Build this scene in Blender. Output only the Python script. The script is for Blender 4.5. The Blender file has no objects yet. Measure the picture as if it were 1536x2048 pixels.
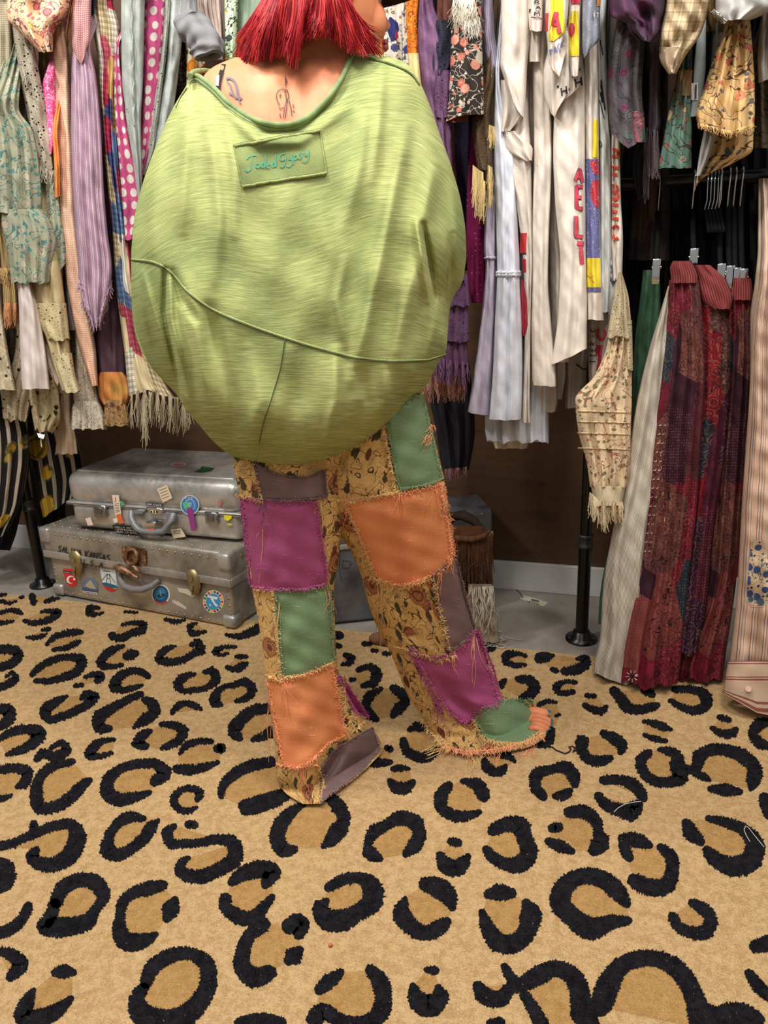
import bpy, math, random
import numpy as np
from mathutils import Vector, noise as mnoise
# ------------------------------------------------------------------ camera
H = 1.10; F = 1538.0
A18 = math.radians(18)
def _basis():
    d = np.array([967-768, -(5780-1024), -F], float); d /= np.linalg.norm(d)
    up = -d; fw = np.array([0, 0, -1.]); Y = fw-up*(fw@up); Y /= np.linalg.norm(Y); X = np.cross(Y, up)
    W = np.array([[math.cos(A18), -math.sin(A18), 0], [math.sin(A18), math.cos(A18), 0], [0, 0, 1]])
    return W@np.array([X, Y, up])
RM = _basis()                      # camera axes -> world
C0 = np.array([0, 0, H])
HD = np.array([-math.sin(A18), math.cos(A18), 0])      # horizontal heading
S = bpy.context.scene
cam = bpy.data.objects.new('camera', bpy.data.cameras.new('camera'))
S.collection.objects.link(cam); S.camera = cam
cam.data.sensor_fit = 'VERTICAL'; cam.data.sensor_height = 36; cam.data.lens = 36*F/2048
cam.data.clip_start = 0.02
from mathutils import Matrix
M4 = Matrix([list(RM[0])+[0], list(RM[1])+[0], list(RM[2])+[H], [0, 0, 0, 1]])
cam.matrix_world = M4
# ------------------------------------------------------------------ light
wd = bpy.data.worlds.new('world'); S.world = wd; wd.use_nodes = True
wd.node_tree.nodes['Background'].inputs[0].default_value = (1.0, 0.96, 0.92, 1)
wd.node_tree.nodes['Background'].inputs[1].default_value = 0.30
def area(name, loc, tgt, size, power, col=(1, .965, .925), sy=None):
    l = bpy.data.lights.new(name, 'AREA'); l.energy = power; l.size = size; l.color = col
    if sy: l.shape = 'RECTANGLE'; l.size_y = sy
    o = bpy.data.objects.new(name, l); S.collection.objects.link(o); o.location = loc
    o.rotation_euler = (Vector(tgt)-Vector(loc)).to_track_quat('-Z', 'Y').to_euler()
    return o
area('ceiling_lamp', (-1.9, .75, 2.75), (-1.6, 2.0, .9), .28, 29)
area('ceiling_lamp', (-.8, .55, 2.75), (-.7, 1.8, .8), .28, 29)
area('ceiling_lamp', (.3, .75, 2.75), (.1, 2.0, .9), .28, 29)
area('ceiling_lamp', (1.3, .6, 2.75), (.8, 2.0, .9), .28, 15)
area('ceiling_panel', (-.4, -.5, 2.8), (-.4, .9, 0), 1.6, 31, (1, .97, .93))
S.view_settings.view_transform = 'Standard'; S.view_settings.look = 'None'
S.view_settings.exposure = 0.0; S.view_settings.gamma = 1.0
S.view_settings.use_curve_mapping = False
rnd = random.Random(7)
# ------------------------------------------------------------------ projection helpers
def ray(px, py):
    px = np.asarray(px, float); py = np.asarray(py, float)
    c = np.stack([px-768, -(py-1024), np.full(np.broadcast(px, py).shape, -F)], -1) if px.shape == py.shape else None
    return c@RM.T
def rayb(px, py):
    px, py = np.broadcast_arrays(np.asarray(px, float), np.asarray(py, float)); return ray(px, py)
def onY(px, py, Y):
    v = rayb(px, py); return C0+v*(np.asarray(Y)/v[..., 1])[..., None]
def onD(px, py, D):
    v = rayb(px, py); t = np.asarray(D)/(v@HD); P = C0+v*t[..., None]
    below = P[..., 2] < .005
    if np.any(below):
        t2 = (H-.005)/np.maximum(-v[..., 2], 1e-6); Q = C0+v*t2[..., None]
        P = np.where(below[..., None], Q, P)
    return P
def onZ(px, py, z):
    v = rayb(px, py); return C0+v*((H-z)/-v[..., 2])[..., None]
def proj(p):
    c = RM.T@(np.asarray(p, float)-C0); return 768+F*c[0]/-c[2], 1024-F*c[1]/-c[2]
def pch(x, y):
    """monotone-ish cubic interpolation through points"""
    x = np.array(x, float); y = np.array(y, float)
    if len(x) == 1: return lambda q: np.full(np.shape(q), y[0])
    h = np.diff(x); d = np.diff(y)/h; m = np.zeros(len(x)); m[0] = d[0]; m[-1] = d[-1]
    for i in range(1, len(x)-1):
        if d[i-1]*d[i] > 0: m[i] = 2*d[i-1]*d[i]/(d[i-1]+d[i])
    def f(q):
        q = np.asarray(q, float); i = np.clip(np.searchsorted(x, q)-1, 0, len(x)-2)
        t = np.clip((q-x[i])/h[i], 0, 1); t2 = t*t; t3 = t2*t
        return (2*t3-3*t2+1)*y[i]+(t3-2*t2+t)*h[i]*m[i]+(3*t2-2*t3)*y[i+1]+(t3-t2)*h[i]*m[i+1]
    return f
def lin(c):
    r = []
    for v in c[:3]:
        v = v/255.
        r.append(v/12.92 if v <= .04045 else ((v+.055)/1.055)**2.4)
    return (*r, 1)
# ------------------------------------------------------------------ materials
class N:
    def __init__(s, name, rough=.85, metal=0., spec=.25):
        s.m = bpy.data.materials.new(name); s.m.use_nodes = True; s.t = s.m.node_tree
        s.b = s.t.nodes['Principled BSDF']; s.b.inputs['Roughness'].default_value = rough
        s.b.inputs['Metallic'].default_value = metal; s.b.inputs['Specular IOR Level'].default_value = spec
        s._uv = None
    def link(s, v, i):
        if isinstance(v, bpy.types.NodeSocket): s.t.links.new(v, i)
        elif isinstance(v, (tuple, list)) and len(v) == 3 and i.type == 'RGBA': i.default_value = lin(v)
        elif isinstance(v, (tuple, list)) and i.type == 'VECTOR': i.default_value = v
        else: i.default_value = v
    def node(s, ty, ins=None, **pr):
        n = s.t.nodes.new(ty)
        for k, v in pr.items(): setattr(n, k, v)
        for k, v in (ins or {}).items(): s.link(v, n.inputs[k])
        return n
    def uv(s):
        if not s._uv: s._uv = s.node('ShaderNodeTexCoord').outputs['UV']
        return s._uv
    def obj(s): return s.node('ShaderNodeTexCoord').outputs['Object']
    def math(s, op, a, b=0., c=None):
        n = s.node('ShaderNodeMath', {0: a, 1: b}, operation=op)
        if c is not None: s.link(c, n.inputs[2])
        return n.outputs[0]
    def sc(s, v, sx, sy, rot=0., lx=0., ly=0.):
        return s.node('ShaderNodeMapping', {'Vector': v, 'Scale': (sx, sy, 1), 'Rotation': (0, 0, rot), 'Location': (lx, ly, 0)}).outputs[0]
    def noise(s, v, scale, det=2., rough=.5, dist=0.):
        return s.node('ShaderNodeTexNoise', {'Vector': v, 'Scale': scale, 'Detail': det, 'Roughness': rough, 'Distortion': dist})
    def vor(s, v, scale, rand=1., feature='F1', dist='EUCLIDEAN'):
        return s.node('ShaderNodeTexVoronoi', {'Vector': v, 'Scale': scale, 'Randomness': rand}, feature=feature, distance=dist)
    def ramp(s, f, stops, const=True):
        n = s.node('ShaderNodeValToRGB', {0: f}); r = n.color_ramp; r.interpolation = 'CONSTANT' if const else 'LINEAR'
        while len(r.elements) < len(stops): r.elements.new(.5)
        for e, (p, c) in zip(r.elements, sorted(stops, key=lambda q: q[0])): e.position = p
        for e, (p, c) in zip(r.elements, sorted(stops, key=lambda q: q[0])): e.color = lin(c)
        return n.outputs[0]
    def mix(s, f, a, b, blend='MIX'):
        n = s.node('ShaderNodeMix', data_type='RGBA', blend_type=blend)
        s.link(f, n.inputs[0]); s.link(a, n.inputs[6]); s.link(b, n.inputs[7]); return n.outputs[2]
    def sep(s, v):
        n = s.node('ShaderNodeSeparateXYZ', {0: v}); return n.outputs[0], n.outputs[1]
    def step(s, a, th, w=.02):     # smooth 0..1 as a passes th
        n = s.node('ShaderNodeMapRange', {0: a, 1: th-w, 2: th+w}); return n.outputs[0]
    def warp(s, v, scale, amt):
        nz = s.noise(v, scale, 2).outputs[1]
        a = s.node('ShaderNodeVectorMath', {0: nz, 1: (-.5, -.5, -.5)}, operation='ADD').outputs[0]
        b = s.node('ShaderNodeVectorMath', {0: a, 'Scale': amt}, operation='SCALE').outputs[0]
        return s.node('ShaderNodeVectorMath', {0: v, 1: b}, operation='ADD').outputs[0]
    def done(s, col, height=None, bump=.3, dist=.002, alpha=None, rough=None):
        s.link(col, s.b.inputs['Base Color'])
        if height is not None:
            bn = s.node('ShaderNodeBump', {'Height': height, 'Strength': bump, 'Distance': dist})
            s.t.links.new(bn.outputs[0], s.b.inputs['Normal'])
        if alpha is not None: s.link(alpha, s.b.inputs['Alpha'])
        if rough is not None: s.link(rough, s.b.inputs['Roughness'])
        return s.m
MC = {}
def weave(n, col, var=.25, fine=900, crinkle=0):
    """slight mottling plus a woven bump; returns (colour, height)"""
    uv = n.uv()
    nz = n.noise(uv, 9, 4).outputs[0]
    f = n.node('ShaderNodeMapRange', {0: nz, 1: .3, 2: .7, 3: 1-var, 4: 1+var*.25}).outputs[0]
    col = n.mix(1., col, n.node('ShaderNodeCombineColor', {0: f, 1: f, 2: f}).outputs[0], 'MULTIPLY')
    w1 = n.noise(n.sc(uv, 1, .25), fine, 2).outputs[0]; w2 = n.noise(n.sc(uv, .2, 1), fine*.8, 2).outputs[0]
    h = n.math('ADD', n.math('MULTIPLY', w1, .5), n.math('MULTIPLY', w2, .5))
    if crinkle:
        cr = n.noise(n.sc(uv, 1, .12), crinkle, 3, .6, .6).outputs[0]
        h = n.math('ADD', h, n.math('MULTIPLY', cr, 2.4))
    return col, h
def mat(kind, *a, **k):
    key = (kind, repr(a), repr(sorted(k.items())))
    if key not in MC: MC[key] = globals()['m_'+kind](*a, **k)
    return MC[key]
def fin(n, col, alpha=None, crinkle=0, bump=.35, var=.25, fine=900):
    c, h = weave(n, col, var, fine, crinkle); return n.done(c, h, bump, .003, alpha)
def m_solid(c, crinkle=14, var=.25, bump=.35, c2=None, fine=900):
    n = N('fabric'); col = n.node('ShaderNodeRGB').outputs[0]; col.default_value = lin(c)
    if c2:
        f = n.noise(n.uv(), 14, 5, .65).outputs[0]; col = n.ramp(f, [(.38, c), (.62, c2)], False)
    return fin(n, col, None, crinkle, bump, var, fine)
def m_plain(c, rough=.5, metal=0., spec=.4):
    n = N('plain', rough, metal, spec); n.b.inputs['Base Color'].default_value = lin(c); return n.m
def stripef(n, coord, k, stops):
    return n.ramp(n.math('FRACT', n.math('MULTIPLY', coord, k)), stops)
def m_stripes(period, stops, warp=.004, crinkle=20, dirn='u', var=.2, grid=None):
    n = N('striped fabric'); v = n.warp(n.uv(), 12, warp); x, y = n.sep(v)
    col = stripef(n, x if dirn == 'u' else y, 1/period, stops)
    if grid:
        g = stripef(n, y if dirn == 'u' else x, 1/grid[0], [(0, (255, 255, 255)), (.6, grid[1])]); col = n.mix(.6, col, g, 'MULTIPLY')
    return fin(n, col, None, crinkle, .4, var)
def m_plaid(period, su, sv, f=.5, warp=.004, crinkle=16):
    n = N('plaid fabric'); v = n.warp(n.uv(), 12, warp); x, y = n.sep(v)
    a = stripef(n, x, 1/period, su); b = stripef(n, y, 1/period, sv)
    return fin(n, n.mix(f, a, b), None, crinkle)
def m_gauze(c, line, period=.006, crinkle=22):
    n = N('gauze fabric'); v = n.warp(n.uv(), 30, .003); x, y = n.sep(v)
    a = n.math('PINGPONG', n.math('MULTIPLY', x, 1/period), .5); b = n.math('PINGPONG', n.math('MULTIPLY', y, 1/period), .5)
    g = n.math('MINIMUM', a, b); f = n.step(g, .13, .08)
    col = n.mix(f, line, c); cc, h = weave(n, col, .2, 700, crinkle)
    return n.done(cc, n.math('ADD', h, n.math('MULTIPLY', f, .8)), .5, .003)
def m_dots(base, dot, scale=38, r=.36):
    n = N('polka dot fabric'); d = n.vor(n.sc(n.warp(n.uv(), 20, .004), 1, .8), scale, .25).outputs['Distance']
    return fin(n, n.mix(n.step(d, r, .03), dot, base), None, 12)
def floral(n, uv, base, petals, leaf, line, scale, dens=.42):
    v = n.warp(uv, scale*.5, .35/scale)
    V = n.vor(v, scale, .9); d = V.outputs['Distance']; rc = n.sep(V.outputs['Color'])[0]
    V2 = n.vor(n.warp(uv, scale*2.2, .3/scale), scale*2.6, 1.)
    d2 = V2.outputs['Distance']; r2 = n.sep(V2.outputs['Color'])[0]
    pc = n.ramp(rc, [(i/len(petals), p) for i, p in enumerate(petals)])
    nz = n.noise(uv, scale*6, 2).outputs[0]
    lf = n.math('MULTIPLY', n.step(n.math('MULTIPLY', d2, -1.), -.34, .03), n.step(r2, .45, .01))
    col = n.mix(lf, base, leaf)
    vn = n.math('ABSOLUTE', n.math('SUBTRACT', n.noise(uv, scale*.9, 1., .5, 1.5).outputs[0], .5))
    col = n.mix(n.step(n.math('MULTIPLY', vn, -1.), -.018, .008), col, line)
    dd = n.math('ADD', d, n.math('MULTIPLY', nz, .16))
    fl = n.step(n.math('MULTIPLY', dd, -1.), -dens, .02)
    col = n.mix(fl, col, pc)
    ring = n.math('MULTIPLY', n.step(n.math('PINGPONG', n.math('MULTIPLY', dd, 4.), .5), .4, .04), fl)
    return n.mix(n.math('MULTIPLY', ring, .8), col, line)
def m_floral(base, petals, leaf, line, scale=22, dens=.42, crinkle=14):
    n = N('floral fabric'); return fin(n, floral(n, n.uv(), base, petals, leaf, line, scale, dens), None, crinkle)
def m_lace(c, scale=70, hole=.28, c2=None, solid=False):
    n = N('lace'); scale = scale*1.5; uv = n.warp(n.uv(), 40, .004); V = n.vor(uv, scale, .8); d = V.outputs['Distance']
    V2 = n.vor(uv, scale*.33, .6); e = V2.outputs['Distance']
    holes = n.math('MAXIMUM', n.step(d, hole*.8, .04), n.math('MULTIPLY', n.step(n.math('MULTIPLY', e, -1.), -.30, .03), n.step(d, hole*.35, .04)))
    col = n.mix(n.math('PINGPONG', n.math('MULTIPLY', e, 6.), .5), c, c2 or tuple(int(x*.72) for x in c))
    cc, h = weave(n, col, .2, 500)
    h = n.math('ADD', h, n.math('MULTIPLY', holes, 3.))
    if solid: cc = n.mix(holes, n.mix(1., cc, (70, 60, 50), 'MULTIPLY'), cc)
    return n.done(cc, h, .7, .004, None if solid else holes)
def m_patch(cols, scale=11, line=(60, 40, 40), flo=True, ln2=(220, 190, 150), sx=1., sy=.5):
    """mosaic of straight-edged scraps, each with its own colour"""
    n = N('patchwork fabric'); uv = n.uv(); w = n.sc(uv, sx, sy, .2)
    V = n.vor(w, scale, 1., 'F1', 'CHEBYCHEV'); r, g = n.sep(V.outputs['Color'])
    col = n.ramp(r, [(i/len(cols), c) for i, c in enumerate(cols)])
    if flo:
        V2 = n.vor(n.warp(uv, 30, .01), 34, 1.); dd = n.math('PINGPONG', n.math('MULTIPLY', V2.outputs['Distance'], 3.2), .5)
        f = n.math('MULTIPLY', n.step(dd, .38, .05), n.step(g, .45, .01)); col = n.mix(n.math('MULTIPLY', f, .26), col, ln2)
        vn = n.math('ABSOLUTE', n.math('SUBTRACT', n.noise(uv, 45, 1., .5, 1.).outputs[0], .5))
        col = n.mix(n.math('MULTIPLY', n.step(n.math('MULTIPLY', vn, -1.), -.02, .01), n.step(g, .2, .01)), col, line)
        dt = n.vor(uv, 110, .2).outputs['Distance']
        f3 = n.math('MULTIPLY', n.step(n.math('MULTIPLY', dt, -1.), -.16, .04), n.step(n.math('MULTIPLY', g, -1.), -.25, .01))
        col = n.mix(n.math('MULTIPLY', f3, .7), col, ln2)
    return fin(n, col, None, 16)
def m_tapestry(base=(226, 182, 114), var=0):
    """gold jacquard with dark winding stems, leaves and rust flowers"""
    n = N('tapestry fabric'); uv = n.uv(); w = n.warp(uv, 16, .03)
    def bands(v, sc, wd, dist=1.6): return n.step(n.math('MULTIPLY', n.math('ABSOLUTE', n.math('SUBTRACT', n.noise(v, sc, 0., .5, dist).outputs[0], .5)), -1.), -wd, wd*.35)
    big = n.noise(n.sc(uv, 1, 1, 0, 3.), 9, 2, .5).outputs[0]
    V = n.vor(w, 17, .8); d = V.outputs['Distance']; rc = n.sep(V.outputs['Color'])[0]
    col = n.mix(n.step(n.noise(uv, 30, 3).outputs[0], .58, .04), base, tuple(int(c*.86) for c in base))
    V2 = n.vor(n.sc(n.warp(uv, 50, .012), 1, .5, .6+var), 52, 1.); lf = n.math('MULTIPLY', n.step(n.math('MULTIPLY', V2.outputs['Distance'], -1.), -.36, .03), n.step(n.sep(V2.outputs['Color'])[1], .52, .01))
    col = n.mix(lf, col, n.ramp(n.sep(V2.outputs['Color'])[0], [(0, (66, 74, 52)), (.45, (112, 62, 44)), (.7, (84, 64, 46))]))
    fl = n.math('MULTIPLY', n.step(n.math('MULTIPLY', d, -1.), -.40, .03), n.step(rc, .45, .01))
    pet = n.ramp(n.math('PINGPONG', n.math('MULTIPLY', d, 5.), .5), [(0, (120, 56, 42)), (.16, (176, 98, 66)), (.34, (206, 150, 88)), (.44, (92, 66, 48))])
    col = n.mix(fl, col, pet)
    col = n.mix(bands(uv, 26, .015), col, (62, 56, 42)); col = n.mix(bands(n.sc(uv, 1, 1, 1., 4., 2.), 44, .010), col, (72, 60, 42))
    col = n.mix(n.math('MULTIPLY', bands(n.sc(uv, 1, 1, 2., 1., 7.), 80, .02), .3), col, (120, 84, 54))
    px = n.noise(uv, 900, 1).outputs[0]
    col = n.mix(n.math('MULTIPLY', n.step(px, .55, .06), .22), col, (110, 84, 60), 'MULTIPLY')
    ww = n.sc(uv, 1, 1, .785); a, b = n.sep(ww)
    h = n.math('ADD', n.math('PINGPONG', n.math('MULTIPLY', a, 420.), .5), n.math('PINGPONG', n.math('MULTIPLY', b, 420.), .5))
    return n.done(col, h, .5, .002)
def m_homespun(c, c2):
    """open weave cotton of the trouser patches, with slubs"""
    n = N('homespun cotton'); uv = n.uv(); x, y = n.sep(uv)
    a = n.math('PINGPONG', n.math('MULTIPLY', x, 330.), .5); b = n.math('PINGPONG', n.math('MULTIPLY', n.math('ADD', y, n.math('MULTIPLY', n.math('FLOOR', n.math('MULTIPLY', x, 330.)), .0015)), 330.), .5)
    h = n.math('ADD', a, b)
    sl = n.noise(n.sc(uv, .12, 1), 260, 2, .6).outputs[0]
    f = n.step(sl, .66, .04)
    mm = n.noise(uv, 18, 4).outputs[0]
    col = n.mix(n.node('ShaderNodeMapRange', {0: mm, 1: .3, 2: .7}).outputs[0], c, c2)
    col = n.mix(n.math('MULTIPLY', f, .28), col, tuple(min(255, int(v*1.25+20)) for v in c))
    col = n.mix(n.math('MULTIPLY', n.step(n.math('MULTIPLY', h, -1.), -.25, .1), .22), col, tuple(int(v*.7) for v in c))
    return n.done(col, n.math('ADD', h, n.math('MULTIPLY', f, 1.2)), .45, .0025)
def m_slub():
    """yellow green over sage streaked slub jersey"""
    n = N('slub jersey', .9, 0, .15); uv = n.warp(n.uv(), 7, .006)
    s1 = n.noise(n.sc(uv, .045, 1), 620, 2, .6).outputs[0]
    s2 = n.noise(n.sc(uv, .06, 1), 300, 3, .65).outputs[0]
    big = n.noise(n.uv(), 3.2, 4, .6).outputs[0]
    f = n.math('ADD', n.math('MULTIPLY', s1, .6), n.math('MULTIPLY', s2, .4))
    f = n.math('ADD', f, n.math('MULTIPLY', n.math('SUBTRACT', big, .5), .75))
    col = n.ramp(f, [(.26, (108, 124, 86)), (.44, (138, 149, 94)), (.56, (162, 168, 106)), (.76, (194, 196, 134))], False)
    wv = n.noise(n.sc(uv, 1, .3), 900, 1).outputs[0]
    return n.done(col, n.math('ADD', n.math('MULTIPLY', s1, 1.2), n.math('MULTIPLY', wv, .4)), .28, .002)
def m_alu(c=(188, 184, 178), rough=.34, dirty=.32):
    n = N('aluminium', rough, .55, .5); o = n.obj(); nz = n.noise(o, 6, 6, .65).outputs[0]; sc = n.noise(o, 60, 3, .7).outputs[0]
    col = n.ramp(nz, [(.3, tuple(int(v*(1-dirty)) for v in c)), (.55, c), (.8, tuple(min(255, int(v*1.12)) for v in c))], False)
    r = n.node('ShaderNodeMapRange', {0: sc, 1: .3, 2: .7, 3: rough-.1, 4: rough+.18}).outputs[0]
    dn = n.noise(o, 14, 3).outputs[0]
    return n.done(col, n.math('ADD', dn, n.math('MULTIPLY', sc, .06)), .25, .006, None, r)
def m_rug(c, c2, dark=False):
    n = N('rug pile', .95, 0, .08); o = n.obj()
    a = n.noise(o, 55, 5, .75).outputs[0]; b = n.noise(o, 420, 2, .7).outputs[0]; b2 = n.noise(o, 150, 3, .7).outputs[0]
    f = n.math('ADD', n.math('MULTIPLY', a, .45), n.math('ADD', n.math('MULTIPLY', b, .35), n.math('MULTIPLY', b2, .2)))
    col = n.ramp(f, [(.44, c2), (.55, c)], False)
    if dark:
        l = n.noise(o, 230, 1).outputs[0]; col = n.mix(n.step(l, .76, .03), col, (120, 118, 116))
    return n.done(col, n.math('ADD', b, b2), .75, .006)
def m_skin(c=(226, 150, 108), c2=(214, 128, 90)):
    n = N('skin', .5, 0, .35); o = n.obj(); f = n.noise(o, 14, 4, .6).outputs[0]
    col = n.ramp(f, [(.35, c2), (.65, c)], False); f2 = n.noise(o, 260, 2).outputs[0]
    n.b.inputs['Subsurface Weight'].default_value = .05; n.b.inputs['Subsurface Radius'].default_value = (.012, .005, .003)
    return n.done(col, f2, .12, .001)
def m_hair():
    n = N('dyed red hair', .5, 0, .3); x, y = n.sep(n.uv())
    col = n.ramp(x, [(0, (70, 10, 18)), (.3, (140, 20, 32)), (.65, (188, 36, 46)), (.9, (214, 78, 62))], False)
    return n.done(col)
def m_concrete():
    n = N('concrete', .55, 0, .3); o = n.obj(); f = n.noise(o, 4, 7, .65).outputs[0]; g = n.noise(o, 40, 4).outputs[0]
    return n.done(n.ramp(f, [(.3, (122, 114, 106)), (.7, (168, 160, 150))], False), g, .1, .002, None, n.node('ShaderNodeMapRange', {0: f, 3: .35, 4: .7}).outputs[0])
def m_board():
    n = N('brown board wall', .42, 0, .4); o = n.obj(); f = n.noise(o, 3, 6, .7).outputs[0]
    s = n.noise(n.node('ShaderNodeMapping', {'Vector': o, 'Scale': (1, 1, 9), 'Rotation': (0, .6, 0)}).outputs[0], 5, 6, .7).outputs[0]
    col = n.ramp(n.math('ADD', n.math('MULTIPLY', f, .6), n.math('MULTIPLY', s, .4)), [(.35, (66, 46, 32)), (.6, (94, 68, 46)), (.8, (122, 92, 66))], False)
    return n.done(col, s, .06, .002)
# ------------------------------------------------------------------ mesh accumulation
class MB:
    def __init__(s): s.v = []; s.f = []; s.u = []; s.mi = []; s.n = 0; s.ms = []
    def slot(s, m):
        if m not in s.ms: s.ms.append(m)
        return s.ms.index(m)
    def grid(s, P, UV, m, closed=False):
        """P (r,c,3); faces between rows; closed joins last column to first"""
        r, c = P.shape[:2]; b = s.n; s.v.append(P.reshape(-1, 3)); s.n += r*c; k = s.slot(m)
        cc = c if closed else c-1
        i = np.repeat(np.arange(r-1), cc); j = np.tile(np.arange(cc), r-1); j2 = (j+1) % c
        q = np.stack([b+i*c+j, b+(i+1)*c+j, b+(i+1)*c+j2, b+i*c+j2], 1); s.f += q.tolist()
        U = UV.reshape(-1, 2)
        q0 = q-b; s.u.append(U[q0.reshape(-1)]); s.mi += [k]*len(q)
    def poly(s, P, UV, m):
        b = s.n; P = np.asarray(P, float); s.v.append(P); s.n += len(P); s.f.append(list(range(b, b+len(P))))
        s.u.append(np.asarray(UV, float) if UV is not None else np.zeros((len(P), 2))); s.mi.append(s.slot(m))
    def tube(s, pts, rad, m, n=5, u=0., cap=True):
        pts = np.asarray(pts, float); k = len(pts); rad = np.broadcast_to(np.asarray(rad, float), (k,))
        t = np.gradient(pts, axis=0); t /= np.linalg.norm(t, axis=1)[:, None]+1e-9
        ref = np.array([.3, .2, .93]) if abs(t[0][2]) < .8 else np.array([.9, .3, .1])
        a = np.cross(t, ref); a /= np.linalg.norm(a, axis=1)[:, None]+1e-9; b = np.cross(t, a)
        th = np.arange(n)*2*math.pi/n
        P = pts[:, None]+rad[:, None, None]*(np.cos(th)[None, :, None]*a[:, None]+np.sin(th)[None, :, None]*b[:, None])
        UV = np.stack([np.full((k, n), u), np.tile(np.linspace(0, 1, k)[:, None], (1, n))], -1)
        s.grid(P, UV, m, True)
        if cap: s.poly(P[0][::-1], None, m); s.poly(P[-1], None, m)
    def build(s, name, parent=None, smooth=True, props=None):
        me = bpy.data.meshes.new(name); V = np.concatenate(s.v)
        off = np.array(parent.location) if parent is not None and parent.parent is None else (np.array(parent['_abs']) if parent is not None else np.zeros(3))
        me.from_pydata((V-off).tolist(), [], s.f)
        for m in s.ms: me.materials.append(m)
        me.polygons.foreach_set('material_index', s.mi)
        uvl = me.uv_layers.new(name='UVMap'); uvl.data.foreach_set('uv', np.concatenate(s.u).astype(float).reshape(-1))
        if smooth: me.polygons.foreach_set('use_smooth', [True]*len(me.polygons))
        me.update(); o = bpy.data.objects.new(name, me); S.collection.objects.link(o)
        if parent is not None: o.parent = parent
        o['_abs'] = list(off)
        for k, v in (props or {}).items(): o[k] = v
        return o
def empty(name, loc, label, cat, group=None):
    o = bpy.data.objects.new(name, None); S.collection.objects.link(o); o.location = tuple(loc); o.empty_display_size = .05
    o['label'] = label; o['category'] = cat
    if group: o['group'] = group
    return o
def tag(o, label, cat, group=None):
    o['label'] = label; o['category'] = cat
    if group: o['group'] = group
    return o
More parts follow.
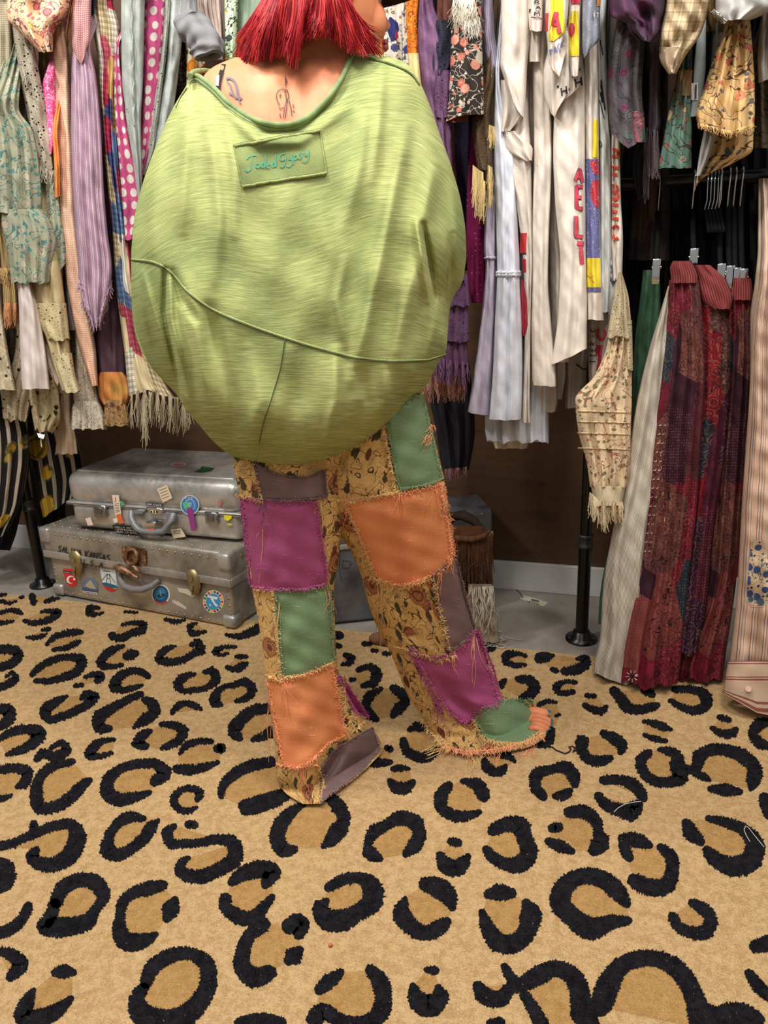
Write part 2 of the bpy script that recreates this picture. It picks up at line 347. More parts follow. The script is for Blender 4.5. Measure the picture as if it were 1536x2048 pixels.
# ------------------------------------------------------------------ cloth lofts
class Loft:
    """closed tube of cloth whose silhouette passes through rows (y, xl, xr); mode 'Y' hangs on the rack plane Y, mode 'D' stands at depth D"""
    def __init__(s, rows, base, T=.03, Tb=.03, mode='Y', fold=(.010, 3., 0), crumple=.004, p=2.4, base2=None, hem=None, wave=2., scale=.0016):
        rows = sorted(rows); y = [r[0] for r in rows]; s.y0, s.y1 = y[0], y[-1]
        s.xl = pch(y, [r[1] for r in rows]); s.xr = pch(y, [r[2] for r in rows])
        s.base = base if callable(base) else (lambda q: np.full(np.shape(q), float(base)))
        s.base2 = (base2 if callable(base2) else (lambda q: np.full(np.shape(q), float(base2)))) if base2 is not None else s.base
        s.T = T if callable(T) else (lambda q: np.full(np.shape(q), float(T)))
        s.Tb = Tb; s.mode = mode; s.fold = fold; s.cr = crumple; s.p = p; s.hem = hem; s.wave = wave
        s.ph = np.random.RandomState(int(fold[2])+11).rand(8)*6.28; s.extra = None; s.scale = scale
        s.W = max(r[2]-r[1] for r in rows)*scale
    def off(s, q, y):
        q = np.clip(q, 0, 1); a = (1-np.abs(2*q-1)**s.p)**(1/s.p)*s.T(y)
        A, k, _ = s.fold; env = (1-np.abs(2*q-1)**4); P = s.ph
        t = (y-s.y0)/max(1., s.y1-s.y0); grow = .5+.6*t
        w = np.sin(6.283*k*q+P[0]+.9*np.sin(y/97.+P[1])+.5*np.sin(y/37.+P[3]))+.5*np.sin(6.283*k*1.83*q+P[2]+1.1*np.sin(y/71.+P[4]))
        a = a+A*env*grow*w*.62
        a = a+s.cr*env*(np.sin(y/13.+7*q+P[5])+np.sin(y/7.3-11*q+P[6])+np.sin(y/23.+4*q+P[7]))*.4
        if s.extra is not None: a = a+s.extra(q, y)
        return a
    def pos(s, px, py, off, q=.5, ex=0., back=False):
        b = s.base(py)*(1-q)+s.base2(py)*q-off
        if s.mode == 'Y': return onY(px, py, b-ex)
        if not back:
            px, py = np.broadcast_arrays(np.asarray(px, float), np.asarray(py, float)); v = rayb(px, py); t = np.where(v[..., 2] < -1, (H-.014)/np.maximum(-v[..., 2], 1.), 1e3)
            b = np.minimum(b, t*(v@HD))
        return onD(px, py, b-ex)
    def pt(s, px, py, ex=.003):
        px = np.asarray(px, float); py = np.asarray(py, float); yc = np.clip(py, s.y0, s.y1)
        q = np.clip((px-s.xl(yc))/(s.xr(yc)-s.xl(yc)), 0, 1); return s.pos(px, py, s.off(q, yc), q, ex)
    def uvw(s, px, py):
        yc = np.clip(py, s.y0, s.y1); q = (px-s.xl(yc))/(s.xr(yc)-s.xl(yc)); return q, yc
    def add(s, mb, m, dy=6., dx=3.2, mbk=None):
        W = s.W/s.scale; nf = int(max(12, min(90, W/dx))); nr = int(max(6, min(190, (s.y1-s.y0)/dy)))
        t = np.linspace(0, 1, nr+1)[:, None]; yn = s.y0+t*(s.y1-s.y0)
        th = np.linspace(0, 1, nf); q = (.5-.5*np.cos(math.pi*th))*.6+.4*th; q = q[None, :]
        yq = np.broadcast_to(yn, (nr+1, nf)); Q = np.broadcast_to(q, (nr+1, nf))
        dyh = np.zeros_like(Q)
        if s.hem is not None: dyh = dyh+np.interp(Q, [h[0] for h in s.hem], [h[1] for h in s.hem])*t**5
        dyh = dyh+s.wave*.5*(np.sin(Q*6.283*s.fold[1]*.55+s.ph[0])+.6*np.sin(Q*6.283*s.fold[1]*1.3+s.ph[2]))*t**6
        x = s.xl(yq)+Q*(s.xr(yq)-s.xl(yq)); yy = yq+dyh
        Fp = s.pos(x, yy, s.off(Q, yq), Q)
        nb = max(5, nf//3); qb = np.linspace(1, 0, nb+2)[1:-1][None, :]; Qb = np.broadcast_to(qb, (nr+1, nb)); yb = np.broadcast_to(yn, (nr+1, nb))
        dyb = np.zeros_like(Qb)
        if s.hem is not None: dyb = np.interp(Qb, [h[0] for h in s.hem], [h[1] for h in s.hem])*t**5
        ob = -(1-np.abs(2*Qb-1)**2.2)**(1/2.2)*(s.Tb(yb) if callable(s.Tb) else s.Tb)
        Bp = s.pos(s.xl(yb)+Qb*(s.xr(yb)-s.xl(yb)), yb+dyb, ob, Qb, 0., True)
        if s.mode == 'D': Bp[..., 2] = np.maximum(Bp[..., 2], .007)
        P = np.concatenate([Fp, Bp], 1); P[..., 2] = np.maximum(P[..., 2], .007)
        U = np.concatenate([Q, 1+(1-Qb)], 1)*s.W; Vv = np.concatenate([yq, yb], 1)*s.scale
        mb.grid(P, np.stack([U, -Vv], -1), m, True)
        return s
def strands(mb, m, line, n, length, spread=4., r=.0009, place=None, rng=None, curl=3., out=.006, dirn=(0, 1), k=6, clump=0, u=None):
    """loose threads hanging from a pixel polyline"""
    rng = rng or rnd; L = np.array(line, float); seg = np.linalg.norm(np.diff(L, axis=0), axis=1); cs = np.r_[0, np.cumsum(seg)]
    for i in range(n):
        d = rng.random()*cs[-1]
        if clump: d = (round(d/cs[-1]*clump)+rng.gauss(0, .12))/clump*cs[-1]; d = min(max(d, 0), cs[-1])
        x = np.interp(d, cs, L[:, 0]); y = np.interp(d, cs, L[:, 1]); ln = length*(.45+.75*rng.random())
        dx = rng.gauss(0, spread); t = np.linspace(0, 1, k); ph = rng.random()*6.28; ph2 = rng.random()*6.28
        X = x+dirn[0]*ln*t+dx*t**1.4+curl*np.sin(ph+t*5)*t; Y = y+dirn[1]*ln*t+curl*.6*np.sin(ph2+t*6)*t
        ex = .002+out*np.sin(np.minimum(t*2.4, 3.1))*rng.random()
        P = place(X, Y, ex); mb.tube(P, np.linspace(r, r*.55, k), m, 4, rng.random() if u is None else u, False)
def ribbon(mb, m, pts, w, place, ex=.003, n=None, taper=False):
    """flat stroke of width w px lying on a surface"""
    L = np.array(pts, float); seg = np.linalg.norm(np.diff(L, axis=0), axis=1); cs = np.r_[0, np.cumsum(seg)]
    n = n or max(2, int(cs[-1]/3)+2); d = np.linspace(0, cs[-1], n); x = np.interp(d, cs, L[:, 0]); y = np.interp(d, cs, L[:, 1])
    tx = np.gradient(x); ty = np.gradient(y); l = np.hypot(tx, ty)+1e-9; nx, ny = -ty/l, tx/l
    ww = np.full(n, w/2.)
    if taper: ww = ww*np.sqrt(np.clip(1-np.abs(np.linspace(-1, 1, n))**4, .1, 1))
    P = np.stack([place(x-nx*ww, y-ny*ww, ex), place(x+nx*ww, y+ny*ww, ex)], 1); mb.grid(P, np.stack([np.stack([x, y], -1)]*2, 1)*.001, m)
FONT = {'A': [[(0, 1), (.5, 0), (1, 1)], [(.2, .62), (.8, .62)]], 'B': [[(0, 1), (0, 0), (.7, .05), (.8, .25), (.6, .46), (0, .48)], [(.6, .48), (.95, .7), (.75, .97), (0, 1)]],
 'C': [[(.95, .15), (.5, 0), (.05, .3), (.05, .7), (.5, 1), (.95, .85)]], 'D': [[(0, 0), (0, 1), (.6, .95), (.95, .6), (.95, .4), (.6, .05), (0, 0)]], 'E': [[(.95, 0), (0, 0), (0, 1), (.95, 1)], [(0, .5), (.75, .5)]],
 'F': [[(.95, 0), (0, 0), (0, 1)], [(0, .5), (.75, .5)]], 'G': [[(.95, .15), (.5, 0), (.05, .3), (.05, .7), (.5, 1), (.95, .85), (.95, .55), (.6, .55)]], 'H': [[(0, 0), (0, 1)], [(1, 0), (1, 1)], [(0, .5), (1, .5)]],
 'I': [[(.5, 0), (.5, 1)]], 'J': [[(.8, 0), (.8, .8), (.4, 1), (.05, .8)]], 'K': [[(0, 0), (0, 1)], [(.95, 0), (.05, .55), (1, 1)]], 'L': [[(0, 0), (0, 1), (.9, 1)]], 'M': [[(0, 1), (.05, 0), (.5, .6), (.95, 0), (1, 1)]],
 'N': [[(0, 1), (0, 0), (1, 1), (1, 0)]], 'O': [[(.5, 0), (.05, .3), (.05, .7), (.5, 1), (.95, .7), (.95, .3), (.5, 0)]], 'P': [[(0, 1), (0, 0), (.7, .03), (.95, .25), (.7, .5), (0, .52)]],
 'R': [[(0, 1), (0, 0), (.7, .03), (.95, .25), (.7, .5), (0, .52)], [(.45, .52), (1, 1)]], 'S': [[(.95, .12), (.5, 0), (.08, .2), (.3, .45), (.75, .55), (.93, .8), (.5, 1), (.05, .88)]], 'T': [[(0, 0), (1, 0)], [(.5, 0), (.5, 1)]],
 'U': [[(0, 0), (.05, .8), (.5, 1), (.95, .8), (1, 0)]], 'Y': [[(0, 0), (.5, .5), (1, 0)], [(.5, .5), (.5, 1)]], '.': [[(.35, .92), (.55, 1)]], '-': [[(.2, .5), (.8, .5)]], 'W': [[(0, 0), (.25, 1), (.5, .4), (.75, 1), (1, 0)]]}
def text(mb, m, s, org, ux, uy, w, place, gap=.35, ex=.003):
    """letters along vector ux (advance of one glyph, px), uy glyph height vector"""
    ux = np.array(ux, float); uy = np.array(uy, float); o = np.array(org, float)
    for c in s:
        for st in FONT.get(c, []):
            ribbon(mb, m, [tuple(o+ux*a+uy*b) for a, b in st], w, place, ex)
        o = o+ux*(1+gap)
def box(mb, m, c, d, ang=0., org=(0, 0, 0), bev=0., seg=3):
    """bevelled box centre c size d, turned ang about z through org"""
    import bmesh
    bm = bmesh.new(); bmesh.ops.create_cube(bm, size=1.)
    for v in bm.verts: v.co = Vector((v.co.x*d[0], v.co.y*d[1], v.co.z*d[2]))
    if bev: bmesh.ops.bevel(bm, geom=list(bm.edges), offset=bev, segments=seg, profile=.5, affect='EDGES')
    ca, sa = math.cos(ang), math.sin(ang); k = mb.slot(m); bm.verts.index_update(); b = mb.n; V = []
    for v in bm.verts:
        x, y, z = v.co.x+c[0], v.co.y+c[1], v.co.z+c[2]; V.append((org[0]+x*ca-y*sa, org[1]+x*sa+y*ca, org[2]+z))
    mb.v.append(np.array(V)); mb.n += len(V)
    for f in bm.faces:
        mb.f.append([b+v.index for v in f.verts]); mb.u.append(np.array([(v.co.x+v.co.y, v.co.z) for v in f.verts])); mb.mi.append(k)
    bm.free()
def lathe(mb, m, prof, loc, n=20, axis='z'):
    th = np.arange(n)*2*math.pi/n; pr = np.array(prof, float)
    X = pr[:, 0][:, None]*np.cos(th); Yy = pr[:, 0][:, None]*np.sin(th); Z = np.broadcast_to(pr[:, 1][:, None], X.shape)
    P = np.stack([X, Yy, Z], -1)
    if axis == 'x': P = P[..., [2, 1, 0]]*np.array([1, -1, 1])
    if axis == 'y': P = P[..., [0, 2, 1]]*np.array([1, 1, -1])
    P = P+np.array(loc); mb.grid(P[::-1], np.zeros((len(pr), n, 2)), m, True); mb.poly(P[0][::-1] if axis == 'z' else P[0], None, m); mb.poly(P[-1], None, m)
# ------------------------------------------------------------------ the setting
def struct(name, mb): o = mb.build(name, smooth=False); o['kind'] = 'structure'; return o
mb = MB(); mb.poly([(-5, -2, 0), (4, -2, 0), (4, 2.5, 0), (-5, 2.5, 0)], None, m_concrete()); struct('floor', mb)
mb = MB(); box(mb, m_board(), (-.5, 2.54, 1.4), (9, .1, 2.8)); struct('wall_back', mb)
mb = MB(); box(mb, mat('plain', (206, 204, 202), .45), (-.5, 2.482, .052), (9, .016, .104), bev=.003); struct('baseboard_back', mb)
# ------------------------------------------------------------------ leopard rug
REG = {'A': (0, 1160, .4036), 'B': (0, 1560, .3385), 'C': (420, 1560, .3646), 'D': (920, 1560, .4010), 'E': (1000, 1260, .349), 'F': (600, 1220, .2995)}
SPOTS = '''A 5 105 22,45 115,20,80 105 14|115 83 16,100 86 18
A 0 75 20,30 70 14
A 160 80 38,166 112 34|225 108 22,260 95 26,292 90 14
A 0 162 24,60 150 26,95 158 28,110 166 16|0 212 24,40 208 20,68 202 12
A 118 202 18,150 212 28,210 205 34,270 180 40,292 160 34,250 153 26,205 158 18
A 210 248 20,242 242 26|132 284 16,165 287 26,210 276 26,232 265 12
A 232 318 22,265 285 32,310 268 34,370 260 38,405 258 24|262 346 20,310 340 26,360 322 34,395 303 20
A -10 345 50,50 345 50,92 360 50,75 400 50,-10 435 40
A 158 468 30,200 430 38,260 397 38,340 382 36,402 395 54,392 440 50,320 480 42,240 500 34,172 500 22
A -10 535 44,50 510 42,78 480 38,65 462 26,30 478 18
A 370 525 22,405 520 28|420 480 20,455 470 30,500 478 46,480 500 34
A 612 326 20,560 345 44,515 380 46,498 412 48,545 430 32,605 420 22|625 378 44,655 368 56,675 362 34
A 492 138 16,445 140 34,438 158 36,475 170 24,512 160 12
A 618 158 16,680 160 14
A 552 275 40,590 288 42,650 265 38,708 240 44,715 222 34,660 213 26,605 222 18
A 818 195 20,870 205 28,915 198 16
A 975 213 14,940 232 30,950 260 34,1020 256 16
A 1120 270 18,1170 280 28,1240 262 44,1290 232 52
A 870 328 14,820 345 38,785 392 40,830 406 40,890 400 38,950 370 36,992 340 52,980 312 42,945 322 22
A 1168 330 18,1100 335 26,1068 355 36,1085 370 22,1130 363 16
A 1168 380 18,1200 378 28,1225 380 16|1125 432 26,1160 442 32,1200 425 42,1225 410 18
A 965 465 20,915 480 42,880 520 46,900 545 34,960 545 30,1030 530 32,1068 490 52,1055 452 44,1010 455 22
A 1170 600 24,1225 580 38,1250 545 50,1220 508 46,1160 520 34,1100 535 30,1070 570 50,1068 608 56,1095 618 26
A 853 658 26,880 625 36,920 612 32,970 625 36,997 640 18
A 735 478 32,700 455 36,640 452 38,590 482 52,568 528 56,600 545 36,660 533 32,705 520 16
A 698 565 36,620 600 42,540 645 56,488 690 66,490 728 60,540 735 40|715 592 34,752 612 60,768 650 52,720 690 60,662 732 18
A 332 575 18,270 610 50,222 650 56,240 685 46,310 675 42,390 640 42,440 610 46,472 578 44,420 572 42,402 588 22
A -10 640 44,42 645 66,40 695 60,-10 730 44
A -10 790 34,70 750 48,140 740 54,190 760 76,160 810 56,90 845 42,32 865 20
A 250 832 22,305 808 34,330 832 46,270 875 48,210 860 44,182 888 36
A 568 790 18,500 802 38,455 838 54,440 868 44,490 873 36,555 857 20
A 745 748 28,700 778 54,680 812 52,722 822 40|798 715 28,860 720 40,908 750 54,890 790 46,830 822 38,800 835 22
A 890 860 20,920 822 38,980 800 38,1048 800 30|1080 835 54,1098 832 54|872 935 44,920 940 54,1000 930 46,1080 902 24
A 1350 640 56,1260 645 56,1190 695 66,1160 750 68,1185 780 44|1250 792 24,1300 775 46,1350 750 60
A 765 1000 52,812 955 74,780 915 56,700 910 50,600 935 50,537 990 66,535 1055 76,590 1088 70,660 1078 54,740 1052 30
A 1348 900 56,1240 922 60,1150 970 56,1100 1030 44,1095 1072 32|1200 1118 50,1300 1090 60,1400 1060 60,1440 1040 50
B 1165 160 16,1120 180 38,1050 165 48,1025 115 48,1060 68 42,1130 50 44,1180 72 54,1165 115 36
B -10 -60 50,100 -70 60,160 -50 70,140 20 60,100 40 30|-10 110 50,30 105 36,70 85 16
B 430 -110 40,330 -90 60,240 -20 60,215 80 80,230 160 80,320 160 70,420 100 76,500 20 60,530 0 40
B ~-10 390 60,70 375 54,150 340 54,220 310 64,330 268 62,430 270 76,455 330 106,430 420 106,340 490 96,230 490 84,190 448 74,215 412 50|200 300 60,200 258 50
B -10 480 66,38 520 96,28 610 90,-10 650 50
B 850 225 38,760 218 72,682 272 58,642 340 66,642 420 96,690 440 80,780 400 66,852 340 74,900 270 64,935 235 24
B ~1032 270 36,988 310 66,1010 370 66,1090 375 54,1180 370 54,1280 350 62,1380 380 86,1390 450 96,1290 530 86,1170 570 84,1070 540 74,1080 480 54,1115 460 30/1110 262 52,1150 265 54
B 330 720 84,380 630 90,480 590 90,580 620 100,610 690 80,560 770 60,520 830 100,430 862 110,320 870 120,255 872 80,300 800 80,325 730 70
B -10 905 74,60 880 74,130 820 64,168 745 60
B 962 620 64,880 640 88,780 670 66,722 730 66,712 800 60,705 880 90,740 950 110,840 950 96,922 910 34|985 815 60,1010 760 104,1032 710 56
B -10 1010 50,80 1040 84,120 1085 96,60 1165 60
B 325 1140 54,380 1130 90,432 1135 50|200 1240 34,160 1310 86,130 1400 96,250 1400 106,350 1350 84,420 1290 40
B 860 1200 74,900 1110 90,1000 1042 90,1140 1030 80,1220 1090 96,1230 1200 106,1170 1320 116,1080 1400 136,950 1420 136,830 1370 136,810 1290 96,850 1225 66
B 1430 1425 66,1536 1400 40
C 192 165 64,300 130 84,400 90 64,432 75 40
C 515 128 32,440 180 66,390 240 84,370 320 88,400 380 86,460 380 54|650 90 64,700 140 84,735 210 74,700 280 96,660 330 72,620 365 30
C 930 430 44,880 400 84,868 350 50,895 290 74,960 250 64,1050 210 86,1120 230 84,1150 300 76,1120 360 84,1072 405 44
C 1310 30 54,1270 80 76,1270 150 66,1340 195 66,1420 195 54,1478 175 32|1385 5 34,1470 30 76,1502 85 76
C 1320 337 46,1362 345 52|1260 412 50,1300 470 94,1350 485 90,1395 445 74,1415 418 40
C 118 560 50,190 510 88,290 490 98,340 500 96,305 570 60|85 650 74,80 680 66,140 740 88,220 760 84,290 700 64,342 640 36/290 790 94,220 850 76,180 940 86,180 1030 96,240 1080 116,330 1055 86|440 800 104,490 790 110,490 840 80|430 990 60,458 965 104,490 935 56
C 650 590 54,720 550 66,830 540 70,890 590 116,890 660 116,800 730 96,720 770 126,640 760 116,612 690 84,640 662 40
C 1180 570 84,1250 590 116,1310 640 96,1330 700 44|1070 650 32,1050 720 96,1100 800 96,1190 838 84,1280 790 76,1300 775 54
C 600 1150 66,660 1100 86,715 1055 50|880 1040 66,930 1100 96,950 1200 96,930 1280 104,850 1320 64,700 1310 76,610 1270 96,570 1310 96
C 1190 1040 40,1235 1045 52|1112 1130 44,1130 1190 100,1200 1240 120,1260 1180 100,1252 1140 50
C 160 1335 66,250 1310 66,390 1325 60
D 165 250 64,230 222 76,300 232 96,322 290 80,345 360 90,300 418 88,230 420 66,160 380 56,130 345 44
D 460 240 52,492 235 52|440 305 44,500 330 62,560 355 38|545 160 64,620 160 70,680 210 60,690 260 54,700 310 96,670 350 70
D 690 80 50,740 130 60,800 150 70,860 160 84,882 128 60,840 125 32
D 810 290 52,880 300 78,945 325 42|812 320 50,830 360 60,845 385 50|1000 335 44,1050 380 64,1060 450 70,1020 530 86,930 530 86,870 500 78/830 615 54,790 560 88,700 490 88,610 480 84,520 530 98,500 610 104,560 680 98,650 740 116,750 710 76,842 700 40
D 1130 215 54,1150 260 76,1200 308 50|1235 190 32,1330 212 54,1420 252 66,1470 320 96,1450 400 108,1370 430 104,1280 400 80,1232 352 54
D 1520 90 66,1545 170 66
D 142 570 54,200 560 86,255 565 60|110 660 40,140 740 76,190 810 96,280 810 96,340 740 96,350 660 106,330 612 50
D 1155 610 42,1210 640 66,1250 690 66,1220 758 76,1160 760 66,1090 730 56,1060 680 52
D 1470 830 66,1545 810 90
D 1440 960 44,1490 1030 66,1545 1080 56
D 90 1030 64,130 1080 88,200 1090 84,250 1040 66,300 1022 70/290 1028 66,310 1020 76,400 970 96,490 940 86,570 990 96,600 1080 106,612 1170 116,660 1225 90|320 1070 56,360 1130 66,410 1225 76/222 930 44,250 980 54,290 1020 64
D 700 1130 116,740 1020 116,790 940 96,900 890 86,1010 900 86,1100 960 96,1160 1060 96,1190 1160 116,1200 1240 110/1190 1160 116,1270 1190 126,1400 1170 126,1480 1200 90
D 150 1210 44,200 1205 54
E 150 150 22,90 135 34,35 150 54,30 175 44,80 200 38,145 200 24
E 225 160 64,265 155 60,305 145 24|300 225 32,328 235 26|365 237 46,440 225 62,492 190 54,490 165 48,440 165 22
E -5 320 56,30 285 24|105 280 44,170 290 60,200 330 64,158 375 60,120 388 34
E 435 300 26,360 300 32,320 330 48,345 358 38,420 355 34
E 495 375 28,545 378 28|483 430 32,530 455 44,590 460 42,608 440 30
E 220 430 28,260 410 30,322 415 20|318 492 18,342 485 20|290 580 60,270 640 64,215 662 28
E 875 370 44,820 348 36|650 345 54,690 390 66,730 440 66,800 455 54,880 436 50,902 430 38
E 1000 340 44,1090 340 46,1170 370 66,1185 420 66,1120 460 54,1040 440 44,975 405 32
E 825 525 28,880 535 44,940 555 48,982 570 22|828 600 28,880 620 38,950 635 30
E 1260 500 40,1312 515 38|1213 560 28,1260 588 44,1330 590 54,1352 570 40
E 1550 525 34,1480 545 74,1448 590 56,1480 640 66,1550 665 44
E 470 640 90,470 690 64,510 740 64,570 750 64,632 735 44|590 590 44,650 620 70,700 670 64,690 700 40
E 850 705 54,810 740 64,820 810 62,880 860 60,970 870 64,1040 840 86,1020 790 94,1010 720 66,950 690 48,912 685 28/1040 800 66,1090 800 54
E 1110 800 60,1130 780 64,1140 730 76,1200 690 70,1300 690 72,1400 730 86,1460 800 86,1450 870 84,1440 905 40|1110 812 44,1170 842 44,1202 860 22/1205 910 40,1290 915 76,1375 928 40
E 250 955 54,205 900 66,210 830 76,290 800 56,380 790 76,422 840 76,430 885 50|315 952 40,380 940 64,402 920 40
E 590 860 54,700 860 62,780 900 76,822 960 60
F 230 165 60,270 170 54
F 235 235 44,270 240 30
F 300 300 36,342 320 54,330 350 44,280 365 24
F 390 400 42,450 380 44,512 420 76,490 480 64,418 505 36|340 465 36,366 462 24
F 425 225 36,470 225 34|485 270 34,515 270 26|560 290 32,600 290 30
F 540 525 36,470 570 64,440 640 60,470 700 66,512 730 42|620 520 54,680 560 76,702 610 66,660 660 76,620 702 50
F 725 800 28,780 780 64,822 790 50|690 870 54,700 920 66,760 970 66,850 980 76,912 930 50
F 420 990 44,460 1000 76,530 1020 66,602 1015 42|480 950 54,532 920 32|580 920 46,605 930 48
F 620 1060 40,670 1055 54,728 1060 26|600 1140 44,640 1180 86,700 1190 86,752 1150 50
F 1230 1000 44,1250 1050 76,1300 1080 66,1360 1060 56,1372 1040 34|1325 970 36,1400 980 54,1432 1010 30
F 1225 260 54,1292 255 40'''
def build_rug():
    tan = m_rug((212, 178, 130), (184, 148, 100)); tan2 = m_rug((190, 150, 96), (170, 130, 78)); blk = m_rug((36, 34, 38), (16, 15, 19), True)
    mb = MB(); e = 2.05; zt = .003
    # one field of pile with a bound edge; the spots are tufted into it
    n = 30; xs = np.linspace(-3.6, 2.4, n); ys = np.linspace(-1.2, e, n); X, Y = np.meshgrid(xs, ys); P = np.stack([X, Y, np.full_like(X, zt)], -1)
    mb.grid(P[::-1], np.stack([X, Y], -1)[::-1], tan)
    mb.poly([(-3.6, e, zt), (2.4, e, zt), (2.4, e+.004, 0), (-3.6, e+.004, 0)][::-1], None, tan)
    rs = np.random.RandomState(3)
    def hull(pts):
        pts = sorted(set(map(tuple, pts)))
        def half(ps):
            h = []
            for p in ps:
                while len(h) > 1 and (h[-1][0]-h[-2][0])*(p[1]-h[-2][1])-(h[-1][1]-h[-2][1])*(p[0]-h[-2][0]) <= 0: h.pop()
                h.append(p)
            return h
        a = half(pts); b = half(pts[::-1]); return a[:-1]+b[:-1]
    idx = 0
    for ln in SPOTS.split('\n'):
        reg, rest = ln[0], ln[2:]; ox, oy, sc = REG[reg]
        own = rest.startswith('~'); grp = []
        for gi, part in enumerate(rest.lstrip('~').split('/')):
          cen = []; grp.append(cen)
          for st in part.split('|'):
            v = [float(q) for q in st.replace(',', ' ').split()]; v = v[:len(v)//3*3]
            K = np.array(v).reshape(-1, 3)*sc*np.array([1, 1, 1.])+np.array([ox, oy, 0])
            cen += [tuple(k[:2]) for k in K]
            t = np.r_[0, np.cumsum(np.linalg.norm(np.diff(K[:, :2], axis=0), axis=1))]
            nn = max(4, int(t[-1]/1.3)); tt = np.linspace(0, t[-1], nn)
            def cr(col):
                c = K[:, col]
                if len(c) < 3: return np.interp(tt, t, c)
                m = np.gradient(c, t); i = np.clip(np.searchsorted(t, tt)-1, 0, len(t)-2); h = t[i+1]-t[i]; s = (tt-t[i])/h; s2 = s*s; s3 = s2*s
                return (2*s3-3*s2+1)*c[i]+(s3-2*s2+s)*h*m[i]+(3*s2-2*s3)*c[i+1]+(s3-s2)*h*m[i+1]
            x, y, w = cr(0), cr(1), cr(2)/2
            tx, ty = np.gradient(x), np.gradient(y); l = np.hypot(tx, ty)+1e-9; nx, ny = -ty/l, tx/l
            # left side, round end, right side back, round start -> outline
            def cap(cx, cy, r, a0, sgn):
                k = max(5, int(r*2.2/1.3)); th = a0+sgn*np.linspace(0, math.pi, k)[1:-1]; return np.stack([cx+r*np.cos(th), cy+r*np.sin(th)], 1)
            wj = w
            aE = math.atan2(ny[-1], nx[-1]); aS = math.atan2(-ny[0], -nx[0])
            rows = []
            jl = rs.randn(nn)*.55+rs.randn(nn)*.35; jr = rs.randn(nn)*.55+rs.randn(nn)*.35
            amp = 1.7+.035*w
            Lp = np.stack([x+nx*(wj+jl*amp), y+ny*(wj+jl*amp)], 1); Rp = np.stack([x-nx*(wj+jr*amp), y-ny*(wj+jr*amp)], 1)
            z = zt+.0010+.00007*(idx % 11); idx += 1
            PL = onZ(Lp[:, 0], Lp[:, 1], z); PR = onZ(Rp[:, 0], Rp[:, 1], z)
            mb.grid(np.stack([PL, PR], 1)[::-1], np.zeros((nn, 2, 2)), blk)
            for cx, cy, r, a0, sg in ((x[-1], y[-1], w[-1]*.9, aE, -1), (x[0], y[0], w[0]*.9, aS, -1)):
                th = np.linspace(0, 2*math.pi, 28)[:-1]; rr = r*(1+rs.randn(27)*.075); C = onZ(cx+rr*np.cos(th), cy+rr*np.sin(th), z+.00003); mb.poly(C[::-1], None, blk)
        for gi, cen in enumerate(grp):
          for hp in ([hull(cen[:len(cen)//2+1]), hull(cen[len(cen)//2:])] if (own and gi == 0) else [hull(cen)]):
           if len(hp) < 3: continue
           if True:
            hp = np.array(hp); q = []
            for a, b in zip(hp, np.roll(hp, -1, 0)):
                k = max(2, int(np.hypot(*(b-a))/2.5)); 
                for f in np.linspace(0, 1, k)[:-1]: q.append(a+(b-a)*f+rs.randn(2)*.5)
            q = np.array(q); idx += 1; Pq = onZ(q[:, 0], q[:, 1], zt+.0002+.00006*(idx % 11)); mb.poly(Pq[::-1], None, tan2)
    # the pattern runs on past the edges of the view
    pr = random.Random(21); done_ = []
    for _ in range(900):
        X0, Y0 = pr.uniform(-3.5, 2.3), pr.uniform(-1.1, 1.95); R0 = pr.uniform(.05, .085)
        a_, b_ = proj((X0, Y0, 0)); vis = (RM.T@(np.array([X0, Y0, -H])))[2] < 0
        if vis and -150 < a_ < 1686 and b_ < 2230: continue
        if any((X0-q[0])**2+(Y0-q[1])**2 < (R0+q[2]+.035)**2 for q in done_): continue
        done_.append((X0, Y0, R0)); st0 = pr.random()*6.28; z = zt+.0012; el = pr.uniform(.7, 1.)
        th = np.linspace(0, 6.283, 24)[:-1]; mb.poly(np.stack([X0+R0*.8*np.cos(th), Y0+R0*.8*el*np.sin(th), np.full(23, zt+.0004)], 1), None, tan2)
        for s0, s1 in ((st0, st0+pr.uniform(2.2, 3.6)), (st0+pr.uniform(4., 4.4), st0+5.7)):
            t = np.linspace(s0, s1, 40); w = .016*(1+.4*np.sin(t*1.7))*np.sqrt(np.clip(1-np.linspace(-1, 1, 40)**8, .05, 1)); i_ = R0-w+rs.randn(40)*.0012; o_ = R0+w+rs.randn(40)*.0012
            mb.grid(np.stack([np.stack([X0+i_*np.cos(t), Y0+el*i_*np.sin(t), np.full(40, z)], 1), np.stack([X0+o_*np.cos(t), Y0+el*o_*np.sin(t), np.full(40, z)], 1)], 1)[:, ::-1], np.zeros((40, 2, 2)), blk)
    o = mb.build('leopard_rug', smooth=False); tag(o, 'large tan rug with black leopard spots covering the floor', 'rug')
    # stray threads on the rug
    def flo(x, y, ex): return onZ(x, y, .006+ex)
    for pts, c, r, lb in [([(1092, 1490), (1105, 1494), (1112, 1500), (1120, 1503), (1130, 1507), (1138, 1504), (1142, 1498), (1138, 1494), (1145, 1492), (1150, 1496), (1146, 1504), (1152, 1500)], (26, 24, 26), .0016, 'curled black yarn scrap on the rug in front of the toes'),
                          ([(1228, 1624), (1236, 1616), (1250, 1608), (1270, 1604), (1282, 1603)], (226, 220, 206), .0006, 'thin pale thread lying over a black spot at right'),
                          ([(1500, 1683), (1492, 1670), (1488, 1660), (1491, 1652), (1497, 1655), (1510, 1672), (1528, 1694)], (222, 214, 200), .0006, 'looped pale thread at the far right of the rug')]:
        mb = MB(); p = np.array(pts, float); mb.tube(flo(p[:, 0], p[:, 1], 0.), r, mat('plain', c, .9), 5); tag(mb.build('loose_thread'), lb, 'thread')
